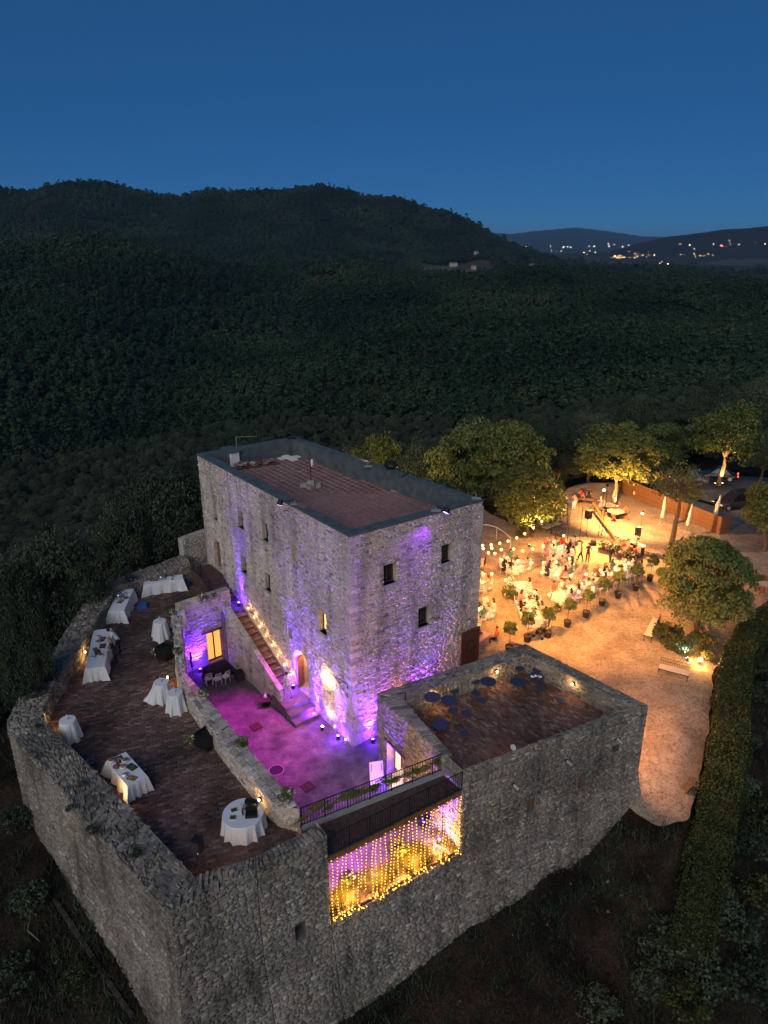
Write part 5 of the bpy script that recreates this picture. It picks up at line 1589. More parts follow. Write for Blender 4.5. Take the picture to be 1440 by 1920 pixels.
castle_zone = [XY(p) for p in RO] + [XY(TW[2]), XY(TW[1]), XY(KC), XY(KD)]
TREE_XY = np.array([(o.location.x, o.location.y, o.children[-1].scale.x if o.children else 2) for o in COL.objects if o.get('category') == 'tree'])
sets = []
rr_, aa_ = scatter(44, 430, -0.72, 0.72, lambda r: 4.3 + r * 0.004)
x, y = rr_ * np.sin(aa_), rr_ * np.cos(aa_)
ok = ~in_poly(x, y, keepout) & ~in_poly(x, y, castle_zone) & (poly_dist(x, y, castle_zone) > 4) & (poly_dist(x, y, keepout) > 1.5)
for tx, ty, tr in TREE_XY: ok &= np.hypot(x - tx, y - ty) > tr * 0.95 + 1.0
# open strip with the olives, a few clearings
ok &= ~((y < 47) & (np.abs(x) < 60)) | (x < -24)
x, y, rr_ = x[ok], y[ok], rr_[ok]
z = ground_z(x, y)
s = rf.uniform(1.9, 3.3, len(x)) * (1 + 0.25 * np.array([noise.noise(Vector((a / 40, b / 40, 0))) for a, b in zip(x, y)]))
instance_mass('near_woods', 'dark evergreen wood on the slopes just below the castle', np.stack([x, y, z + s * 0.1 + 0.4], 1), s, rf.uniform(0, 6.28, len(x)), rf.randint(0, 4, len(x)), MID)
rr_, aa_ = scatter(430, 3300, -0.60, 0.60, lambda r: 6.6 + max(0, r - 700) * 0.0036)
x, y = rr_ * np.sin(aa_), rr_ * np.cos(aa_)
fld = (aa_ > az_of(785)) & (aa_ < az_of(930)) & (rr_ > 1770) & (rr_ < 1990) & (np.array([noise.noise(Vector((a / 120, b / 120, 2.2))) for a, b in zip(x, y)]) < 0.22)
olive_grove = (aa_ > az_of(690)) & (aa_ < az_of(750)) & (rr_ > 1850) & (rr_ < 2050)
ok = np.ones(len(x), bool)
for fx, fy, fz, fg in FARMS: ok &= ~((np.hypot(x - fx, y - fy) < 45) | ((np.abs(np.arctan2(x, y) - math.atan2(fx, fy)) < 0.012) & (np.hypot(x, y) > math.hypot(fx, fy) - 170) & (np.hypot(x, y) < math.hypot(fx, fy))))
ok &= ~fld & ~(olive_grove & (rf.uniform(0, 1, len(x)) < 0.6))
ok &= ~((rr_ > 2200) & (aa_ > az_of(1040)) & (rf.uniform(0, 1, len(x)) < 0.75))
gl_ = np.array([noise.noise(Vector((a / 75, b / 110, 7.7))) for a, b in zip(x, y)])
big_ = np.array([noise.noise(Vector((a / 160, b / 200, 1.9))) for a, b in zip(x, y)])
ok &= (gl_ < 0.50) | (rr_ < 700)
x, y, rr_, big_ = x[ok], y[ok], rr_[ok], big_[ok]
z = ground_z(x, y)
s = rf.uniform(2.0, 4.4, len(x)) * (1 + 0.4 * big_) * np.where(rf.uniform(0, 1, len(x)) < 0.05, 1.45, 1.0) * (1 + np.clip(rr_ - 700, 0, None) * 0.00045)
print('FOREST', len(x))
instance_mass('far_woods', 'dark wooded ridges across the valley', np.stack([x, y, z + 0.3], 1), s, rf.uniform(0, 6.28, len(x)), np.where(rf.uniform(0, 1, len(x)) < 0.07, 4, rf.randint(0, 4, len(x))), FAR)

# ------------------------------------------------------------------ hedge along the path
HEDGE_PX = [(1475, 1118), (1440, 1148), (1392, 1185), (1352, 1240), (1342, 1310), (1334, 1400), (1318, 1480), (1302, 1550), (1286, 1620), (1268, 1700), (1250, 1790)]
hz = [0, 0, 0, 0, -0.1, -0.4, -0.8, -1.3, -2.0, -3.2, -4.6]
HP = [P(px, py, z) for (px, py), z in zip(HEDGE_PX, hz)]
HEDGE_XY = [XY(p) for p in HP] + [XY(p + Vector((0.01, 0.01, 0))) for p in HP[::-1]]
hedge = thing('clipped_hedge', 'long clipped hedge curving along the outer edge of the gravel path', 'hedge', HP[4])
rh = np.random.RandomState(9)
Pn, Nn = [], []
for a, b, za, zb in zip(HP[:-1], HP[1:], hz[:-1], hz[1:]):
    d = (b - a); L = d.to_2d().length; t = d.to_2d().normalized(); n_ = Vector((t.y, -t.x))
    n_ = n_ if n_.x > 0 else -n_
    m = int(L * 2100)
    u = rh.uniform(0, 1, m); v = rh.uniform(0, 1, m)
    wd, ht = 1.75, 1.15
    # unrolled outline: inner face, top, outer face
    s_ = v * (ht * 2 + wd)
    q = np.where(s_ < ht, 0, np.where(s_ < ht + wd, 1, 2))
    off = np.where(q == 0, 0, np.where(q == 1, s_ - ht, wd)); up = np.where(q == 0, s_, np.where(q == 1, ht, ht * 2 + wd - s_))
    bx, by, bz = a.x + d.x * u, a.y + d.y * u, a.z + d.z * u
    lump = np.array([noise.noise(Vector((p * 0.8, k * 0.8, w_ * 2))) for p, k, w_ in zip(bx, by, up)]) * 0.30 + rh.normal(0, 0.06, m)
    nx = np.where(q == 0, -n_.x, np.where(q == 1, 0, n_.x)); ny = np.where(q == 0, -n_.y, np.where(q == 1, 0, n_.y)); nz = np.where(q == 1, 1.0, 0)
    Pn.append(np.stack([bx + n_.x * off + nx * lump, by + n_.y * off + ny * lump, bz + up + nz * lump], 1)); Nn.append(np.stack([nx, ny, nz], 1))
pos = np.concatenate(Pn); nrm = np.concatenate(Nn) + 0.6 * rh.normal(size=pos.shape)
nrm /= np.linalg.norm(nrm, axis=1)[:, None]
t = np.cross(nrm, rh.normal(size=pos.shape)); t /= np.linalg.norm(t, axis=1)[:, None]; b = np.cross(nrm, t)
s = 0.055 * rh.uniform(0.6, 1.4, len(pos))[:, None]
V = np.stack([pos - t * s, pos - b * s * .7, pos + t * s, pos + b * s * .7], 1).reshape(-1, 3) - np.array(HP[4])
link('foliage', np_mesh('foliage', V, np.arange(len(V)).reshape(-1, 4), LEAF_HEDGE, False, {'tint': ('FACE', rh.uniform(0, 1, len(pos)))}), hedge)
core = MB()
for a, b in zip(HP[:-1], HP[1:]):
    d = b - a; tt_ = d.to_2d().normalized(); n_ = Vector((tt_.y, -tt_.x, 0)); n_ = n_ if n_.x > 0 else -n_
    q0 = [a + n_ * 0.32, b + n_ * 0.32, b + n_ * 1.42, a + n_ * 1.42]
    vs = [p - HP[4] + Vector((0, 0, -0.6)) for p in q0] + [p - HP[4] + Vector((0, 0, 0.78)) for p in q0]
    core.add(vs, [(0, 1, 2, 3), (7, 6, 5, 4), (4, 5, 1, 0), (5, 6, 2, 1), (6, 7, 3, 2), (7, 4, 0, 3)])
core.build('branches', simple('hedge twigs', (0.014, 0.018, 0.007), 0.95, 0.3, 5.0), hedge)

# rough growth on the slopes round the walls
shrub_me = [crown_mesh('shrub', 700 + k, 1.0, 0.6, 22, 900, 0.075, LEAF_DARK, spread=0.36) for k in range(3)] + [crown_mesh('shrub', 710, 1.0, 0.6, 22, 900, 0.07, LEAF_HEDGE, spread=0.36)]
SHR = [(1375, 1480, -1.8, 1.1), (1400, 1400, -1.6, 0.9), (1395, 1600, -3.6, 1.2), (1430, 1540, -3.4, 1.3), (1340, 1690, -4.0, 1.0), (1380, 1760, -5, 1.4), (1300, 1790, -5.5, 1.1), (1425, 1690, -5, 1.3), (1220, 1850, -6.8, 1.0), (1330, 1860, -6.8, 1.2), (1120, 1900, -7.4, 1.0),
       (378, 1890, -2.8, 1.5), (500, 1880, -5.2, 0.8), (395, 1910, -4.2, 1.2), (60, 1700, -2.6, 0.9), (150, 1850, -3.6, 0.8), (30, 1560, -1.8, 1.0), (20, 1850, -4.8, 1.1), (1425, 1310, -1.4, 1.0), (1410, 1260, -0.8, 0.9), (1256, 1782, -5.0, 1.5), (1275, 1800, -5.0, 1.3), (1240, 1800, -5.2, 1.2), (1280, 1890, -7.4, 1.2), (1405, 1860, -7.4, 1.5)]
for k, (px, py, z0, sz) in enumerate(SHR):
    p = P(px, py, z0); z = float(ground_z([p.x], [p.y])[0]); p = P(px, py, z)
    o = thing('shrub', 'dark wild shrub on the unlit slope ' + ('beyond the hedge' if px > 1200 else 'at the foot of the front wall' if px > 300 else 'below the left rampart'), 'shrub', (p.x, p.y, z - 0.1), k * 1.3, 'wild shrubs ' + ('beyond the hedge' if px > 1200 else 'at the front wall' if px > 300 else 'below the rampart'))
    c = link('foliage', shrub_me[k % 4], o); c.scale = (sz, sz, sz)
rg = random.Random(77)
wm = [tuft_mesh('weed', 26, 0.38, 0.35, LEAF_DARK, 430 + i, 0.016, 0.8) for i in range(3)] 
pts = []
while len(pts) < 2600:
    px, py = rg.uniform(-60, 1500), rg.uniform(1300, 1960)
    p = P(px, py, -4); z = float(ground_z([p.x], [p.y])[0]); p = P(px, py, z)
    pts.append((p.x, p.y))
pts = np.array(pts)
bad = in_poly(pts[:, 0], pts[:, 1], CASTLE) | in_poly(pts[:, 0], pts[:, 1], PLAZA)
pts = pts[~bad]
zz = ground_z(pts[:, 0], pts[:, 1])
grass_patch('weeds', 'dark weeds and low growth on the slope below the walls', [(a, b, c - 0.03) for (a, b), c in zip(pts, zz)], wm, 19, 0.5, 1.3)
# loose pale stones lying about
rub = MB()
rk = random.Random(6)
for k in range(130):
    i = rk.randrange(len(pts)); a, b = pts[i] + np.array([rk.uniform(-1, 1), rk.uniform(-1, 1)])
    s_ = rk.choice([0.025, 0.03, 0.05, 0.08])
    rub.box((a, b, float(zz[i]) + s_ * 0.2), (s_ * 2, s_ * 1.4, s_), rk.uniform(0, 3), taper=0.7)
setp(rub.build('rubble', STONE_OLD), 'loose pale stones scattered on the slope below the walls', None, None, 'stuff')
# ------------------------------------------------------------------ people: one continuous skinned figure per pose
COLS = {}
def fabric(name, col):
    if name not in COLS: COLS[name] = simple(name + ' fabric', col, 0.85, 0.12, 14.0)
    return COLS[name]
PAL = {'black': (0.018, 0.018, 0.02), 'white': (0.72, 0.71, 0.69), 'navy': (0.02, 0.03, 0.07), 'red': (0.50, 0.035, 0.03), 'pink': (0.62, 0.26, 0.30), 'green': (0.07, 0.22, 0.12), 'coral': (0.60, 0.16, 0.09),
       'beige': (0.50, 0.40, 0.30), 'grey': (0.16, 0.16, 0.17), 'lilac': (0.40, 0.30, 0.46), 'teal': (0.06, 0.20, 0.20)}
def pal(n): return fabric(n, PAL[n])
HAIRC = {'dark hair': simple('dark hair', (0.02, 0.013, 0.009), 0.6), 'brown hair': simple('brown hair', (0.07, 0.035, 0.018), 0.6), 'fair hair': simple('fair hair', (0.30, 0.19, 0.09), 0.6), 'grey hair': simple('grey hair', (0.30, 0.29, 0.28), 0.6)}
def figure_mesh(name, joints, bones, regions):
    """joints: {name:(pos, radius)}, bones: (a, b, region); skin surface, region 0 skin, 1 top, 2 legs, 3 shoes"""
    names = list(joints)
    me = bpy.data.meshes.new(name + '_rig')
    me.from_pydata([joints[n][0] for n in names], [(names.index(a), names.index(b)) for a, b, _ in bones], [])
    o = bpy.data.objects.new(name + '_rig', me)
    COL.objects.link(o)
    md_ = o.modifiers.new('skin', 'SKIN'); md_.use_smooth_shade = True
    for i, n in enumerate(names):
        r_ = joints[n][1]
        me.skin_vertices[0].data[i].radius = r_ if isinstance(r_, tuple) else (r_, r_)
        me.skin_vertices[0].data[i].use_root = (n == 'pelvis')
    sd = o.modifiers.new('sub', 'SUBSURF'); sd.levels = 1; sd.render_levels = 1
    dg = bpy.context.evaluated_depsgraph_get()
    ev = o.evaluated_get(dg)
    out = bpy.data.meshes.new_from_object(ev)
    out.name = name
    bpy.data.objects.remove(o); bpy.data.meshes.remove(me)
    out.materials.clear()
    for k in range(4): out.materials.append(SKIN)
    segs = [(Vector(joints[a][0]), Vector(joints[b][0]), rg_, (joints[a][1] if not isinstance(joints[a][1], tuple) else max(joints[a][1]))) for a, b, rg_ in bones]
    for p in out.polygons:
        c = p.center; best = None
        for a, b, rg_, rr in segs:
            d = b - a; t = max(0, min(1, (c - a).dot(d) / max(1e-6, d.length_squared)))
            q = (c - a - d * t).length - rr * 0.6
            if best is None or q < best[0]: best = (q, rg_)
        p.material_index = best[1]; p.use_smooth = True
    return out
def body(pose):
    J = {}; B = []
    if pose.startswith('sit'):
        lean = {'sit': 0.04, 'sit_lean': 0.22, 'sit_back': -0.06, 'sit_talk': 0.1}[pose]
        tw_ = 0.1 if pose == 'sit_talk' else 0
        J['pelvis'] = ((0, 0, 0.52), (0.15, 0.13)); J['belly'] = ((0, lean * 0.4 + 0.02, 0.74), (0.135, 0.105)); J['chest'] = ((tw_ * .3, lean * 0.85 + .02, 0.98), (0.155, 0.11)); J['neck'] = ((tw_ * .5, lean * 1.15 + .02, 1.16), 0.052)
        J['chin'] = ((tw_, lean * 1.2 + 0.06, 1.25), 0.075); J['head'] = ((tw_, lean * 1.2 + 0.045, 1.35), 0.085)
        B += [('pelvis', 'belly', 1), ('belly', 'chest', 1), ('chest', 'neck', 1), ('neck', 'chin', 0), ('chin', 'head', 0)]
        for s, nm in ((-1, 'l'), (1, 'r')):
            J['sh' + nm] = ((s * 0.185 + tw_ * .3, lean * 0.95, 1.07), 0.062)
            if pose == 'sit_talk' and s > 0: e, w = (0.30, lean + 0.20, 0.96), (0.20, lean + 0.38, 1.12)
            elif pose == 'sit_back': e, w = (s * 0.25, 0.02, 0.82), (s * 0.14, 0.26, 0.68)
            else: e, w = (s * 0.25, lean * 0.6 + 0.13, 0.84), (s * 0.12, lean * 0.6 + 0.37, 0.80)
            J['el' + nm] = (e, 0.045); J['wr' + nm] = (w, 0.032); h_ = Vector(w) + (Vector(w) - Vector(e)).normalized() * 0.11
            J['ha' + nm] = (tuple(h_), (0.04, 0.022))
            J['hi' + nm] = ((s * 0.10, 0.06, 0.51), 0.098); J['kn' + nm] = ((s * 0.12, 0.46, 0.50), 0.07); J['an' + nm] = ((s * 0.12, 0.44 + 0.06 * s, 0.10), 0.045); J['to' + nm] = ((s * 0.13, 0.60 + 0.06 * s, 0.045), 0.04)
            B += [('chest', 'sh' + nm, 1), ('sh' + nm, 'el' + nm, 1), ('el' + nm, 'wr' + nm, 0), ('wr' + nm, 'ha' + nm, 0), ('pelvis', 'hi' + nm, 2), ('hi' + nm, 'kn' + nm, 2), ('kn' + nm, 'an' + nm, 2), ('an' + nm, 'to' + nm, 3)]
    else:
        bend = {'stand': 0.0, 'bend': 0.62, 'walk': 0.03, 'lean': 0.25}[pose]
        hip = Vector((0, -0.12 * bend, 0.93))
        sp_ = Vector((0, math.sin(bend), math.cos(bend)))
        at_ = lambda k: tuple(hip + sp_ * k)
        J['pelvis'] = (at_(0), (0.15, 0.115)); J['belly'] = (at_(0.2), (0.13, 0.10)); J['chest'] = (at_(0.43), (0.16, 0.115)); J['neck'] = (at_(0.59), 0.052)
        hd = Vector(J['neck'][0]) + Vector((0, math.sin(bend * 0.9) * 0.1 + 0.03, math.cos(bend * 0.9) * 0.1)); J['chin'] = (tuple(hd), 0.073)
        J['head'] = (tuple(hd + Vector((0, math.sin(bend) * 0.1 - .01, math.cos(bend) * 0.11))), 0.085)
        B += [('pelvis', 'belly', 1), ('belly', 'chest', 1), ('chest', 'neck', 1), ('neck', 'chin', 0), ('chin', 'head', 0)]
        for s, nm in ((-1, 'l'), (1, 'r')):
            sh = Vector(at_(0.52)) + Vector((s * 0.19, 0, 0)); J['sh' + nm] = (tuple(sh), 0.064)
            if pose in ('bend', 'lean'): e = sh + Vector((s * 0.05, 0.10, -0.25)); w = e + Vector((-s * 0.06, 0.20, -0.10))
            else: e = sh + Vector((s * 0.06, -0.02, -0.28)); w = e + Vector((s * 0.0, 0.10, -0.24))
            J['el' + nm] = (tuple(e), 0.046); J['wr' + nm] = (tuple(w), 0.032); J['ha' + nm] = (tuple(w + (w - e).normalized() * 0.11), (0.04, 0.022))
            st_ = (0.22 * s if pose == 'walk' else 0.03 * s)
            J['hi' + nm] = ((s * 0.095, hip.y, 0.86), 0.10); J['kn' + nm] = ((s * 0.10, hip.y + st_ * 0.6 + 0.02, 0.49), 0.068); J['an' + nm] = ((s * 0.11, hip.y + st_, 0.09), 0.045); J['to' + nm] = ((s * 0.13, hip.y + st_ + 0.15, 0.04), 0.042)
            B += [('chest', 'sh' + nm, 1), ('sh' + nm, 'el' + nm, 1), ('el' + nm, 'wr' + nm, 0), ('wr' + nm, 'ha' + nm, 0), ('pelvis', 'hi' + nm, 2), ('hi' + nm, 'kn' + nm, 2), ('kn' + nm, 'an' + nm, 2), ('an' + nm, 'to' + nm, 3)]
    return J, B
BODY, HEADP = {}, {}
def get_body(pose):
    if pose not in BODY:
        J, B = body(pose)
        BODY[pose] = figure_mesh('body', J, B, None)
        HEADP[pose] = (Vector(J['head'][0]), Vector(J['chin'][0]), Vector(J['chest'][0]), Vector(J['pelvis'][0]))
    return BODY[pose]
def hair_mesh(long_):
    mb = MB()
    mb.ball((0, -0.018, 0.03), 0.112, 10, 7, sq=(0.95, 1.0, 0.95))
    mb.v = [(x, y if y < 0.05 or z > 0.03 else 0.05, z if z > -0.06 or y < 0 else -0.06) for x, y, z in mb.v]
    if long_:
        mb.lathe([(0.085, 0.02), (0.10, -0.08), (0.11, -0.2), (0.09, -0.32), (0.04, -0.37)][::-1], (0, -0.06, 0), 8)
    return mb
HAIR_M = {}
def person(label, loc, rz, pose, top, legs, hair='dark hair', long_=False, skirt=None, group=None, scale=1.0, shoe='black', seat=0.0, sleeves=False):
    me = get_body(pose)
    o = link('person', me, None, loc, rz)
    o.scale = (scale,) * 3
    setp(o, label, 'person', group)
    for k, m in enumerate((SKIN, pal(top), pal(legs), pal(shoe))):
        o.material_slots[k].link = 'OBJECT'; o.material_slots[k].material = m
    key = (hair, long_)
    if key not in HAIR_M: HAIR_M[key] = hair_mesh(long_).mesh('hair', HAIRC[hair], True)
    h = link('hair', HAIR_M[key], o, loc=HEADP[pose][0])
    if pose == 'bend': h.rotation_euler = (-0.6, 0, 0)
    if skirt:
        kk = ('skirt', pose.startswith('sit'), skirt)
        if kk not in HAIR_M:
            mb = MB()
            if pose.startswith('sit'):
                mb.lathe([(0.30, -0.34), (0.28, -0.05), (0.22, 0.06), (0.15, 0.16)], (0, 0.22, 0.5), 10); mb.v = [(x, y * 1.0, z) for x, y, z in mb.v]
            else: mb.lathe([(0.30, 0.12), (0.26, 0.4), (0.20, 0.75), (0.14, 1.08)], (0, 0, 0), 12, wob=lambda a, k: 1 + 0.07 * math.sin(5 * a))
            HAIR_M[kk] = mb.mesh('skirt', pal(skirt), True)
        link('skirt', HAIR_M[kk], o)
    return o

# ------------------------------------------------------------------ tables, chairs and table things
def cloth_rect(name, L, W, h, parent, seed=0, flare=0.1, mat=CLOTH, hem=0.02):
    """a cloth over a rectangular top, falling in folds, corners hanging out"""
    r = random.Random(seed)
    per = []
    n = 11
    for i in range(n): per.append((-L / 2 + L * i / n, -W / 2, 0, -1, i / n))
    for i in range(n): per.append((L / 2, -W / 2 + W * i / n, 1, 0, i / n))
    for i in range(n): per.append((L / 2 - L * i / n, W / 2, 0, 1, i / n))
    for i in range(n): per.append((-L / 2, W / 2 - W * i / n, -1, 0, i / n))
    vs, fs = [], []
    N_ = len(per)
    for lev, t in ((0, 0.0), (1, 0.12), (2, 0.5), (3, 1.0)):
        for i, (x, y, nx, ny, s) in enumerate(per):
            c = max(0, 1 - min(s, 1 - s) * 6)
            dx = nx if s > 0 else (nx + per[i - 1][2]); dy = ny if s > 0 else (ny + per[i - 1][3])
            f = flare * t * (0.55 + 0.9 * c + 0.5 * math.sin(i * 1.9 + seed))
            vs.append((x + dx * f + (0.01 if lev else 0) * dx, y + dy * f + (0.01 if lev else 0) * dy, h + 0.004 - (h - hem - 0.03 * r.random() * (lev == 3)) * t))
    for lev in range(3):
        for i in range(N_):
            j = (i + 1) % N_
            fs.append(((lev + 1) * N_ + i, (lev + 1) * N_ + j, lev * N_ + j, lev * N_ + i))
    fs.append(tuple(range(N_)))
    mb = MB(); mb.add(vs, fs)
    return mb.build(name, mat, parent)
def cloth_round(name, r0, h, parent, seed=0, flare=0.1, folds=11, mat=CLOTH, tail=0.0):
    mb = MB()
    n = 44
    rr = random.Random(seed); ph = rr.uniform(0, 6.28)
    vs = []
    for t in (0.0, 0.06, 0.35, 0.7, 1.0):
        for i in range(n):
            a = 6.2832 * i / n
            w = math.sin(folds * a + ph) + 0.5 * math.sin((folds * 2 + 1) * a + 2 * ph)
            ex = r0 + (0.012 if t else 0) + flare * t * (0.8 + 0.5 * w) + tail * max(0, math.cos(a - ph)) ** 6 * t * t
            vs.append((ex * math.cos(a), ex * math.sin(a), (h + 0.004) * (1 - t) + 0.015 * t))
    fs = [tuple(range(n))]
    for l in range(4):
        for i in range(n):
            j = (i + 1) % n
            fs.append(((l + 1) * n + i, (l + 1) * n + j, l * n + j, l * n + i))
    mb.add(vs, fs)
    o = mb.build(name, mat, parent)
    return o
def table(label, loc, rz, L, W, h=0.75, round_=None, group=None, seed=0, flare=0.1, cat='table', name='banquet_table', mat=CLOTH, tail=0.0, folds=13):
    t = thing(name, label, cat, loc, rz, group)
    if round_:
        MB().tube((0, 0, h - 0.03), (0, 0, h), round_ - 0.01, n=24).build('tabletop', WOOD, t)
        legs = [(math.cos(a) * round_ * .6, math.sin(a) * round_ * .6) for a in (0.8, 2.4, 3.9, 5.5)]
        cloth_round('tablecloth', round_, h, t, seed, flare, folds, mat, tail)
    else:
        MB().box((0, 0, h - 0.016), (L - 0.02, W - 0.02, 0.028)).build('tabletop', WOOD, t)
        legs = [(x * (L / 2 - 0.1), y * (W / 2 - 0.1)) for x in (-1, 1) for y in (-1, 1)]
        cloth_rect('tablecloth', L, W, h, t, seed, flare, mat)
    lm = MB().tube((0, 0, 0.02), (0, 0, h - 0.03), 0.02, n=5).mesh('leg', IRON)
    for x, y in legs: link('leg', lm, t, loc=(x, y, 0))
    return t
def chair_parts():
    m = WHITE
    seat = MB().box((0, 0, 0.45), (0.40, 0.40, 0.04)).mesh('seat', m)
    back = MB()
    for x in (-0.18, 0.18): back.tube((x, -0.19, 0.45), (x, -0.23, 0.92), 0.017, 0.014, 5)
    for z in (0.60, 0.74, 0.9): back.tube((-0.18, -0.20 - (z - .45) * .07, z), (0.18, -0.20 - (z - .45) * .07, z), 0.014, n=5)
    for x in (-0.09, 0, 0.09): back.tube((x, -0.205, 0.47), (x, -0.23, 0.9), 0.008, n=4)
    legs = [MB().tube((x, y, 0), (x * 0.95, y * 0.95, 0.45), 0.014, 0.018, 5).mesh('leg', m) for x in (-0.18, 0.18) for y in (-0.18, 0.18)]
    return seat, back.mesh('backrest', m), legs
CH_SEAT, CH_BACK, CH_LEGS = chair_parts()
def chair(label, loc, rz, group, name='white_chair'):
    t = thing(name, label, 'chair', loc, rz, group)
    link('seat', CH_SEAT, t); link('backrest', CH_BACK, t)
    for l in CH_LEGS: link('leg', l, t)
    return t
PLATE = MB().lathe([(0.05, 0.0), (0.075, 0.004), (0.125, 0.018), (0.13, 0.02)], n=14).mesh('plate', CERAMIC, True)
CLEARG = simple('glassware', (0.55, 0.55, 0.53), 0.08, 0.05, 8.0, spec=0.6)
GOBLET = MB().lathe([(0.03, 0), (0.006, 0.008), (0.006, 0.09), (0.034, 0.13), (0.036, 0.19), (0.032, 0.2)], n=8).mesh('wine_glass', CLEARG, True)
FLAME = glow('candle flame', (1.0, 0.55, 0.16), 60)
def plate(label, loc, group): return setp(link('plate', PLATE, None, loc), label, 'plate', group)
def goblet(label, loc, group): return setp(link('wine_glass', GOBLET, None, loc), label, 'wine glass', group)
FL_LEAF = [crown_mesh('leaves', 800 + k, 1.0, 0.8, 16, 380, 0.17, LEAF_OAK, spread=0.45) for k in range(2)]
FL_PET = [crown_mesh('blossoms', 820 + k, 1.04, 0.86, 26, 150, 0.13, PETAL, spread=0.16, aspect=0.95) for k in range(2)]
VASE = MB().lathe([(0.05, 0), (0.07, 0.06), (0.05, 0.14), (0.065, 0.18)], n=10).mesh('vase', CERAMIC, True)
def bouquet(label, loc, r=0.3, group=None, vase=True, name='flower_arrangement', k=0, cat='flowers', hz=1.0):
    t = thing(name, label, cat, loc, k * 1.1, group)
    z = 0.0
    if vase: link('vase', VASE, t).scale = (r * 3, r * 3, r * 3); z = 0.14 * r * 3
    for nm, m in (('leaves', FL_LEAF[k % 2]), ('blossoms', FL_PET[k % 2])):
        o = link(nm, m, t, loc=(0, 0, z)); o.scale = (r, r, r * hz)
    return t
def candle(label, loc, h=0.14, group=None, light=0):
    t = thing('candle', label, 'candle', loc, 0, group)
    MB().tube((0, 0, 0), (0, 0, h), 0.035, n=8).build('wax', simple('candle wax', (0.7, 0.6, 0.45), 0.6) if 'candle wax' not in bpy.data.materials else bpy.data.materials['candle wax'], t)
    MB().ball((0, 0, h + 0.035), 0.032, 6, 4, sq=(0.7, 0.7, 1.4)).build('flame', FLAME, t)
    if light: lamp('POINT', 'candle_glow', Vector(loc) + Vector((0, 0, h + 0.16)), (1.0, 0.42, 0.10), light, 0.03, parent=t)
    return t
# ------------------------------------------------------------------ left terrace: buffets, bar tables, two people
def at(px, py, z=ZT): return P(px, py, z)
def span_table(label, p0, p1, W, h=0.8, seed=0, group='buffet tables on the left terrace'):
    a, b = at(*p0), at(*p1)
    d = b - a
    return table(label, V3(XY((a + b) / 2), ZT), math.atan2(d.y, d.x), d.length, W, h, None, group, seed, 0.14, name='buffet_table'), (a + b) / 2, math.atan2(d.y, d.x), d.length
TRAY = simple('dark tray', (0.025, 0.028, 0.035), 0.4, 0.3, 8.0)
FOOD = [simple('bread', (0.42, 0.24, 0.10), 0.8, 0.4, 20), simple('cured meat', (0.35, 0.08, 0.05), 0.6, 0.4, 25), simple('salad', (0.10, 0.17, 0.04), 0.7, 0.4, 25)]
def dish(label, base, rz, u, v, h, kind, group, k=0):
    p = Vector((base.x + u * math.cos(rz) - v * math.sin(rz), base.y + u * math.sin(rz) + v * math.cos(rz), ZT + h + 0.006))
    if kind == 'tray':
        t = thing('serving_tray', label, 'tray', p, rz + 0.2 * (k % 3 - 1), group)
        MB().box((0, 0, 0.012), (0.46, 0.3, 0.024), taper=1.08).build('tray', TRAY, t)
        f = MB(); r = random.Random(k)
        for q in range(16): f.box((r.uniform(-.18, .18), r.uniform(-.1, .1), 0.04), (0.06, 0.05, 0.03), r.uniform(0, 3), taper=0.8)
        f.build('food', FOOD[k % 3], t)
    elif kind == 'bowl':
        t = thing('serving_bowl', label, 'bowl', p, rz, group)
        MB().lathe([(0.06, 0), (0.13, 0.06), (0.16, 0.11)], n=14).build('bowl', CERAMIC if k % 2 else TRAY, t, smooth=True)
        MB().lathe([(0.15, 0.09), (0.1, 0.125), (0.02, 0.14)], n=12).build('food', FOOD[k % 3], t, smooth=True)
    elif kind == 'board':
        t = thing('serving_board', label, 'board', p, rz + 0.5, group)
        MB().box((0, 0, 0.012), (0.42, 0.26, 0.024)).build('board', WOOD, t)
        f = MB(); r = random.Random(k + 5)
        for q in range(12): f.ball((r.uniform(-.15, .15), r.uniform(-.08, .08), 0.045), 0.035, 6, 4)
        f.build('food', FOOD[k % 2], t)
    elif kind == 'plates':
        t = thing('plate_stack', label, 'plates', p, rz, group)
        for q in range(5): link('plate', PLATE, t, loc=(0, 0, q * 0.014))
    elif kind == 'chafer':
        t = thing('chafing_dish', label, 'chafing dish', p, rz, group)
        steel = bpy.data.materials.get('steel') or simple('steel', (0.45, 0.46, 0.48), 0.25, 0.1, 8.0, metal=0.9)
        MB().box((0, 0, 0.08), (0.5, 0.34, 0.16)).build('pan', steel, t)
        MB().lathe([(0.24, 0.16), (0.22, 0.24), (0.12, 0.31), (0.02, 0.33)], n=14).tube((0, 0, 0.32), (0, 0, 0.37), 0.02, n=6).build('lid', steel, t, smooth=True)
    return t
def dress(label, tb, dishes, h=0.8):
    _, c, rz, L = tb
    for k, (u, v, kd, nm) in enumerate(dishes):
        dish(nm + ' ' + label, c, rz, u, v, h, kd, 'dishes ' + label, k)
t1 = span_table('white clothed buffet table farthest back on the left terrace', (272, 1113), (345, 1102), 0.8, 0.85, 1)
dress('on the farthest back buffet table', t1, [(-0.1, 0.1, 'chafer', 'steel lidded chafing dish'), (0.55, 0.1, 'bowl', 'pale serving bowl'), (0.5, -0.2, 'plates', 'stack of white plates'), (-0.6, 0.12, 'tray', 'dark serving tray')], 0.85)
t2 = span_table('white clothed buffet table set end-on by the rampart speaker', (221, 1168), (240, 1126), 0.95, 0.85, 2)
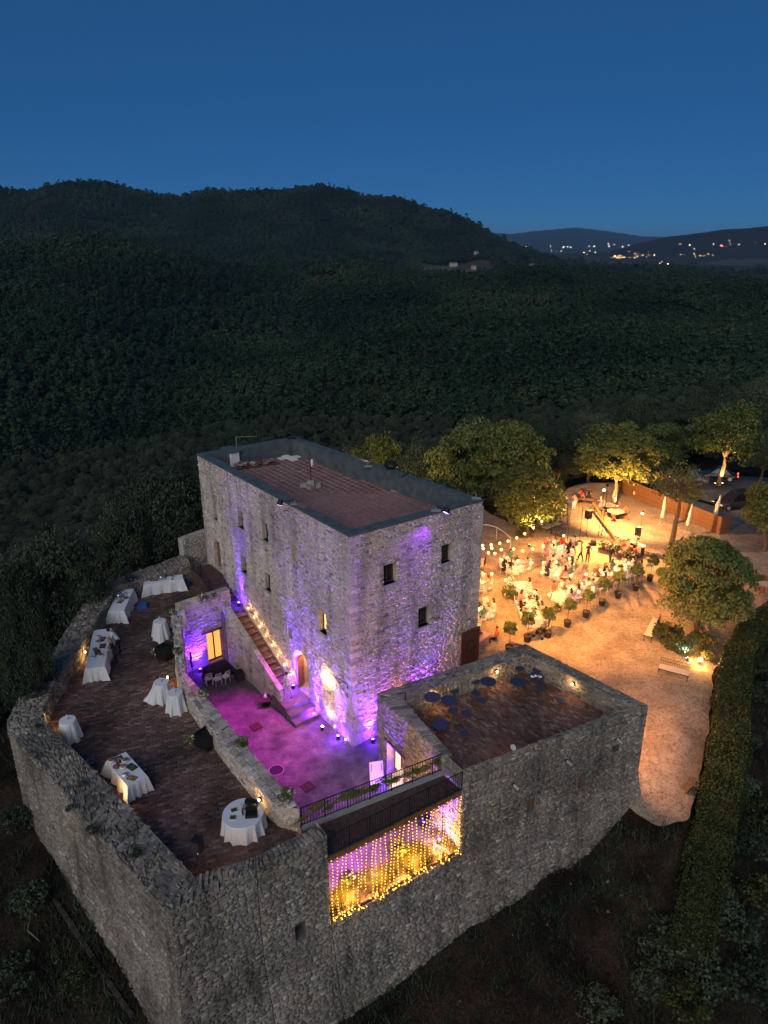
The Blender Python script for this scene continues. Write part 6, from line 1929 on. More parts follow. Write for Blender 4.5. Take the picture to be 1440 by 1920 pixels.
dress('on the buffet by the rampart speaker', t2, [(-0.25, 0.0, 'tray', 'dark serving tray'), (0.35, 0.2, 'chafer', 'steel lidded chafing dish'), (0.1, -0.25, 'bowl', 'white serving bowl'), (0.75, -0.1, 'plates', 'stack of white plates')], 0.85)
t3 = span_table('long white clothed buffet with two people serving at it', (182, 1277), (196, 1203), 1.0, 0.85, 3)
dress('on the long buffet with two people', t3, [(-1.1, 0.2, 'plates', 'stack of white plates'), (-1.0, -0.2, 'bowl', 'serving bowl'), (-0.6, 0.0, 'tray', 'dark meat tray'), (-0.2, 0.15, 'board', 'wooden bread board'), (0.1, -0.2, 'tray', 'dark salad tray'), (0.55, 0.1, 'bowl', 'white serving bowl'), (0.9, -0.1, 'tray', 'dark tray at the wall end'), (1.2, 0.15, 'plates', 'white plates at the wall end')], 0.85)
t4 = span_table('white clothed buffet table nearest the camera with its side lit orange', (262, 1492), (222, 1445), 0.9, 0.8, 4)
dress('on the near buffet lit orange', t4, [(-0.75, 0.1, 'board', 'wooden bread board'), (-0.4, 0.25, 'plates', 'stack of white plates'), (-0.1, -0.2, 'tray', 'dark meat tray'), (0.1, 0.1, 'bowl', 'white serving bowl'), (0.3, 0.3, 'bowl', 'dark serving bowl'), (0.45, -0.15, 'bowl', 'white fruit bowl'), (0.75, 0.0, 'tray', 'dark tray at the far end'), (0.85, 0.3, 'bowl', 'small dark bowl')], 0.8)
c5 = at(458, 1552)
rt5 = table('round white clothed table with books and bottles near the dividing wall', V3(XY(c5), ZT), 0.3, 0, 0, 0.78, 0.82, None, 5, 0.13, name='round_table')
zt = ZT + 0.79
for dx, dy, nm, lb, col in ((-0.38, 0.12, 'guest_book', 'open green covered book at the back left of the round table', (0.05, 0.07, 0.015)), (-0.35, -0.28, 'guest_book', 'open green covered book at the front left of the round table', (0.07, 0.085, 0.015))):
    t = thing(nm, lb, 'book', V3((c5.x + dx, c5.y + dy), zt), 0.3 + dy)
    MB().box((0, 0, 0.012), (0.30, 0.26, 0.024)).build('pages', CERAMIC, t); MB().box((0, 0, 0.03), (0.24, 0.2, 0.012)).build('cover', simple('green cover', col, 0.6, 0.5, 30), t)
t = thing('black_case', 'black open case standing on the round table', 'case', V3((c5.x + 0.38, c5.y - 0.18), zt), 0.1)
MB().box((0, 0, 0.07), (0.48, 0.26, 0.14)).build('case', BLACK, t); MB().box((0, 0.16, 0.2), (0.48, 0.03, 0.26)).build('lid', BLACK, t)
t = thing('black_box', 'tall black box at the back of the round table', 'box', V3((c5.x + 0.28, c5.y + 0.40), zt), -0.2)
MB().box((0, 0, 0.11), (0.5, 0.22, 0.22)).build('box', BLACK, t); MB().box((0, 0, 0.23), (0.52, 0.24, 0.03)).build('lid', BLACK, t)
for k, (dx, dy) in enumerate(((-0.08, 0.1), (0.02, -0.12))):
    t = thing('glass_bottle', ['pale bottle beside the books on the round table', 'green bottle beside the black case on the round table'][k], 'bottle', V3((c5.x + dx, c5.y + dy), zt))
    MB().lathe([(0.04, 0), (0.042, 0.18), (0.015, 0.26), (0.015, 0.33)], n=10).build('bottle', [CLEARG, simple('bottle green', (0.02, 0.05, 0.02), 0.1)][k], t, smooth=True)
    MB().tube((0, 0, 0.33), (0, 0, 0.35), 0.017, n=8).build('cap', BLACK, t)
bouquet('small vase of dry flowers in the middle of the round table', V3((c5.x + 0.1, c5.y + 0.12), zt), 0.14, k=1)
candle('small lit candle on the round table by the dividing wall', V3((c5.x + 0.45, c5.y + 0.16), zt), 0.1)
# cocktail tables: poseur tables under a flowing cloth
for lb, px, py, tl in (('tall white cocktail table alone by the left bend of the rampart', 133, 1385, 0.3), ('taller white cocktail table, left of the pair at the dividing wall', 306, 1312, 0.45), ('white cocktail table, right of the pair at the dividing wall', 332, 1332, 0.25), ('white cocktail table behind the black box at the dividing wall', 303, 1194, 0.3), ('white cocktail table half hidden behind the end wall flowers', 338, 1176, 0.1)):
    p = at(px, py)
    t = table(lb, V3(XY(p), ZT), px * 0.7, 0, 0, 1.1, 0.37, 'tall cocktail tables under white cloths', px, 0.16, 'cocktail table', 'cocktail_table', tail=tl, folds=7)
    g = thing('glass_vase', 'small glass vase on ' + lb.replace('white ', '').replace('tall ', '').replace('taller ', ''), 'vase', V3(XY(p), ZT + 1.11))
    MB().lathe([(0.04, 0), (0.05, 0.06), (0.025, 0.12), (0.04, 0.2)], n=8).build('vase', CLEARG, g, smooth=True)
    MB().ball((0, 0, 0.24), 0.05, 6, 4).build('blossom', PETAL, g)
# speakers on tripods
def speaker(label, base, z, rz, h=1.5, sz=(0.36, 0.34, 0.6), group='tripod speakers'):
    t = thing('tripod_speaker', label, 'speaker', V3(XY(base), z), rz, group)
    MB().tube((0, 0, 0.35), (0, 0, h), 0.02, n=6).build('pole', BLACK, t)
    for k in range(3):
        a = 2.1 * k + 0.3
        MB().tube((0, 0, 0.75), (0.5 * math.cos(a), 0.5 * math.sin(a), 0.02), 0.014, n=5).build('leg', BLACK, t)
    c = MB(); c.box((0, 0, h + sz[2] / 2), sz); c.build('cabinet', BLACK, t)
    MB().box((0, -sz[1] / 2 - 0.006, h + sz[2] / 2), (sz[0] * 0.9, 0.012, sz[2] * 0.92)).build('grille', simple('speaker grille', (0.03, 0.03, 0.032), 0.7), t)
    MB().ball((sz[0] * 0.3, -sz[1] / 2 - 0.012, h + 0.08), 0.012, 5, 4).build('led', glow('blue led', (0.2, 0.3, 1.0), 5), t)
    return t
speaker('black speaker on a tripod at the far left bend of the rampart', at(246, 1117), ZT, 0.6, 1.2)
speaker('black speaker on a pole in the front corner of the left terrace', at(377, 1643), ZT, -0.3, 1.25)
# blue crate
p = at(267, 1141)
t = thing('plastic_crate', 'blue plastic crate on the brick floor between the buffets', 'crate', V3(XY(p), ZT), 0.3)
bl = simple('blue plastic', (0.05, 0.11, 0.42), 0.5)
MB().box((0, 0, 0.02), (0.56, 0.4, 0.04)).build('base', bl, t)
for x, y, sx, sy in ((0, -.19, .56, .02), (0, .19, .56, .02), (-.27, 0, .02, .36), (.27, 0, .02, .36)): MB().box((x, y, 0.2), (sx, sy, 0.32)).build('side', bl, t)
p = at(348, 1098)
t = thing('folded_cover', 'dark blue bundle on the floor beside the farthest back buffet', 'bundle', V3(XY(p), ZT), 0.2)
MB().box((0, 0, 0.12), (0.8, 0.5, 0.24), taper=0.8).box((0.1, 0, 0.29), (0.5, 0.4, 0.1), taper=0.7).build('bundle', simple('navy cover', (0.03, 0.05, 0.12), 0.8), t)
# two black boxes against the dividing wall with flowers beside them
for lb, px, py in (('black box against the dividing wall behind the pair of cocktail tables', 311, 1232), ('black box against the dividing wall in the middle of the terrace', 388, 1397)):
    p = at(px, py)
    t = thing('black_box', lb, 'box', V3(XY(p), ZT), -0.55, 'black boxes by the dividing wall')
    for x, y, sx, sy in ((0, -.34, .82, .04), (0, .34, .82, .04), (-.39, 0, .04, .64), (.39, 0, .04, .64)): MB().box((x, y, 0.36), (sx, sy, 0.72)).build('panel', BLACK, t)
    MB().box((0, 0, 0.6), (0.74, 0.64, 0.03)).build('lid', BLACK, t)
for k, (lb, px, py, r, z) in enumerate((('white flowers on the floor left of the middle black box', 362, 1396, 0.34, ZT), ('white flowers left of the far black box', 291, 1228, 0.28, ZT), ('white flowers right of the far black box', 332, 1226, 0.26, ZC + .02),
        ('flowers on the dividing wall at its back corner', 322, 1156, 0.30, ZC), ('flowers on the dividing wall above the dark violet table', 382, 1310, 0.30, ZC), ('flowers on the dividing wall in its middle', 455, 1400, 0.30, ZC), ('flowers on the end pillar of the dividing wall', 541, 1502, 0.36, ZC),
        ('flowers on top of the courtyard end wall, left bunch', 380, 1128, 0.34, 4.9), ('flowers on top of the courtyard end wall, right bunch', 400, 1121, 0.22, 4.9))):
    p = at(px, py, z)
    bouquet(lb, V3(XY(p), z), r, 'white flower bunches round the courtyard', False, k=k)
# the two people at the long buffet
_, c3, rz3, L3 = t3
def side(u, v): return V3((c3.x + u * math.cos(rz3) - v * math.sin(rz3), c3.y + u * math.sin(rz3) + v * math.cos(rz3)), ZT)
sgn = -1
person('man in white shirt and black trousers bending over the long buffet', side(0.55, sgn * 0.95), rz3, 'bend', 'white', 'black', 'dark hair')
person('woman in a sleeveless black outfit standing at the long buffet', side(-0.55, sgn * 0.86), rz3 + 0.25, 'lean', 'black', 'black', 'fair hair', True, scale=0.95)
# ------------------------------------------------------------------ sunken courtyard
def on(px, py, z=0.1): return V3(XY(P(px, py, z)), z)
for k in range(8):
    u = S_TOP + (S_BOT - S_TOP) * (k + 0.6) / 8
    candle('lit candle on the stair kerb, number %s from the top' % ['one', 'two', 'three', 'four', 'five', 'six', 'seven', 'eight'][k], ab_pt(u, 0.19, ZT + 0.3 + (Z_PL - ZT) * (u - S_TOP) / (S_BOT - S_TOP) + 0.0), 0.16, 'candles on the stair kerb', 9)
for k, (px, py) in enumerate(((628, 1368), (634, 1360), (648, 1393), (652, 1388), (622, 1356))):
    candle('lit candle in the group at the keep corner', on(px, py), 0.2, 'candles at the keep corner', 5 if k < 2 else 0)
bouquet('flowers among the candles at the keep corner', on(628, 1352), 0.34, 'white flower bunches round the courtyard', False, k=3)
uplight('ground_lamp', 'bright warm ground lamp on the paving below the globe lantern', on(604, 1368), on(604, 1368) + Vector((0.8, 0.3, 2.4)), 260, (1.0, 0.6, 0.25), 100, LENS_W)
p = on(408, 1268)
t = table('dark clothed table with violet wire chairs by the glazed doors', p, ANG_E, 1.5, 0.7, 0.8, seed=6, name='side_table', mat=simple('black cloth', (0.02, 0.018, 0.022), 0.85))
for k, (px, py) in enumerate(((392, 1283), (408, 1284), (424, 1279))):
    chair('white wire chair in front of the dark table by the glazed doors', on(px, py), ANG_E + 0.2 * (k - 1), 'chairs in front of the dark courtyard table')
p = on(363, 1279)
t = thing('column_speaker', 'slim black column speaker in the left corner of the courtyard', 'speaker', p, 0.4)
MB().tube((0, 0, 0.03), (0, 0, 1.1), 0.018, n=6).build('pole', BLACK, t); MB().box((0, 0, 0.015), (0.4, 0.4, 0.03)).build('base', BLACK, t); MB().box((0, 0, 1.6), (0.13, 0.14, 1.0)).build('cabinet', BLACK, t)
t = thing('floor_speaker', 'black bass speaker on the paving beside the stairs', 'speaker', on(449, 1274), 0.5)
MB().box((0, 0, 0.3), (0.5, 0.5, 0.6)).build('cabinet', BLACK, t); MB().box((0, -0.256, 0.3), (0.44, 0.012, 0.5)).build('grille', bpy.data.materials['speaker grille'], t)
t = thing('round_stool_table', 'small round dark table with a pale rabbit-eared vase below the stair wall', 'table', on(499, 1322), 0)
MB().tube((0, 0, 0.48), (0, 0, 0.5), 0.42, n=20).build('tabletop', DARKWOOD, t); MB().tube((0, 0, 0), (0, 0, 0.48), 0.03, n=6).tube((0, 0, 0), (0, 0, 0.03), 0.25, n=12).build('pedestal', IRON, t)
t = thing('pale_vase', 'pale pink vase with two ears of pampas on the small round table', 'vase', on(499, 1322) + Vector((0, 0, 0.5)), 0)
MB().lathe([(0.06, 0), (0.12, 0.08), (0.10, 0.2), (0.05, 0.26)], n=12).build('vase', CERAMIC, t, smooth=True)
MB().tube((0, 0, 0.25), (-0.06, 0, 0.6), 0.035, 0.012, 6).tube((0, 0, 0.25), (0.06, 0, 0.6), 0.035, 0.012, 6).build('pampas', PETAL, t)
for k, (px, py) in enumerate(((480, 1363), (577, 1476))):
    c_ = on(px, py, 0.095)
    t = thing('floor_drain', ['dark square drain grate near the dividing wall', 'dark square drain grate near the bridge railing'][k], 'drain', c_, ANG_E)
    MB().box((0, 0, 0.006), (0.62, 0.62, 0.012)).build('frame', IRON, t)
    for q in range(5): MB().box((-0.22 + 0.11 * q, 0, 0.016), (0.06, 0.5, 0.008)).build('slat', RUST, t)
t = thing('manhole_cover', 'round dark manhole cover in the courtyard paving', 'manhole', on(518, 1444, 0.095), 0)
MB().tube((0, 0, 0), (0, 0, 0.012), 0.36, n=24).build('cover', IRON, t); MB().lathe([(0.40, 0.0), (0.40, 0.01), (0.37, 0.011)], n=24).build('rim', CONCRETE, t)
# white board and boxes by the tower doorway
t = thing('white_board', 'white welcome board leaning by the tower doorway', 'board', on(706, 1472), ANG_T + 1.2)
MB().box((0, 0, 0.75), (0.7, 0.03, 1.3), tilt=(-0.18, 'X')).build('panel', WHITE, t)
MB().tube((-0.3, 0.05, 0), (-0.25, 0.0, 1.35), 0.015, n=5).tube((0.3, 0.05, 0), (0.25, 0, 1.35), 0.015, n=5).tube((0, 0.5, 0), (0, 0.1, 1.3), 0.015, n=5).build('easel', WOOD, t)
t = thing('white_bar_counter', 'white glowing counter in front of the tower doorway', 'counter', on(744, 1484), ANG_T + 1.57)
MB().box((0, 0, 0.5), (0.9, 0.45, 1.0)).build('body', WHITE, t); MB().box((0, 0, 1.02), (1.0, 0.55, 0.04)).build('top', WHITE, t)
cl = on(752, 1492)
lamp('POINT', 'counter_glow', cl + Vector((-0.1, -0.6, 0.9)), (1.0, 0.6, 0.42), 30, 0.1, parent=t)
person('blurred waiter in white walking up the steps at the arched entrance', ab_pt(au + 0.1, 1.1, Z_PL), ANG_AB + 3.4, 'walk', 'white', 'beige', 'dark hair')
# leaves woven into the railing of the bridge
iv = [o for o in COL.objects if o.name.startswith('iron_railing')][0]
r_ = random.Random(4)
for k in range(13):
    t_ = (k + 0.5) / 13 + r_.uniform(-.03, .03)
    p = BI[0].lerp(BI[1], t_)
    o = link('ivy_spray', FL_LEAF[k % 2], iv, loc=p - iv.location + Vector((0, 0, 0.45 + r_.uniform(-.1, .15)))); o.scale = (r_.uniform(.3, .5), 0.10, r_.uniform(.14, .3)); o.rotation_euler = (0, r_.uniform(-.3, .3), math.atan2((BI[1] - BI[0]).y, (BI[1] - BI[0]).x))
# plants behind the curtain
for k, (t_, s_, r0) in enumerate(((0.22, 0.95, 0.34), (0.62, 1.15, 0.42))):
    p = OPEN_L.lerp(OPEN_R, t_) + dn * s_
    tt2 = thing('potted_shrub', ['flowering shrub low on the sill behind the left fairy lights', 'green shrub on the sill behind the right fairy lights'][k], 'shrub', V3(XY(p), 0.1))
    link('pot', MB().lathe([(0.12, 0), (0.17, 0.22)], n=10).mesh('pot', POT), tt2); o = link('leaves', FL_LEAF[k], tt2, loc=(0, 0, 0.18)); o.scale = (r0, r0, r0 * 1.1)
    if k == 0: o = link('blossoms', FL_PET[0], tt2, loc=(0, 0, 0.18)); o.scale = (r0, r0, r0 * 1.1)
# dark seat by the tower wall, seen through the curtain
t = thing('folding_chair', 'dark folded chair by the tower wall, seen through the fairy lights', 'chair', on(793, 1546), ANG_T)
MB().box((0, 0, 0.45), (0.5, 0.45, 0.05)).build('seat', BLACK, t); MB().box((0, 0.24, 0.75), (0.5, 0.05, 0.6)).build('backrest', BLACK, t)
for x in (-.22, .22):
    for y in (-.2, .2): MB().tube((x, y, 0), (x, y, 0.45), 0.02, n=5).build('leg', BLACK, t)

# ------------------------------------------------------------------ tower terrace: round blue topped tables and stools
BLUE = simple('blue grey table top', (0.036, 0.05, 0.085), 0.5, 0.12, 5.0)
TT = [(318, 437, 1, 1.05, 'table nearest the first warm lamp'), (458, 465, 1, .75, 'table right of the first lamp'), (500, 380, 0, .5, 'stool against the back parapet'), (680, 305, 0, .6, 'stool in the dark by the back parapet'), (790, 305, 1, 1.05, 'tall table under the second warm lamp'),
      (685, 405, 0, .5, 'stool, upper left of a close pair'), (735, 465, 0, .5, 'stool, lower right of a close pair'), (495, 550, 0, .5, 'stool below the second table'), (600, 573, 0, .5, 'stool alone in the left half'), (388, 665, 1, .75, 'table at the courtyard side parapet'), (590, 745, 0, .5, 'stool nearest the bridge'),
      (1040, 308, 1, .75, 'large pale table in the middle back'), (1195, 265, 1, .75, 'pale table with white things on it in the far corner'), (1200, 210, 0, .5, 'stool behind the far corner table'), (1055, 195, 0, .5, 'stool in the far back corner'), (1230, 368, 0, .55, 'stool before the far corner table'), (1410, 468, 0, .45, 'stool near the right parapet lamp')]
pair = {}
for u_, v_, big, h_, lb in TT:
    px, py = 740 + u_ / 4.5, 1210 + v_ / 4.5
    p = P(px, py, ZT + h_)
    rr = (0.42 if big else 0.25)
    key = (big, h_)
    if key not in pair:
        pair[key] = (MB().tube((0, 0, h_ - 0.025), (0, 0, h_), rr, n=22).mesh('tabletop', BLUE), MB().tube((0, 0, 0.02), (0, 0, h_ - 0.025), 0.018, n=8).mesh('stem', RUST), MB().lathe([(rr * .42, 0), (rr * .4, 0.015), (0.03, 0.03)], n=16).mesh('base', RUST))
    t = thing('round_table' if big else 'round_stool', 'blue topped round ' + lb + (' on the tower terrace' if len(lb) < 50 else ''), 'table' if big else 'stool', V3(XY(p), ZT + 0.014), 0, 'round blue tables and stools on the tower terrace')
    for nm, m in zip(('tabletop', 'stem', 'base'), pair[key]): link(nm, m, t)
    if 'white things' in lb:
        for k in range(3):
            plate('white plate on the far corner table of the tower terrace', V3((p.x - 0.2 + 0.2 * k, p.y + 0.08 * (k % 2)), ZT + 0.014 + h_ + 0.002), 'plates on the tower terrace table')
        goblet('glass on the far corner table of the tower terrace', V3((p.x + 0.1, p.y - 0.15), ZT + 0.014 + h_ + 0.002), None)
# spot fittings on the tower's outer wall and parapet
def outer_spot(label, px, py, a, b):
    u, z = H(px, py, a, b); f, L = wall_map(a, b, 0)
    q = place(f, u, z, 0.1)
    t = thing('spot_fitting', label, 'spotlight', q, math.atan2(b.y - a.y, b.x - a.x), 'unlit spot fittings on the tower wall')
    MB().box((0, 0.06, 0), (0.1, 0.12, 0.1)).build('bracket', IRON, t); MB().tube((0, 0.0, 0.02), (0.12, -0.25, -0.12), 0.06, 0.075, 8).build('housing', CONCRETE, t)
for lb, px, py in (('unlit spot on the tower wall, left of three', 961, 1469), ('unlit spot on the tower wall, middle of three', 1060, 1424), ('unlit spot on the tower wall, right of three', 1154, 1383)): outer_spot(lb, px, py, TW[3], TW[2])
p = P(962, 1404, ZC + 0.05)
t = thing('white_floodlight', 'small pale floodlight lying on the tower front parapet', 'floodlight', p, 0.4)
MB().box((0, 0, 0.08), (0.16, 0.2, 0.16)).build('housing', WHITE, t); MB().box((0, 0.12, 0.03), (0.2, 0.06, 0.06)).build('bracket', IRON, t)
p = P(965, 1238, ZC - 0.5)
t = thing('framed_sign', 'small dark framed sign on the inside of the tower parapet corner', 'sign', P(966, 1241, ZT + .7), 0.55)
MB().box((0, 0, 0), (0.3, 0.06, 0.5)).build('frame', IRON, t); MB().box((0, -0.035, 0), (0.22, 0.012, 0.4)).build('panel', CONCRETE, t)
p = P(760, 1312, ZC)
t = thing('wall_bracket', 'dark iron bracket fixed on the tower parapet', 'bracket', p, 0.2)
MB().tube((0, 0, 0), (0, 0, 0.45), 0.025, n=5).tube((0, 0, 0.43), (-0.35, -0.05, 0.43), 0.025, n=5).build('arm', IRON, t)
# ------------------------------------------------------------------ things on the keep roof
def roof(px, py, z=ZR + 0.02): return P(px, py, z)
p = roof(583, 912)
t = thing('flag_mast', 'thin roof mast with a white bell-shaped sensor among concrete blocks', 'mast', p)
MB().tube((0, 0, 0), (0, 0, 2.3), 0.035, n=8).build('pole', RUST, t); MB().ball((0.13, -0.02, 1.55), 0.17, 10, 7, sq=(0.55, 0.55, 1.6)).build('sensor', WHITE, t, smooth=True)
MB().box((0, 0, 0.28), (0.42, 0.36, 0.25)).build('block', CONCRETE, t)
for k, (x, y) in enumerate(((-.45, -.1), (.05, -.42), (.45, -.05), (-.1, .3), (.0, -.02))):
    b = MB(); a = k * 0.9
    for s in (-1, 1): b.box((0, s * 0.13, 0.1), (0.42, 0.05, 0.2)); b.box((s * 0.2, 0, 0.1), (0.04, 0.22, 0.2))
    b.build('block', CONCRETE, t, loc=(x, y, 0), rz=a)
p = roof(438, 872)
t = thing('roof_chimney', 'white fronted low chimney with slab cap at the left end of the roof', 'chimney', p, ANG_AB)
MB().box((0, 0, 0.5), (0.75, 0.6, 1.0)).build('stack', WHITE, t); MB().box((-0.25, 0, 1.06), (1.5, 0.85, 0.1)).build('cap', SLATE, t)
t = thing('tv_antenna', 'thin television antenna on the left end of the roof', 'antenna', roof(446, 868))
an = MB(); an.tube((0, 0, 0), (0, 0, 1.9), 0.02, n=5).tube((0, 0, 1.85), (1.4, 0.3, 1.85), 0.012, n=4)
for k in range(9): an.tube((0.12 + .15 * k, -0.2 + .03 * k, 1.85), (0.12 + .15 * k, 0.25 + .03 * k, 1.85), 0.006, n=3)
an.build('mast', CONCRETE, t)
p = roof(478, 872)
t = thing('tile_heap', 'heap of spare tiles and rubble along the roof parapet', 'heap', p, 0.5)
r_ = random.Random(8)
for k in range(22): MB().box((0, 0, 0), (r_.uniform(.25, .5), r_.uniform(.2, .35), r_.uniform(.08, .22)), taper=0.85).build('tile', [TILE, BRICK, CONCRETE][k % 3], t, loc=(r_.uniform(-1.5, 1.5), r_.uniform(-.35, .35), r_.uniform(.08, .3)), rz=r_.uniform(0, 3))
MB().box((0, -0.55, 0.06), (3.2, 0.1, 0.12)).build('edge_board', DARKWOOD, t)
t = thing('white_cross_slabs', 'pale slabs laid in a cross in the far corner of the roof', 'slabs', roof(543, 859), ANG_AB)
MB().box((0, 0, 0.03), (1.6, 0.5, 0.06)).build('slab', WHITE, t); MB().box((0.1, 0.5, 0.03), (0.5, 0.48, 0.06)).build('slab', WHITE, t); MB().box((-0.2, -0.5, 0.03), (0.5, 0.48, 0.06)).build('slab', WHITE, t)
t = thing('corner_hopper', 'dark rainwater hopper with stand in the back corner of the roof', 'hopper', roof(548, 850), 0.4)
MB().box((0, 0, 1.05), (0.5, 0.4, 0.3), taper=1.2).build('hopper', IRON, t)
for x in (-.18, .18): MB().tube((x, 0, 0), (x, 0, 0.9), 0.02, n=5).build('leg', IRON, t)
t = thing('roof_vent', 'square roof vent stack with a dark cowl by the right parapet', 'vent', roof(734, 912), ANG_AB)
MB().box((0, 0, 0.6), (0.55, 0.45, 1.2)).build('stack', SLATE, t); MB().lathe([(0.3, 1.2), (0.42, 1.3), (0.42, 1.45), (0.3, 1.6), (0.1, 1.68)], n=14).build('cowl', BLACK, t, smooth=True)
t = thing('step_ladder', 'small white step ladder leaning at the right roof parapet', 'ladder', roof(706, 905), ANG_AB)
for x in (-.15, .15): MB().tube((x, 0, 0), (x * .7, 0.25, 0.8), 0.02, n=5).build('rail', WHITE, t)
MB().box((0, 0.28, 0.85), (0.22, 0.12, 0.16)).build('head', WHITE, t)
t = thing('metal_panel', 'flat metal panel lying by the roof vent', 'panel', roof(748, 921), ANG_AB + .3)
MB().box((0, 0, 0.03), (0.9, 0.5, 0.06)).build('panel', CONCRETE, t); MB().box((0.2, 0, 0.08), (0.3, 0.2, 0.06)).build('box', BLACK, t)
t = thing('down_pipe', 'black ribbed pipe climbing over the right roof parapet', 'pipe', roof(752, 921))
q0 = P(754, 893, ZK + 0.07) - t.location; q1 = P(766, 888, ZK + 0.07) - t.location
MB().path([Vector((0, 0, 0.02)), Vector((q0.x, q0.y, q0.z)), q1], 0.035, 6).build('pipe', BLACK, t)
t = thing('board_offcut', 'orange board lying on the front left roof parapet', 'board', P(566, 948, ZK + 0.06), ANG_AB)
MB().box((0, 0, 0.02), (0.9, 0.32, 0.04)).build('board', TILE, t)
# ------------------------------------------------------------------ banquet on the gravel square
G0 = 0.045
def pz(px, py, z=0.0): return V3(XY(P(px, py, z)), G0)
rp = random.Random(99)
TOPS = ['white', 'white', 'black', 'navy', 'pink', 'coral', 'beige', 'green', 'grey', 'lilac', 'black', 'red', 'white', 'teal', 'beige', 'pink']
CW = {'white': 'white', 'black': 'black', 'navy': 'navy', 'pink': 'pink', 'coral': 'coral', 'beige': 'beige', 'green': 'green', 'grey': 'grey', 'lilac': 'lilac', 'red': 'red', 'teal': 'teal'}
def guest(x, y, rz, where, side_, top=None, hair=None):
    top = top or rp.choice(TOPS)
    long_ = rp.random() < 0.45
    hair = hair or rp.choice(['dark hair', 'dark hair', 'brown hair', 'brown hair', 'fair hair', 'grey hair'])
    skirt = top if long_ else None
    legs = top if long_ else rp.choice(['black', 'navy', 'grey', 'beige'])
    pose = rp.choice(['sit', 'sit_lean', 'sit_back', 'sit_talk'])
    lb = 'guest in %s %s, %s%s, %s' % (top, 'dress' if long_ else rp.choice(['jacket', 'shirt', 'top']), 'long ' if long_ else '', hair, (where + side_).replace('at the ', '').replace('from its near end', 'from near end'))
    return person(lb, (x, y, G0), rz, pose, top, legs, hair, long_, skirt, 'guests ' + where)
def seat_at(x, y, rz, where, side_, occupied=True, **kw):
    """chair and guest face along rz (local +y)"""
    bx, by = x + 0.02 * math.sin(rz), y - 0.02 * math.cos(rz)
    chair('white chair ' + where + side_, (bx, by, G0), rz, 'white chairs ' + where)
    if occupied: guest(x - 0.0, y, rz, where, side_, **kw)
def place_set(x, y, h, where):
    plate('white plate set ' + where, (x, y, G0 + h + 0.008), 'banquet plates')
def round_guests(px, py, r, n, where, skip=(), empty=(), seed=0, tops={}):
    c = pz(px, py)
    table('round white clothed banquet table ' + where, c, 0.2, 0, 0, 0.75, r, 'round banquet tables', seed, 0.10, folds=15)
    bouquet('low flower centrepiece ' + where.replace('at', 'on', 1), (c.x, c.y, G0 + 0.756), 0.26, 'flower centrepieces on the banquet tables', True, k=seed)
    for k in range(n):
        if k in skip: continue
        a = 2 * math.pi * k / n + 0.2
        x, y = c.x + math.cos(a) * (r + 0.28), c.y + math.sin(a) * (r + 0.28)
        sd = [' on its right side', ' on its far right side', ' on its far side', ' on its far left side', ' on its left side', ' on its near left side', ' on its near side', ' on its near right side'][int(((a % 6.283) + 0.39) / 0.785) % 8]
        seat_at(x, y, a + math.pi / 2, where, sd, k not in empty, top=tops.get(k))
        place_set(c.x + math.cos(a) * (r - 0.2), c.y + math.sin(a) * (r - 0.2), 0.75, where + sd)
        goblet('wine glass set ' + where + sd, (c.x + math.cos(a + 0.2) * (r - 0.42), c.y + math.sin(a + 0.2) * (r - 0.42), G0 + 0.758), 'banquet wine glasses')
    return c
round_guests(965, 1070, 0.85, 8, 'at the left round table', (1,), (6,), 1, {5: 'black', 4: 'black', 7: 'pink', 8: 'black'})
round_guests(1044, 1042, 0.85, 8, 'at the back round table', (), (), 2, {3: 'coral', 2: 'pink', 1: 'red'})
round_guests(1046, 1080, 0.85, 8, 'at the middle round table', (), (5,), 3, {7: 'green', 5: 'white'})
round_guests(893, 1106, 0.8, 8, 'at the keepside round table', (), (), 4)
round_guests(896, 1158, 0.8, 8, 'at the gateside round table', (), (), 5, {2: 'red', 0: 'white', 1: 'white'})
def long_guests(p0, p1, W, n, where, seed, tops0=(), tops1=(), ends=True, sideA=' on its left side', sideB=' on its right side'):
    a, b = pz(*p0), pz(*p1)
    d = b - a; L = d.length; rz = math.atan2(d.y, d.x); t = d.normalized(); nn_ = Vector((-t.y, t.x, 0))
    table('long white clothed banquet table ' + where, (a + b) / 2, rz, L, W, 0.75, None, 'long banquet tables', seed, 0.08)
    for k in range(n):
        c = a.lerp(b, (k + 0.5) / n)
        for s, tp, sd in ((1, tops0, sideA), (-1, tops1, sideB)):
            sd = (sd + ', %s from its near end' % ORD[k]).replace(' on its', ',')
            p = c + nn_ * s * (W / 2 + 0.27) + t * rp.uniform(-.05, .05)
            face = rz + (math.pi if s > 0 else 0)
            seat_at(p.x, p.y, face, where, sd, rp.random() < 0.93, top=(tp[k] if k < len(tp) else None))
            q = c + nn_ * s * (W / 2 - 0.2); place_set(q.x, q.y, 0.75, where + sd)
            q = c + nn_ * s * (W / 2 - 0.38) + t * 0.14; goblet('wine glass set ' + where + sd, (q.x, q.y, G0 + 0.758), 'banquet wine glasses')
    m = max(2, int(L / 1.3))
    for k in range(m):
        c = a.lerp(b, (k + 0.5) / m)
        bouquet('low flower runner ' + where.replace('at', 'on', 1) + ', %s from its near end' % ORD[k], (c.x, c.y, G0 + 0.756), 0.22, 'flower centrepieces on the banquet tables', True, k=k + seed)
        c2 = a.lerp(b, (k + 0.95) / m) if k < m - 1 else a.lerp(b, 0.97)
        candle('small table candle ' + where.replace('at', 'on', 1) + ', %s from its near end' % ORD[k], (c2.x, c2.y, G0 + 0.756), 0.1, 'candles ' + where)
    return rz
long_guests((1046, 1132), (1190, 1072), 1.1, 11, 'at the longest table', 6)
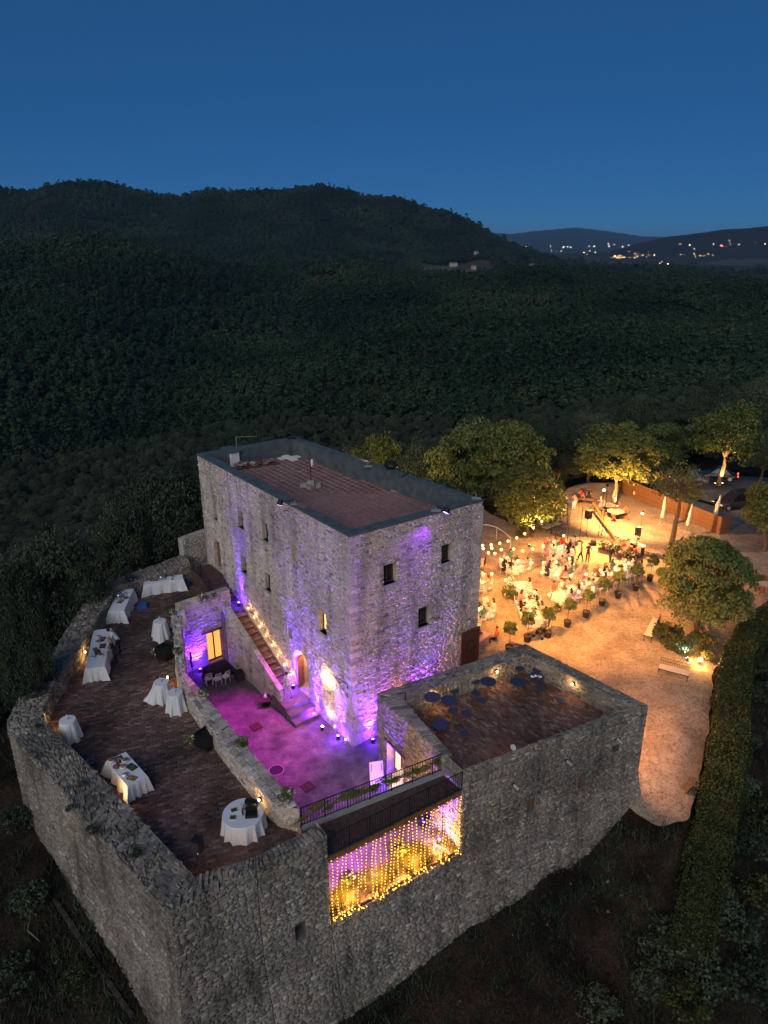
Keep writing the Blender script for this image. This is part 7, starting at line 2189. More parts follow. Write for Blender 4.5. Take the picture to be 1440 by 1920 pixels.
long_guests((1003, 1178), (986, 1134), 0.95, 4, 'at the near table', 7, tops0=('black', 'black', 'black'), tops1=('coral', 'beige', 'green'))
# dessert table with the big flower urn beside it
c = pz(972, 1112)
table('white clothed sweets table beside the big flower urn', c, 0.1, 1.5, 0.8, 0.75, seed=8)
for k in range(5): plate('white plate of sweets on the table beside the flower urn', (c.x - 0.5 + 0.25 * k, c.y + 0.1 * (k % 2), G0 + 0.757), 'plates on the sweets table')
guest(c.x + 1.0, c.y - 0.35, 1.2, 'beside the sweets table', ' on its right side', 'white', 'brown hair')
guest(c.x - 0.6, c.y + 0.85, 3.4, 'beside the sweets table', ' on its far side', 'white', 'fair hair')
bouquet('big white flower urn standing on the gravel beside the sweets table', pz(955, 1124), 0.62, None, False, k=5, hz=1.25)
bouquet('smaller flower urn on the gravel at the near end of the sweets table', pz(997, 1128), 0.34, None, False, k=2)
bouquet('flower urn on the gravel at the near end of the longest table', pz(1046, 1146), 0.36, None, False, k=6)
# pink table by the gate
c = pz(898, 1212)
table('pale pink clothed table with one guest by the iron gate', c, 0.9, 1.5, 0.9, 0.75, seed=9, mat=simple('pink cloth', (0.66, 0.36, 0.33), 0.85, 0.05))
guest(c.x + 1.15, c.y + 0.15, 1.5, 'by the pink clothed table', ' at its right end', 'coral', 'brown hair')
chair('white spindle-back chair behind the pink clothed table', pz(896, 1183), 3.0, 'white chairs by the pink table')
bouquet('small flower bowl on the pink clothed table', (c.x, c.y, G0 + 0.756), 0.2, None, True, k=1)
# standing people
for lb, px, py, pose, top, legs, hair, rz in (('man in a black suit standing by the stage front', 1101, 1055, 'stand', 'black', 'black', 'dark hair', 2.6), ('waiter in dark clothes walking beside the man in black', 1088, 1053, 'walk', 'grey', 'black', 'brown hair', 1.3),
        ('man in a white shirt standing at the back round table', 1075, 1040, 'walk', 'white', 'beige', 'dark hair', 1.2), ('man in black leaning over the far end of the longest table', 1143, 1060, 'lean', 'black', 'black', 'grey hair', -2.4),
        ('waiter in white and black by the middle round table', 1071, 1062, 'stand', 'white', 'black', 'dark hair', 1.9), ('woman in pink top and white trousers standing behind the band', 1075, 957, 'stand', 'pink', 'white', 'brown hair', 2.8),
        ('person in dark clothes standing at the far right of the longest table', 1183, 1082, 'stand', 'white', 'grey', 'dark hair', 0.4)):
    person(lb, pz(px, py), rz, pose, top, legs, hair)
for k, (px, py, rz, top) in enumerate(((1127, 957, 2.2, 'pink'), (1103, 938, 3.0, 'black'), (1090, 941, 2.6, 'red'))):
    p = pz(px, py)
    chair('brown chair of the musicians behind the band', p, rz, 'chairs behind the band'); guest(p.x, p.y, rz, 'behind the band at the long bench table', [' on the right', ' in the middle', ' on the left'][k], top)
# stage with flowers and instruments
sa, sb = pz(1128, 1034), pz(1178, 1052)
d = sb - sa; rzs = math.atan2(d.y, d.x)
stc = (sa + sb) / 2 + Vector((-math.sin(rzs), math.cos(rzs), 0)) * 1.3
stage = thing('stage_platform', 'low black band stage with pale flowers along its front', 'stage', V3(XY(stc), G0), rzs)
for i in range(3):
    for j in range(2): MB().box((-1.2 + 1.2 * i, -0.65 + 1.3 * j, 0.17), (1.18, 1.28, 0.06)).build('deck', DARKWOOD, stage)
for i in range(4):
    for j in (-1.25, 0, 1.25): MB().tube((-1.75 + 1.17 * i, j, 0), (-1.75 + 1.17 * i, j, 0.14), 0.03, n=5).build('leg', IRON, stage)
def st_pt(u, v, z=0.2): return Vector((stc.x + u * math.cos(rzs) - v * math.sin(rzs), stc.y + u * math.sin(rzs) + v * math.cos(rzs), G0 + z))
for k, u in enumerate((-1.4, -0.8, -0.1, 1.0, 1.5)):
    bouquet('pale flowers on the stage front, %s from the left' % ['first', 'second', 'third', 'fourth', 'fifth'][k], st_pt(u, -1.0), 0.42 if k < 3 else 0.36, 'flowers along the stage front', False, k=k)
drum = thing('drum_kit', 'drum kit with pale red bass drum on the stage', 'drum kit', st_pt(0.5, -0.3), rzs)
q = simple('drum shell', (0.45, 0.10, 0.08), 0.4); dsk = simple('drum skin', (0.65, 0.55, 0.48), 0.6)
MB().tube((0, -0.25, 0.32), (0, 0.2, 0.32), 0.32, n=18).build('bass_drum', q, drum); MB().tube((0, -0.262, 0.32), (0, -0.252, 0.32), 0.3, n=18).build('drum_head', dsk, drum)
for x, y, z, r in ((-0.32, 0.1, 0.7, 0.17), (0.3, 0.1, 0.7, 0.18), (0.6, 0.35, 0.45, 0.2), (-0.6, 0.4, 0.5, 0.18)): MB().tube((x, y, z - 0.16), (x, y, z), r, n=14).tube((x, y, 0), (x, y, z - .16), 0.012, n=4).build('tom', q, drum)
for x, y, z in ((-0.7, 0.15, 1.05), (0.75, 0.1, 1.1)): MB().tube((x, y, z), (x, y, z + 0.012), 0.24, n=16).tube((x, y, 0), (x, y, z), 0.012, n=4).build('cymbal', simple('brass', (0.55, 0.38, 0.12), 0.3, metal=0.9) if 'brass' not in bpy.data.materials else bpy.data.materials['brass'], drum)
kb = thing('keyboard', 'long keyboard on its stand at the back of the stage', 'keyboard', st_pt(-0.6, 0.5), rzs)
MB().box((0, 0, 0.85), (1.3, 0.32, 0.09)).build('keyboard', BLACK, kb); MB().box((0, -0.06, 0.9), (1.2, 0.14, 0.02)).build('keys', WHITE, kb)
MB().tube((-0.4, -.15, 0), (0.4, .15, 0.8), 0.02, n=5).tube((0.4, -.15, 0), (-0.4, .15, 0.8), 0.02, n=5).build('stand', BLACK, kb)
kb2 = thing('electric_piano', 'white topped piano by the right stage speaker', 'piano', st_pt(1.1, 0.4), rzs - 0.2)
MB().box((0, 0, 0.8), (1.4, 0.4, 0.12)).build('case', WHITE, kb2)
for x in (-.6, .6): MB().box((x, 0, 0.37), (0.08, 0.36, 0.74)).build('leg', BLACK, kb2)
for k, (px, py) in enumerate(((1112, 1022), (1186, 1030))):
    t = thing('stage_monitor', ['dark wedge speaker at the left stage corner', 'dark box speaker at the right of the stage'][k], 'speaker', pz(px, py), rzs + 0.5)
    MB().box((0, 0, 0.25), (0.6, 0.5, 0.5), taper=0.75).build('cabinet', BLACK, t); MB().box((0, -0.22, 0.26), (0.4, 0.02, 0.36), tilt=(0.12, 'X')).build('grille', bpy.data.materials['speaker grille'], t)
speaker('loudspeaker on a pole left of the stage with a lit top', pz(1098, 1014), G0, 0.5, 2.2, (0.5, 0.45, 0.8), None)
speaker('loudspeaker on a pole right of the stage', pz(1192, 1030), G0, -0.4, 1.35, (0.5, 0.45, 0.8), None)
LENS_F = glow('stage lens', (1.0, 0.66, 0.3), 40)
def flood_post(label, px, py, h, target, w, ang, col=(1.0, 0.60, 0.24)):
    p = pz(px, py)
    t = thing('light_stand', label, 'light stand', p, 0, 'light stands on the square')
    MB().tube((0, 0, 0), (0, 0, h), 0.025, n=6).build('pole', IRON, t)
    for k in range(3): MB().tube((0, 0, 0.5), (0.4 * math.cos(2.1 * k), 0.4 * math.sin(2.1 * k), 0), 0.014, n=4).build('leg', IRON, t)
    hh = Vector((0, 0, h + 0.05)); d = (Vector(target) - (p + hh)).normalized()
    MB().tube(hh - d * 0.14, hh + d * 0.12, 0.10, 0.13, 10).build('housing', BLACK, t); MB().tube(hh + d * 0.121, hh + d * 0.13, 0.11, n=10).build('lens', LENS_F, t)
    lamp('SPOT', 'beam', p + hh + d * 0.2, col, w, 0.1, target, ang, 0.8, parent=t)
flood_post('thin light stand with a small lamp behind the right stage speaker', 1198, 1012, 2.6, st_pt(0.2, -0.4, 0.5), 900, 80)
t = thing('leaning_beam', 'yellow padded beam leaning from the band table down to the stage', 'beam', pz(1110, 962), 0)
q1 = st_pt(-1.1, 0.9, 0.3) - t.location
MB().tube((0, 0, 1.1), (q1.x, q1.y, 0.1), 0.12, 0.12, 8).build('beam', simple('yellow vinyl', (0.20, 0.135, 0.045), 0.7), t)
MB().tube((-.3, 0, 0), (0, 0, 1.1), 0.03, n=5).tube((.3, 0, 0), (0, 0, 1.1), 0.03, n=5).build('trestle', WOOD, t)
a, b = pz(1082, 948), pz(1112, 950)
t = thing('band_table', 'narrow bench table of the musicians behind the stage', 'table', (a + b) / 2, math.atan2((b - a).y, (b - a).x))
for k in range(3): MB().box((0, -0.25 + .25 * k, 0.74), (2.2, 0.235, 0.04)).build('plank', WOOD, t)
for x in (-.9, .9): MB().tube((x, -.3, 0), (x, .3, 0.72), 0.03, n=5).tube((x, .3, 0), (x, -.3, 0.72), 0.03, n=5).build('leg', WOOD, t)
# garden tables with rusty chairs
TERRAC = simple('rusty garden metal', (0.30, 0.10, 0.05), 0.7, 0.3, 8)
def garden_set(label, px, py, r, n, ph):
    c = pz(px, py)
    t = thing('garden_table', 'round bare garden table ' + label, 'table', c, 0, 'bare garden tables behind the stage')
    MB().tube((0, 0, 0.72), (0, 0, 0.75), r, n=24).build('tabletop', CONCRETE, t); MB().tube((0, 0, 0), (0, 0, 0.72), 0.04, n=8).tube((0, 0, 0), (0, 0, 0.04), r * .5, n=14).build('pedestal', IRON, t)
    for k in range(n):
        a = ph + 6.283 * k / n
        ch = thing('garden_chair', 'rusty metal garden chair around the bare table ' + label, 'chair', (c.x + math.cos(a) * (r + .35), c.y + math.sin(a) * (r + .35), G0), a + math.pi / 2, 'rusty garden chairs')
        MB().box((0, 0, .45), (.42, .42, .03)).build('seat', TERRAC, ch); bk = MB()
        for z in (.62, .76, .9): bk.box((0, -.22, z), (.42, .025, .05))
        for x in (-.2, .2): bk.tube((x, -.22, .45), (x, -.23, .94), .014, n=4)
        bk.build('backrest', TERRAC, ch)
        for x in (-.19, .19):
            for y in (-.19, .19): MB().tube((x, y, 0), (x, y, .44), .013, n=4).build('leg', TERRAC, ch)
garden_set('behind the stage', 1153, 972, 0.85, 5, 0.5)
garden_set('next to the tree with lit trunk', 1140, 960, 0.7, 4, 0.2)
garden_set('at the far right beside the hedge', 1432, 1112, 0.55, 4, 0.9)
# plank fence
FA, FB, FC = pz(1160, 922), pz(1255, 962), pz(1348, 1003)
FEN = simple('rust brown planks', (0.15, 0.078, 0.038), 0.75, 0.35, 3.0)
fn = thing('plank_fence', 'rust brown plank fence between the square and the car park', 'fence', FA)
pmesh = MB().box((0, 0, 0.875), (0.235, 0.035, 1.75)).mesh('plank', FEN)
for a, b in ((FA, FC),):
    d = b - a; n = int(d.length / 0.25)
    for k in range(n):
        o = link('plank', pmesh, fn, loc=a + d * ((k + .5) / n) - fn.location + Vector((0, 0, rp.uniform(-.02, .02))), rz=math.atan2(d.y, d.x) + rp.uniform(-.02, .02))
    for z in (0.4, 1.4): MB().tube(a - fn.location + Vector((0.02, 0.05, z)), b - fn.location + Vector((0.02, 0.05, z)), 0.035, n=4).build('rail', DARKWOOD, fn)
d2 = Vector((-(FC - FA).y, (FC - FA).x, 0)).normalized()
for k in range(5): link('plank', pmesh, fn, loc=FC + d2 * (0.15 + .25 * k) - fn.location, rz=math.atan2(d2.y, d2.x))
# closed parasols
par = None
CANV = simple('cream canvas', (0.62, 0.55, 0.45), 0.85, 0.08, 6)
for k, (px, py, tp, tilt, lb) in enumerate(((1240, 985, 905, 0.0, 'closed cream parasol, left of three, behind the thin tree'), (1287, 1000, 950, 0.06, 'closed cream parasol, middle of three, in front of the fence'), (1336, 982, 938, 0.14, 'closed leaning parasol, right of three, at the fence end'))):
    t = thing('closed_parasol', lb, 'parasol', pz(px, py), 0.4, 'closed parasols by the plank fence')
    h = 2.9
    c_ = MB().lathe([(0.20, 0.75), (0.23, 0.95), (0.17, 1.5), (0.20, 1.9), (0.12, 2.4), (0.07, 2.75), (0.03, 2.95)], n=14, wob=lambda a, k: 1 + 0.14 * math.sin(7 * a)).build('canopy', CANV, t, smooth=True)
    p_ = MB().tube((0, 0, 0), (0, 0, 3.0), 0.025, n=6).build('pole', WOOD, t); MB().tube((0, 0, 0), (0, 0, 0.08), 0.35, n=14).build('base', CONCRETE, t)
    for o in (c_, p_): o.rotation_euler = (0, tilt, 0)
# parked cars
PAINTS = {}
def car(label, loc, rz, col, open_=False, suv=False, tail=False, group='cars in the car park'):
    t = thing('parked_car', label, 'car', loc, rz, group)
    paint = simple('paint ' + label[:12], col, 0.25, 0.05, 4, metal=0.2, spec=0.6)
    hb = 0.92 if suv else 0.78
    sec = [(-2.15, 0.42, 0.62, 0.70), (-2.0, 0.30, hb - 0.08, 0.82), (-1.4, 0.24, hb + 0.02, 0.88), (-0.6, 0.22, hb + 0.02, 0.90), (0.6, 0.22, hb + 0.0, 0.90), (1.4, 0.24, hb - 0.08, 0.88), (1.95, 0.30, hb - 0.18, 0.80), (2.15, 0.40, 0.58, 0.66)]
    vs, fs = [], []
    for x, z0, z1, w in sec:
        vs += [(x, -w * .94, z0), (x, -w, z0 + (z1 - z0) * .45), (x, -w * .93, z1 - .05), (x, -w * .8, z1), (x, w * .8, z1), (x, w * .93, z1 - .05), (x, w, z0 + (z1 - z0) * .45), (x, w * .94, z0)]
    for i in range(len(sec) - 1):
        for j in range(8):
            fs.append((i * 8 + j, i * 8 + (j + 1) % 8, (i + 1) * 8 + (j + 1) % 8, (i + 1) * 8 + j))
    fs += [tuple(range(7, -1, -1)), tuple(range((len(sec) - 1) * 8, len(sec) * 8))]
    mb = MB(); mb.add(vs, fs); mb.build('body', paint, t, smooth=True)
    zr = 1.72 if suv else 1.42
    if not open_:
        g = [(-1.75 if suv else -1.35, hb), (-1.55 if suv else -0.75, zr - .03), (0.1, zr), (0.95 if suv else 0.85, hb)]
        vs = []
        for y, k in ((-1, 0), (1, 1)):
            for x, z in g: vs.append((x, y * (0.80 if z < hb + .05 else 0.64), z))
        mb = MB(); mb.add(vs, [(0, 1, 2, 3), (7, 6, 5, 4), (0, 4, 5, 1), (2, 6, 7, 3)]); mb.build('window', GLASS_DARK, t)
        mb = MB(); mb.box(((g[1][0] + g[2][0]) / 2, 0, zr + .01), (g[2][0] - g[1][0] + .1, 1.3, .05), taper=.92)
        for s in (-1, 1):
            for i in range(3): mb.tube((g[i][0], s * (.81 if i != 1 and i != 2 else .65), g[i][1]), (g[i + 1][0], s * (.81 if i + 1 == 3 else .65), g[i + 1][1]), .035, n=5)
        mb.build('roof', paint, t)
    else:
        mb = MB(); mb.add([(0.75, -.72, hb), (0.75, .72, hb), (0.35, .62, 1.22), (0.35, -.62, 1.22)], [(0, 1, 2, 3)]); mb.build('windscreen', GLASS_DARK, t)
        mb = MB(); mb.box((-0.25, 0, hb + .005), (1.5, 1.3, .05)); mb.build('cabin', BLACK, t)
        for s in (-.36, .36): MB().box((-.35, s, hb + .2), (.18, .5, .42), taper=.8).build('seat', BLACK, t)
    for x in (-1.3, 1.32):
        for s in (-1, 1):
            w = MB().tube((x, s * .74, .33), (x, s * .93, .33), .33, n=16).build('wheel', BLACK, t); MB().tube((x, s * .925, .33), (x, s * .945, .33), .2, n=10).build('rim', CONCRETE, w)
    for s in (-.6, .6):
        MB().box((2.06, s, .62), (.14, .34, .14)).build('headlight', CERAMIC, t)
        MB().box((-2.08, s, .68), (.12, .34, .13)).build('tail_light', glow('tail light on', (1.0, .12, .05), 3.0) if tail else simple('tail light', (.3, .02, .02), .3), t)
    return t
def lot(px, py): return V3(XY(P(px, py, 0)), 0.075)
car('white open-topped car behind the plank fence', lot(1226, 935), 2.75, (0.70, 0.71, 0.73), True)
car('dark estate car half hidden behind the thin tree', lot(1290, 905), 2.75, (0.10, 0.11, 0.14))
car('black car with red tail lights behind the tall lit oak', lot(1345, 898), 2.7, (0.02, 0.02, 0.025), False, False, True)
car('dark off-road car with pale wheels at the car park exit', lot(1374, 952), 3.4, (0.03, 0.035, 0.04), False, True)
car('dark car in the shadow left of the white open car', lot(1190, 905), 2.75, (0.04, 0.045, 0.05))
# potted standard trees along the longest table
PC = [crown_mesh('crown', 900 + k, 1.0, 0.95, 34, 1900, 0.11, LEAF_OAK, spread=0.34) for k in range(3)]
PT = MB().tube((0, 0, 0.4), (0.02, 0, 1.75), 0.025, 0.02, 6).mesh('stem', BARK); PP = MB().lathe([(0.20, 0), (0.26, 0.42), (0.28, 0.44), (0.28, 0.5), (0.24, 0.5), (0.23, 0.46)], n=16).mesh('pot', POT)
for k, (px, py, lb) in enumerate(((1191, 1108, 'sixth potted tree of the row'), (1158, 1122, 'fifth potted tree of the row'), (1128, 1136, 'fourth potted tree of the row'), (1098, 1158, 'third potted tree of the row'), (1063, 1176, 'second potted tree of the row'), (1027, 1196, 'first potted tree of the row, beside the pushchair'),
        (988, 1204, 'potted tree just behind the tower parapet corner'), (954, 1224, 'potted tree half hidden by the tower parapet, left of the corner'), (1218, 1090, 'last potted tree of the row, beside the big oak'))):
    p = pz(px, py)
    t = thing('potted_tree', lb, 'potted tree', p, k * 0.9, 'potted standard trees on the square')
    link('pot', PP, t); link('stem', PT, t); c_ = link('crown', PC[k % 3], t, loc=(0.02, 0, 1.3)); c_.scale = (0.54, 0.54, 0.52)
# pushchair
t = thing('pushchair', 'dark pushchair on the gravel beside the first potted tree', 'pushchair', pz(1012, 1196), 0.9)
MB().tube((-.25, -.45, 1.0), (-.25, .35, .2), .015, n=5).tube((.25, -.45, 1.0), (.25, .35, .2), .015, n=5).tube((-.25, -.45, 1.0), (.25, -.45, 1.0), .018, n=5).tube((-.25, -.3, .1), (-.25, .1, .6), .014, n=5).tube((.25, -.3, .1), (.25, .1, .6), .014, n=5).build('frame', IRON, t)
MB().box((0, .02, .5), (.42, .5, .12), tilt=(0.3, 'X')).box((0, -.18, .72), (.42, .1, .5), tilt=(-.4, 'X')).build('seat', BLACK, t); MB().ball((0, -.2, .95), .26, 10, 6, sq=(.9, .9, .7)).build('hood', simple('grey hood', (.12, .12, .13), .8), t)
for x in (-.26, .26):
    for y in (-.3, .36): MB().tube((x - .02, y, .12), (x + .02, y, .12), .12, n=10).build('wheel', BLACK, t)
# iron benches with pale cushions
def bench(label, a, b, flip=1):
    d = b - a; L = d.length
    t = thing('garden_bench', label, 'bench', (a + b) / 2, math.atan2(d.y, d.x), 'iron benches with pale cushions')
    MB().box((0, 0, 0.45), (L, 0.55, 0.05)).build('seat', IRON, t); MB().box((0, 0, 0.51), (L - .04, 0.52, 0.07)).build('cushion', simple('pale cushion', (0.62, 0.54, 0.45), 0.9, .1) if 'pale cushion' not in bpy.data.materials else bpy.data.materials['pale cushion'], t)
    for x in (-L / 2 + .05, L / 2 - .05):
        for y in (-.24, .24): MB().tube((x, y, 0), (x, y, .44), .022, n=5).build('leg', IRON, t)
    bk = MB()
    for z in (.8, 1.0): bk.tube((-L / 2, .27 * flip, z), (L / 2, .27 * flip, z), .016, n=5)
    for k in range(int(L / .14)): bk.tube((-L / 2 + .07 + .14 * k, .27 * flip, .5), (-L / 2 + .07 + .14 * k, .27 * flip, 1.0), .008, n=4)
    bk.build('backrest', IRON, t)
    return t
bench('long iron bench with cushion nearest the tower, in front of the bush bed', pz(1233, 1262), pz(1290, 1277))
bench('shorter iron bench with cushion left of the bush bed', pz(1213, 1205), pz(1229, 1172), -1)
bench('iron bench with pale cushion by the low iron rails', pz(1020, 1000), pz(1048, 990))
bench('iron bench close to the keep wall behind the round tables', pz(905, 1058), pz(900, 1074))
railing('iron_railing', 'low iron rail with a post on the square behind the round tables', [pz(1033, 1002), pz(1058, 1012)], 1.0, 0.16)
railing('iron_railing', 'short iron rail beside the low bench at the back of the banquet', [pz(1057, 1030), pz(1040, 1016)], 0.9, 0.16)
railing('iron_railing', 'iron rail by the lit yellow tree at the back of the square', [pz(1041, 978), pz(1064, 986), pz(1063, 958)], 1.05, 0.5)
# white curved handrail
t = thing('curved_handrail', 'white curved handrail arching down beside the keep', 'handrail', pz(905, 1008))
pts_ = [P(905, 984, 1.2), P(916, 984, 1.2), P(932, 989, 1.2), P(946, 998, 1.15), P(958, 1009, 1.1)]
pts_ = [p - t.location for p in pts_]
MB().path(pts_, 0.035, 6).build('rail', WHITE, t)
for p in (pts_[2], pts_[4]): MB().tube((p.x, p.y, 0), p, 0.025, n=5).build('post', WHITE, t)
# bush bed with white spotlight, lamps on the ground
BUSH = [crown_mesh('foliage', 950 + k, 1.0, 0.6, 26, 1900, 0.07, LEAF_HEDGE, spread=0.36) for k in range(2)]
for k, (px, py, r, lb) in enumerate(((1252, 1205, 1.1, 'green bush behind the shorter bench'), (1268, 1222, 1.0, 'green bush behind the long bench'), (1312, 1214, 1.0, 'larger bush behind and right of the white spotlight'), (1322, 1236, 0.6, 'low bush right of the white spotlight'))):
    t = thing('garden_bush', lb, 'bush', pz(px, py), k, 'bushes in the bed under the big oak'); c_ = link('foliage', BUSH[k % 2], t); c_.scale = (r, r, r)
t = thing('silvery_shrub', 'pale spiky shrub lit white by a spotlight under the big oak', 'shrub', pz(1282, 1224))
link('foliage', tuft_mesh('foliage', 260, 1.3, 0.35, LEAF_OLIVE, 77, 0.03, 0.7), t)
b_ = pz(1288, 1240)
uplight('ground_lamp', 'white ground spotlight in the bush bed under the big oak', b_, b_ + Vector((-0.2, 0.9, 1.1)), 800, (0.75, 0.9, 1.0), 80, glow('cool lens', (0.8, 0.95, 1.0), 40), None)
b_ = pz(1312, 1246)
t = thing('ground_lamp', 'warm glowing ground lamp beside the long bench', 'floor light', b_)
MB().tube((0, 0, 0), (0, 0, 0.25), 0.03, n=6).build('stem', BLACK, t); MB().ball((0, 0, 0.34), 0.12, 10, 6).build('globe', LENS_W, t)
lamp('POINT', 'glow', b_ + Vector((0, -0.05, 0.62)), (1.0, 0.50, 0.15), 330, 0.1, parent=t)
for k, (px, py, tr) in enumerate(((1340, 910, 1349), (1354, 910, 1349), (1137, 955, 1148), (1157, 953, 1148))):
    b_ = pz(px, py); tg = P(tr, 905 if k < 2 else 949, 0) + Vector((0, 0, 5))
    uplight('ground_lamp', ['warm ground lamp left of the tall lit oak', 'warm ground lamp right of the tall lit oak', 'warm ground lamp left of the lit fence oak', 'warm ground lamp right of the lit fence oak'][k], b_, tg, 2600 if k < 2 else 2600, (1.0, 0.62, 0.22), 75, LENS_W, 'ground lamps lighting tree trunks')
# flood behind the keep that gilds the tree
gt = [o for o in COL.objects if o.get('label', '').startswith('golden lit tree')][0]
b_ = gt.location + Vector((-0.5, -5.5, 0)); b_.z = float(ground_z([b_.x], [b_.y])[0])
yt_ = pz(992, 1026)
uplight('ground_lamp', 'warm ground lamp at the foot of the lit yellow tree', yt_, yt_ + Vector((0.5, 1.5, 3.2)), 16000, (1.0, 0.60, 0.16), 80, LENS_W, 'ground lamps lighting tree trunks')  # added to brighten the crown, which the festoon bulbs light too weakly
flood('floodlight on the back keep parapet turned to the golden tree', 690, 876, gt.location + Vector((0, 0, 5)), 42000, (1.0, 0.56, 0.14), 40, LENS_W)
# red lamp at the tower's right foot, pink lamp in the passage
fR = (TW[1] - TW[2]).to_2d().normalized(); nR = Vector((-fR.y, fR.x)) * -1
pr = TW[2] + Vector((fR.x, fR.y, 0)) * 1.2 + Vector((nR.x, nR.y, 0)) * 0.25; pr = V3(XY(pr), float(ground_z([pr.x], [pr.y])[0]) + 0.05)
uplight('ground_lamp', 'red lamp on the gravel at the right foot of the tower', pr + Vector((0, 0, 0.2)), pr + Vector((nR.x, nR.y, 0)) * 1.2 + Vector((0, 0, -0.1)), 420, (1.0, 0.16, 0.12), 150, glow('red lens', (1, .1, .08), 8), None)
b_ = bc_pt(2.7, 0.6, 0.1)
uplight('floor_uplight', 'pink lamp in the passage between keep and tower', b_, bc_pt(3.2, 0.0, 2.8), 2600, (1.0, 0.25, 0.30), 130, glow('pink lens', (1, .4, .5), 10), None)
for k, (s_, tg, w_) in enumerate(((1.6, (1268, 1420), 2600), (4.6, (1290, 1290), 3400))):  # two fixtures added on the side facing away, to light the path
    q_ = V3(XY(TW[2] + Vector((fR.x, fR.y, 0)) * s_ + Vector((nR.x, nR.y, 0)) * 0.25), 4.2)
    t = thing('floodlight', ['warm floodlight high on the tower side near its front corner', 'warm floodlight high on the tower side near its back corner'][k], 'floodlight', q_, 0, 'floodlights on the tower side')
    d = (pz(*tg) - q_).normalized()
    MB().tube((0, 0, 0), tuple(Vector((-nR.x, -nR.y, 0)) * 0.2), 0.03, n=5).build('bracket', IRON, t); MB().tube(-d * .12, d * .12, .1, .13, 10).build('housing', BLACK, t); MB().tube(d * .121, d * .13, .11, n=10).build('lens', LENS_W, t)
    lamp('SPOT', 'beam', q_ + d * .2, (1.0, 0.40, 0.16), w_ * 0.8, 0.5, pz(*tg), 120, 1.0, parent=t)
flood('floodlight at the back right corner of the keep parapet facing the banquet', 893, 936, pz(1120, 1120), 34000, (1.0, 0.37, 0.07), 75, LENS_W, (KC, KD))  # added on the far parapet to brighten the gravel square
# rust iron gate leaf on the keep's right corner
gt_ = thing('iron_gate', 'rust red iron lattice gate with a ring at the right foot of the keep', 'gate', bc_pt((KCo - KBo).length - 0.62, 0.22, 0.05), math.atan2(tBC.y, tBC.x))
for x in (-0.68, 0.68): MB().box((x, 0, 2.35), (0.07, 0.06, 4.7)).build('stile', RUST, gt_)
for z in (0.04, 2.4, 4.66): MB().box((0, 0, z), (1.29, 0.06, 0.07)).build('rail', RUST, gt_)
MB().box((0, 0.04, 2.35), (1.34, 0.02, 4.6)).build('sheet', simple('rust sheet', (0.09, 0.03, 0.02), 0.8, .3), gt_)
br = MB().box((0, 0, 2.35), (0.03, 0.03, 4.55)).mesh('bar', RUST); hb_ = MB().box((0, -0.005, 0), (1.28, 0.03, 0.03)).mesh('bar', RUST)
for k in range(8): link('bar', br, gt_, loc=(-0.54 + .155 * k, 0, 0))
for k in range(26): link('bar', hb_, gt_, loc=(0, 0, 0.2 + .17 * k))
rg_ = MB(); rg_.path([(0.3 * math.cos(a), -0.03, 3.6 + 0.38 * math.sin(a)) for a in [i * 6.283 / 18 for i in range(19)]], 0.025, 5); rg_.build('ring', IRON, gt_)
# festoon lights over the tables
BULB = glow('festoon bulb', (1.0, 0.52, 0.14), 7)
STR = [('string of warm bulbs from the lit tree to the keep', [(1016, 976, 4.2), (1000, 988, 4.0), (984, 999, 3.8), (969, 1007, 3.7), (953, 1013, 3.6), (937, 1017, 3.6), (921, 1020, 3.7), (905, 1021, 3.9)]),
       ('string of warm bulbs over the back of the banquet', [(1057, 1003, 3.4), (1039, 1014, 3.3), (1019, 1022, 3.2), (999, 1028, 3.2), (980, 1031, 3.2), (963, 1028, 3.3), (940, 1029, 3.4), (922, 1026, 3.6), (906, 1027, 3.8)]),
       ('string of warm bulbs over the middle tables', [(1068, 1046, 3.0), (1043, 1052, 2.9), (1020, 1053, 2.9), (997, 1053, 2.9), (972, 1050, 2.9), (951, 1044, 3.0), (940, 1048, 3.0), (928, 1036, 3.2), (916, 1035, 3.4)]),
       ('string of warm bulbs over the longest table', [(1179, 1054, 3.0), (1154, 1063, 2.9), (1126, 1067, 2.9), (1099, 1075, 2.8), (1071, 1078, 2.8), (1043, 1075, 2.8), (1016, 1072, 2.9)]),
       ('string of warm bulbs from the keep corner to the potted trees', [(1112, 1100, 2.6), (1085, 1108, 2.5), (1058, 1113, 2.5), (1030, 1113, 2.5), (1002, 1108, 2.6), (975, 1098, 2.7), (948, 1086, 2.8), (922, 1074, 3.0)]),
       ('string of warm bulbs over the tables by the keep', [(893, 1060, 3.2), (905, 1090, 2.9), (898, 1140, 2.9)])]
BM = MB().ball((0, 0, -0.07), 0.10, 8, 6).mesh('bulb', BULB, True)
SK = MB().tube((0, 0, 0), (0, 0, 0.07), 0.025, n=6).mesh('socket', BLACK)
for lb, pts_ in STR:
    w = [P(*q) for q in pts_]
    t = thing('string_lights', lb, 'string lights', w[0], 0, 'festoon lights over the banquet')
    cb = MB()
    for a, b in zip(w[:-1], w[1:]):
        m_ = (a + b) / 2 - Vector((0, 0, 0.05)); cb.tube(a + Vector((0, 0, .08)) - t.location, m_ + Vector((0, 0, .08)) - t.location, 0.01, n=3); cb.tube(m_ + Vector((0, 0, .08)) - t.location, b + Vector((0, 0, .08)) - t.location, 0.01, n=3)
    cb.build('cable', WIRE, t)
    for k, p in enumerate(w):
        link('bulb', BM, t, loc=p - t.location); link('socket', SK, t, loc=p - t.location)
        lamp('POINT', 'bulb_glow', p - Vector((0, 0, 0.2)), (1.0, 0.41, 0.085), 50, 0.06, parent=t)
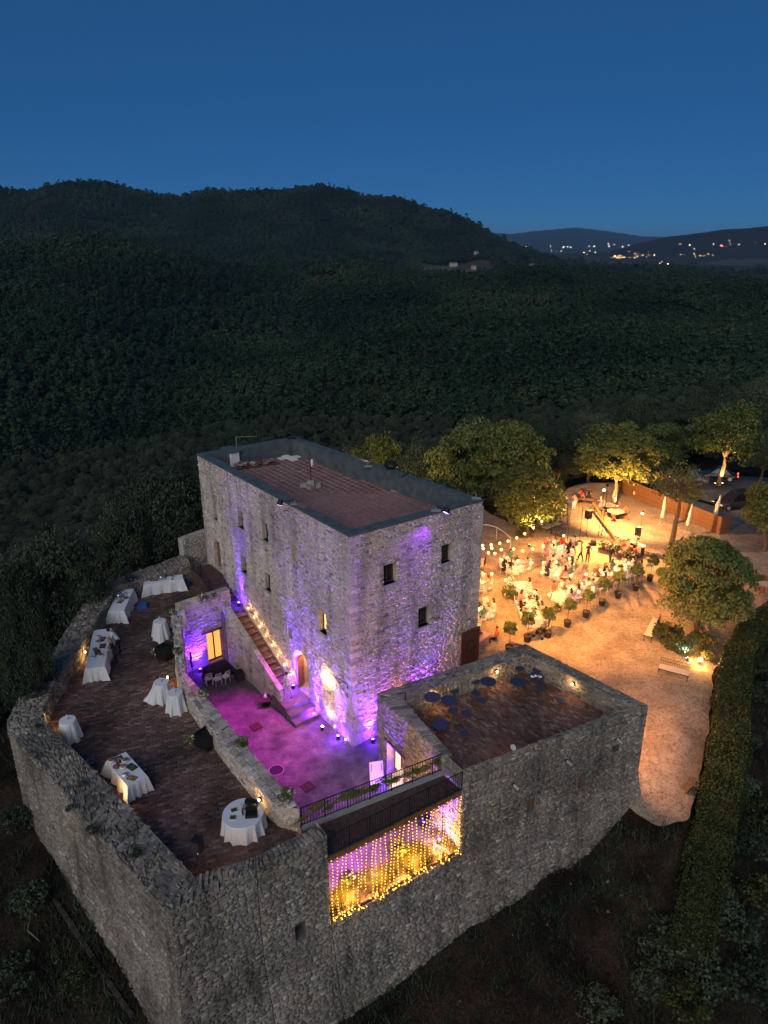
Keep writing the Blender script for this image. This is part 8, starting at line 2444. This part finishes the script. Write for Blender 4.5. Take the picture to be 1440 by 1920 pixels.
for k, (px, py, h, lb) in enumerate(((1187, 1071, 3.1, 'thin pole holding the string over the longest table'), (1074, 1062, 3.1, 'thin pole between the middle tables'), (1063, 1022, 3.5, 'thin pole at the end of the back string'), (1086, 1016, 3.4, 'thin pole left of the stage loudspeaker'))):
    t = thing('light_pole', lb, 'pole', pz(px, py), 0, 'poles of the festoon lights'); MB().tube((0, 0, 0), (0, 0, h), 0.025, n=6).build('shaft', IRON, t); MB().tube((0, 0, 0), (0, 0, .05), 0.22, n=10).build('foot', IRON, t)
# big warm floods on masts that light the square; the second is added
flood_post('tall light stand with warm flood behind the stage', 1122, 1006, 4.6, pz(1130, 1160), 27000, 150, (1.0, 0.40, 0.09))
flood_post('tall light stand with warm flood turned to the garden tables', 1128, 1004, 4.9, pz(1185, 972), 16000, 130, (1.0, 0.46, 0.13))  # extra flood added because the gravel behind the stage stayed dark
grass_patch('lawn_edge', 'short yellow green grass at the foot of the trees and the gate', [(*XY(pz(px + rp.uniform(-14, 14), py + rp.uniform(-5, 5))), 0.05) for px, py in [(985, 1003)] * 60 + [(1148, 950)] * 25 + [(897, 1222)] * 25 + [(1420, 1085)] * 70 + [(1290, 1225)] * 50 + [(1030, 975)] * 30], [tuft_mesh('tuft', 40, 0.16, 0.35, LEAF_GRASS, 460 + i, 0.014) for i in range(3)], 23)
rl_ = np.random.RandomState(91)
lx, ly = rl_.uniform(4, 34, 30000), rl_.uniform(26, 70, 30000)
okl = in_poly(lx, ly, PLAZA) & ~in_poly(lx, ly, CASTLE)
dl_ = np.minimum(poly_dist(lx, ly, HEDGE_XY), 9)
okl &= rl_.uniform(0, 1, 30000) < np.exp(-dl_ / 2.6) * 0.75 + 0.02
lx, ly = lx[okl][:4500], ly[okl][:4500]
lz = ground_z(lx, ly) + 0.075 + np.where((ly < 29) & (lx > 8), 0.10, 0)
la, ls = rl_.uniform(0, 6.28, len(lx)), rl_.uniform(0.03, 0.075, len(lx))
cs_, sn_ = np.cos(la) * ls, np.sin(la) * ls
Vl = np.stack([np.stack([lx - cs_, ly - sn_, lz], 1), np.stack([lx + sn_ * .5, ly - cs_ * .5, lz + .02], 1), np.stack([lx + cs_, ly + sn_, lz + .01], 1), np.stack([lx - sn_ * .5, ly + cs_ * .5, lz + .025], 1)], 1).reshape(-1, 3)
setp(link('fallen_leaves', np_mesh('fallen_leaves', Vl, np.arange(len(Vl)).reshape(-1, 4), leaf_mat('fallen leaf', [(0.0, (0.05, 0.03, 0.015)), (0.5, (0.11, 0.065, 0.03)), (1.0, (0.2, 0.12, 0.05))]), False, {'tint': ('FACE', rl_.uniform(0, 1, len(lx)))})), 'dry fallen leaves on the gravel along the hedge', None, None, 'stuff')
t = thing('lump_stone', 'broken pale stone block lying on the gravel path below the tower', 'stone', V3(XY(P(1291, 1470, -0.4)), float(ground_z([P(1291, 1470, -0.4).x], [P(1291, 1470, -0.4).y])[0])), 0.6)
MB().box((0, 0, 0.18), (0.6, 0.4, 0.4), taper=0.75, tilt=(0.3, 'X')).box((0.3, 0.1, 0.1), (0.3, 0.3, 0.2), taper=.8).build('block', WOOD, t)
t = thing('pale_branch', 'pale bare branch lying on the dark slope at the lower left', 'branch', P(70, 1745, -1.5))
z_ = float(ground_z([t.location.x], [t.location.y])[0]); t.location = P(70, 1745, z_) + Vector((0, 0, .1))
MB().tube((-.5, .5, 0), (-.35, -.1, .05), .03, .035, 5).tube((-.35, -.1, .05), (.4, -.6, .02), .035, .02, 5).build('wood', STONE_OLD, t)

# stone edging along the foot of the left slope, plants rooted in the rampart top
kb_ = thing('stone_edging', 'thin line of pale edging stones along the slope left of the rampart', 'edging', P(175, 1795, -2.5))
kp = []
for t_ in range(13):
    s_ = t_ / 12.0
    a_ = (100 + 150 * s_, 1680 + 233 * s_); p = P(*a_, -2.0); z_ = float(ground_z([p.x], [p.y])[0]); p = P(*a_, z_); kp.append(V3(XY(p), float(ground_z([p.x], [p.y])[0])))
for a_, b_ in zip(kp[:-1], kp[1:]): MB().box((0, 0, 0), ((b_ - a_).length * 0.94, 0.16, 0.2)).build('edging_stone', BRICK_BED, kb_, loc=(a_ + b_) / 2 + Vector((0, 0, .04)) - kb_.location, rz=math.atan2((b_ - a_).y, (b_ - a_).x))
for k, (px, py, s_) in enumerate(((152, 1473, .22), (258, 1606, .3), (70, 1365, .2), (135, 1520, .25), (172, 1562, .3))):
    p = P(px, py, ZC)
    t = thing('wall_plant', 'dark weed rooted in the rough top of the left rampart', 'plant', p, k, 'weeds on the rampart top'); c_ = link('foliage', shrub_me[k % 3], t); c_.scale = (s_, s_, s_ * .8)

# ------------------------------------------------------------------ lit farmhouses and towns across the valley
WIN_L = glow('far lit windows', (1.0, 0.62, 0.28), 60)
WALLF = simple('farm wall', (0.42, 0.37, 0.30), 0.9); ROOFF = simple('farm roof', (0.2, 0.1, 0.07), 0.9)
def farm(label, px, py, dist, L=14, n=3, k=0):
    fx, fy, fz, fg = FARMS[k]
    q = Vector((fx, fy, fz + 4)); z = fg
    t = thing('farmhouse', label, 'house', (fx, fy, fz), k * 0.13, 'lit farmhouses on the far ridge')
    MB().box((0, 0, 2), (L, 9, 12 if z < q.z - 4 else 7)).build('wall', WALLF, t)
    mb = MB(); zz = 5.5 if z >= q.z - 4 else 8
    mb.add([(-L / 2 - .5, -5, zz), (L / 2 + .5, -5, zz), (L / 2 + .5, 5, zz), (-L / 2 - .5, 5, zz), (-L / 2, 0, zz + 2.4), (L / 2, 0, zz + 2.4)], [(0, 1, 5, 4), (2, 3, 4, 5), (0, 4, 3), (1, 2, 5), (3, 2, 1, 0)]); mb.build('roof', ROOFF, t)
    for i in range(n): MB().box((-L / 2 + L * (i + .5) / n, -4.6, 2.5), (2.2, .3, 2.4)).build('window', WIN_L, t)
for k, (lb, px, py, n, L) in enumerate((('lit farmhouse with orange lights, left of the ridge group', 930, 509, 4, 22), ('white lit farmhouse right of the orange one', 961, 509, 2, 14), ('pale long farmhouse above the stubble field', 850, 497, 0, 20), ('small pale house beside the stubble field', 888, 503, 0, 9), ('lone orange lit house at the foot of the big hill', 997, 501, 2, 12), ('small house high in the wood of the big hill', 893, 476, 0, 9))):
    farm(lb, px, py, 1760, L, n, k)
tl = {'amber': MB(), 'white': MB(), 'red': MB()}
rq = random.Random(44)
TOWN = [(1158, 482, 26, 3, 14, 'amber'), (1205, 478, 26, 8, 14, 'amber'), (1250, 506, 26, 7, 22, 'white'), (1310, 478, 30, 4, 10, 'amber'), (1045, 473, 10, 4, 4, 'amber'), (990, 462, 6, 3, 4, 'red'), (1070, 462, 50, 4, 6, 'white'), (1150, 459, 40, 5, 6, 'white'), (1350, 456, 60, 10, 6, 'white'), (1275, 458, 8, 3, 2, 'amber'), (1355, 461, 8, 2, 3, 'red'), (1425, 458, 16, 5, 3, 'amber'), (1110, 470, 60, 8, 5, 'amber'), (1245, 497, 20, 8, 7, 'amber')]
for px, py, sx, sy, n, cl in TOWN:
    for i in range(n):
        x_, y_ = px + rq.gauss(0, sx / 2), py + rq.gauss(0, sy / 2)
        q = None
        for dist in (3600, 4200, 5000, 5600, 6200, 6800):
            c = Q(x_, y_, dist)
            if c.z <= float(ground_z([c.x], [c.y])[0]) + 6: break
            q = c
        q = q or c
        r = rq.choice([0.5, 0.65, 0.85, 1.15]) * q.to_2d().length / 5000
        tl[cl].ball(q, r, 5, 3)
for cl, col, lb in (('amber', (1.0, .55, .2), 'amber'), ('white', (1.0, .85, .7), 'white'), ('red', (1.0, .25, .18), 'red')):
    setp(tl[cl].build('town_lights', glow('town ' + cl, col, 55)), 'far ' + lb + ' lights of villages on the plain', None, None, 'stuff')
# ------------------------------------------------------------------ evening haze: one closed box of thin air
hz_m = bpy.data.materials.new('haze air'); hz_m.use_nodes = True
hn = hz_m.node_tree; hn.nodes.clear()
ho = hn.nodes.new('ShaderNodeOutputMaterial'); hv = hn.nodes.new('ShaderNodeVolumePrincipled')
hv.inputs['Density'].default_value = 3.4e-5
hv.inputs['Color'].default_value = (0.34, 0.66, 1.0, 1)
hn.links.new(hv.outputs[0], ho.inputs['Volume'])
hmb = MB(); zb_, zt_ = float(gz.min()) - 1.0, float(gz.max()) + 30.0
hmb.box((0, 0, (zb_ + zt_) / 2), (53000, 53000, zt_ - zb_))
setp(hmb.build('haze', hz_m), 'thin blue evening haze over the valley', None, None, 'stuff')
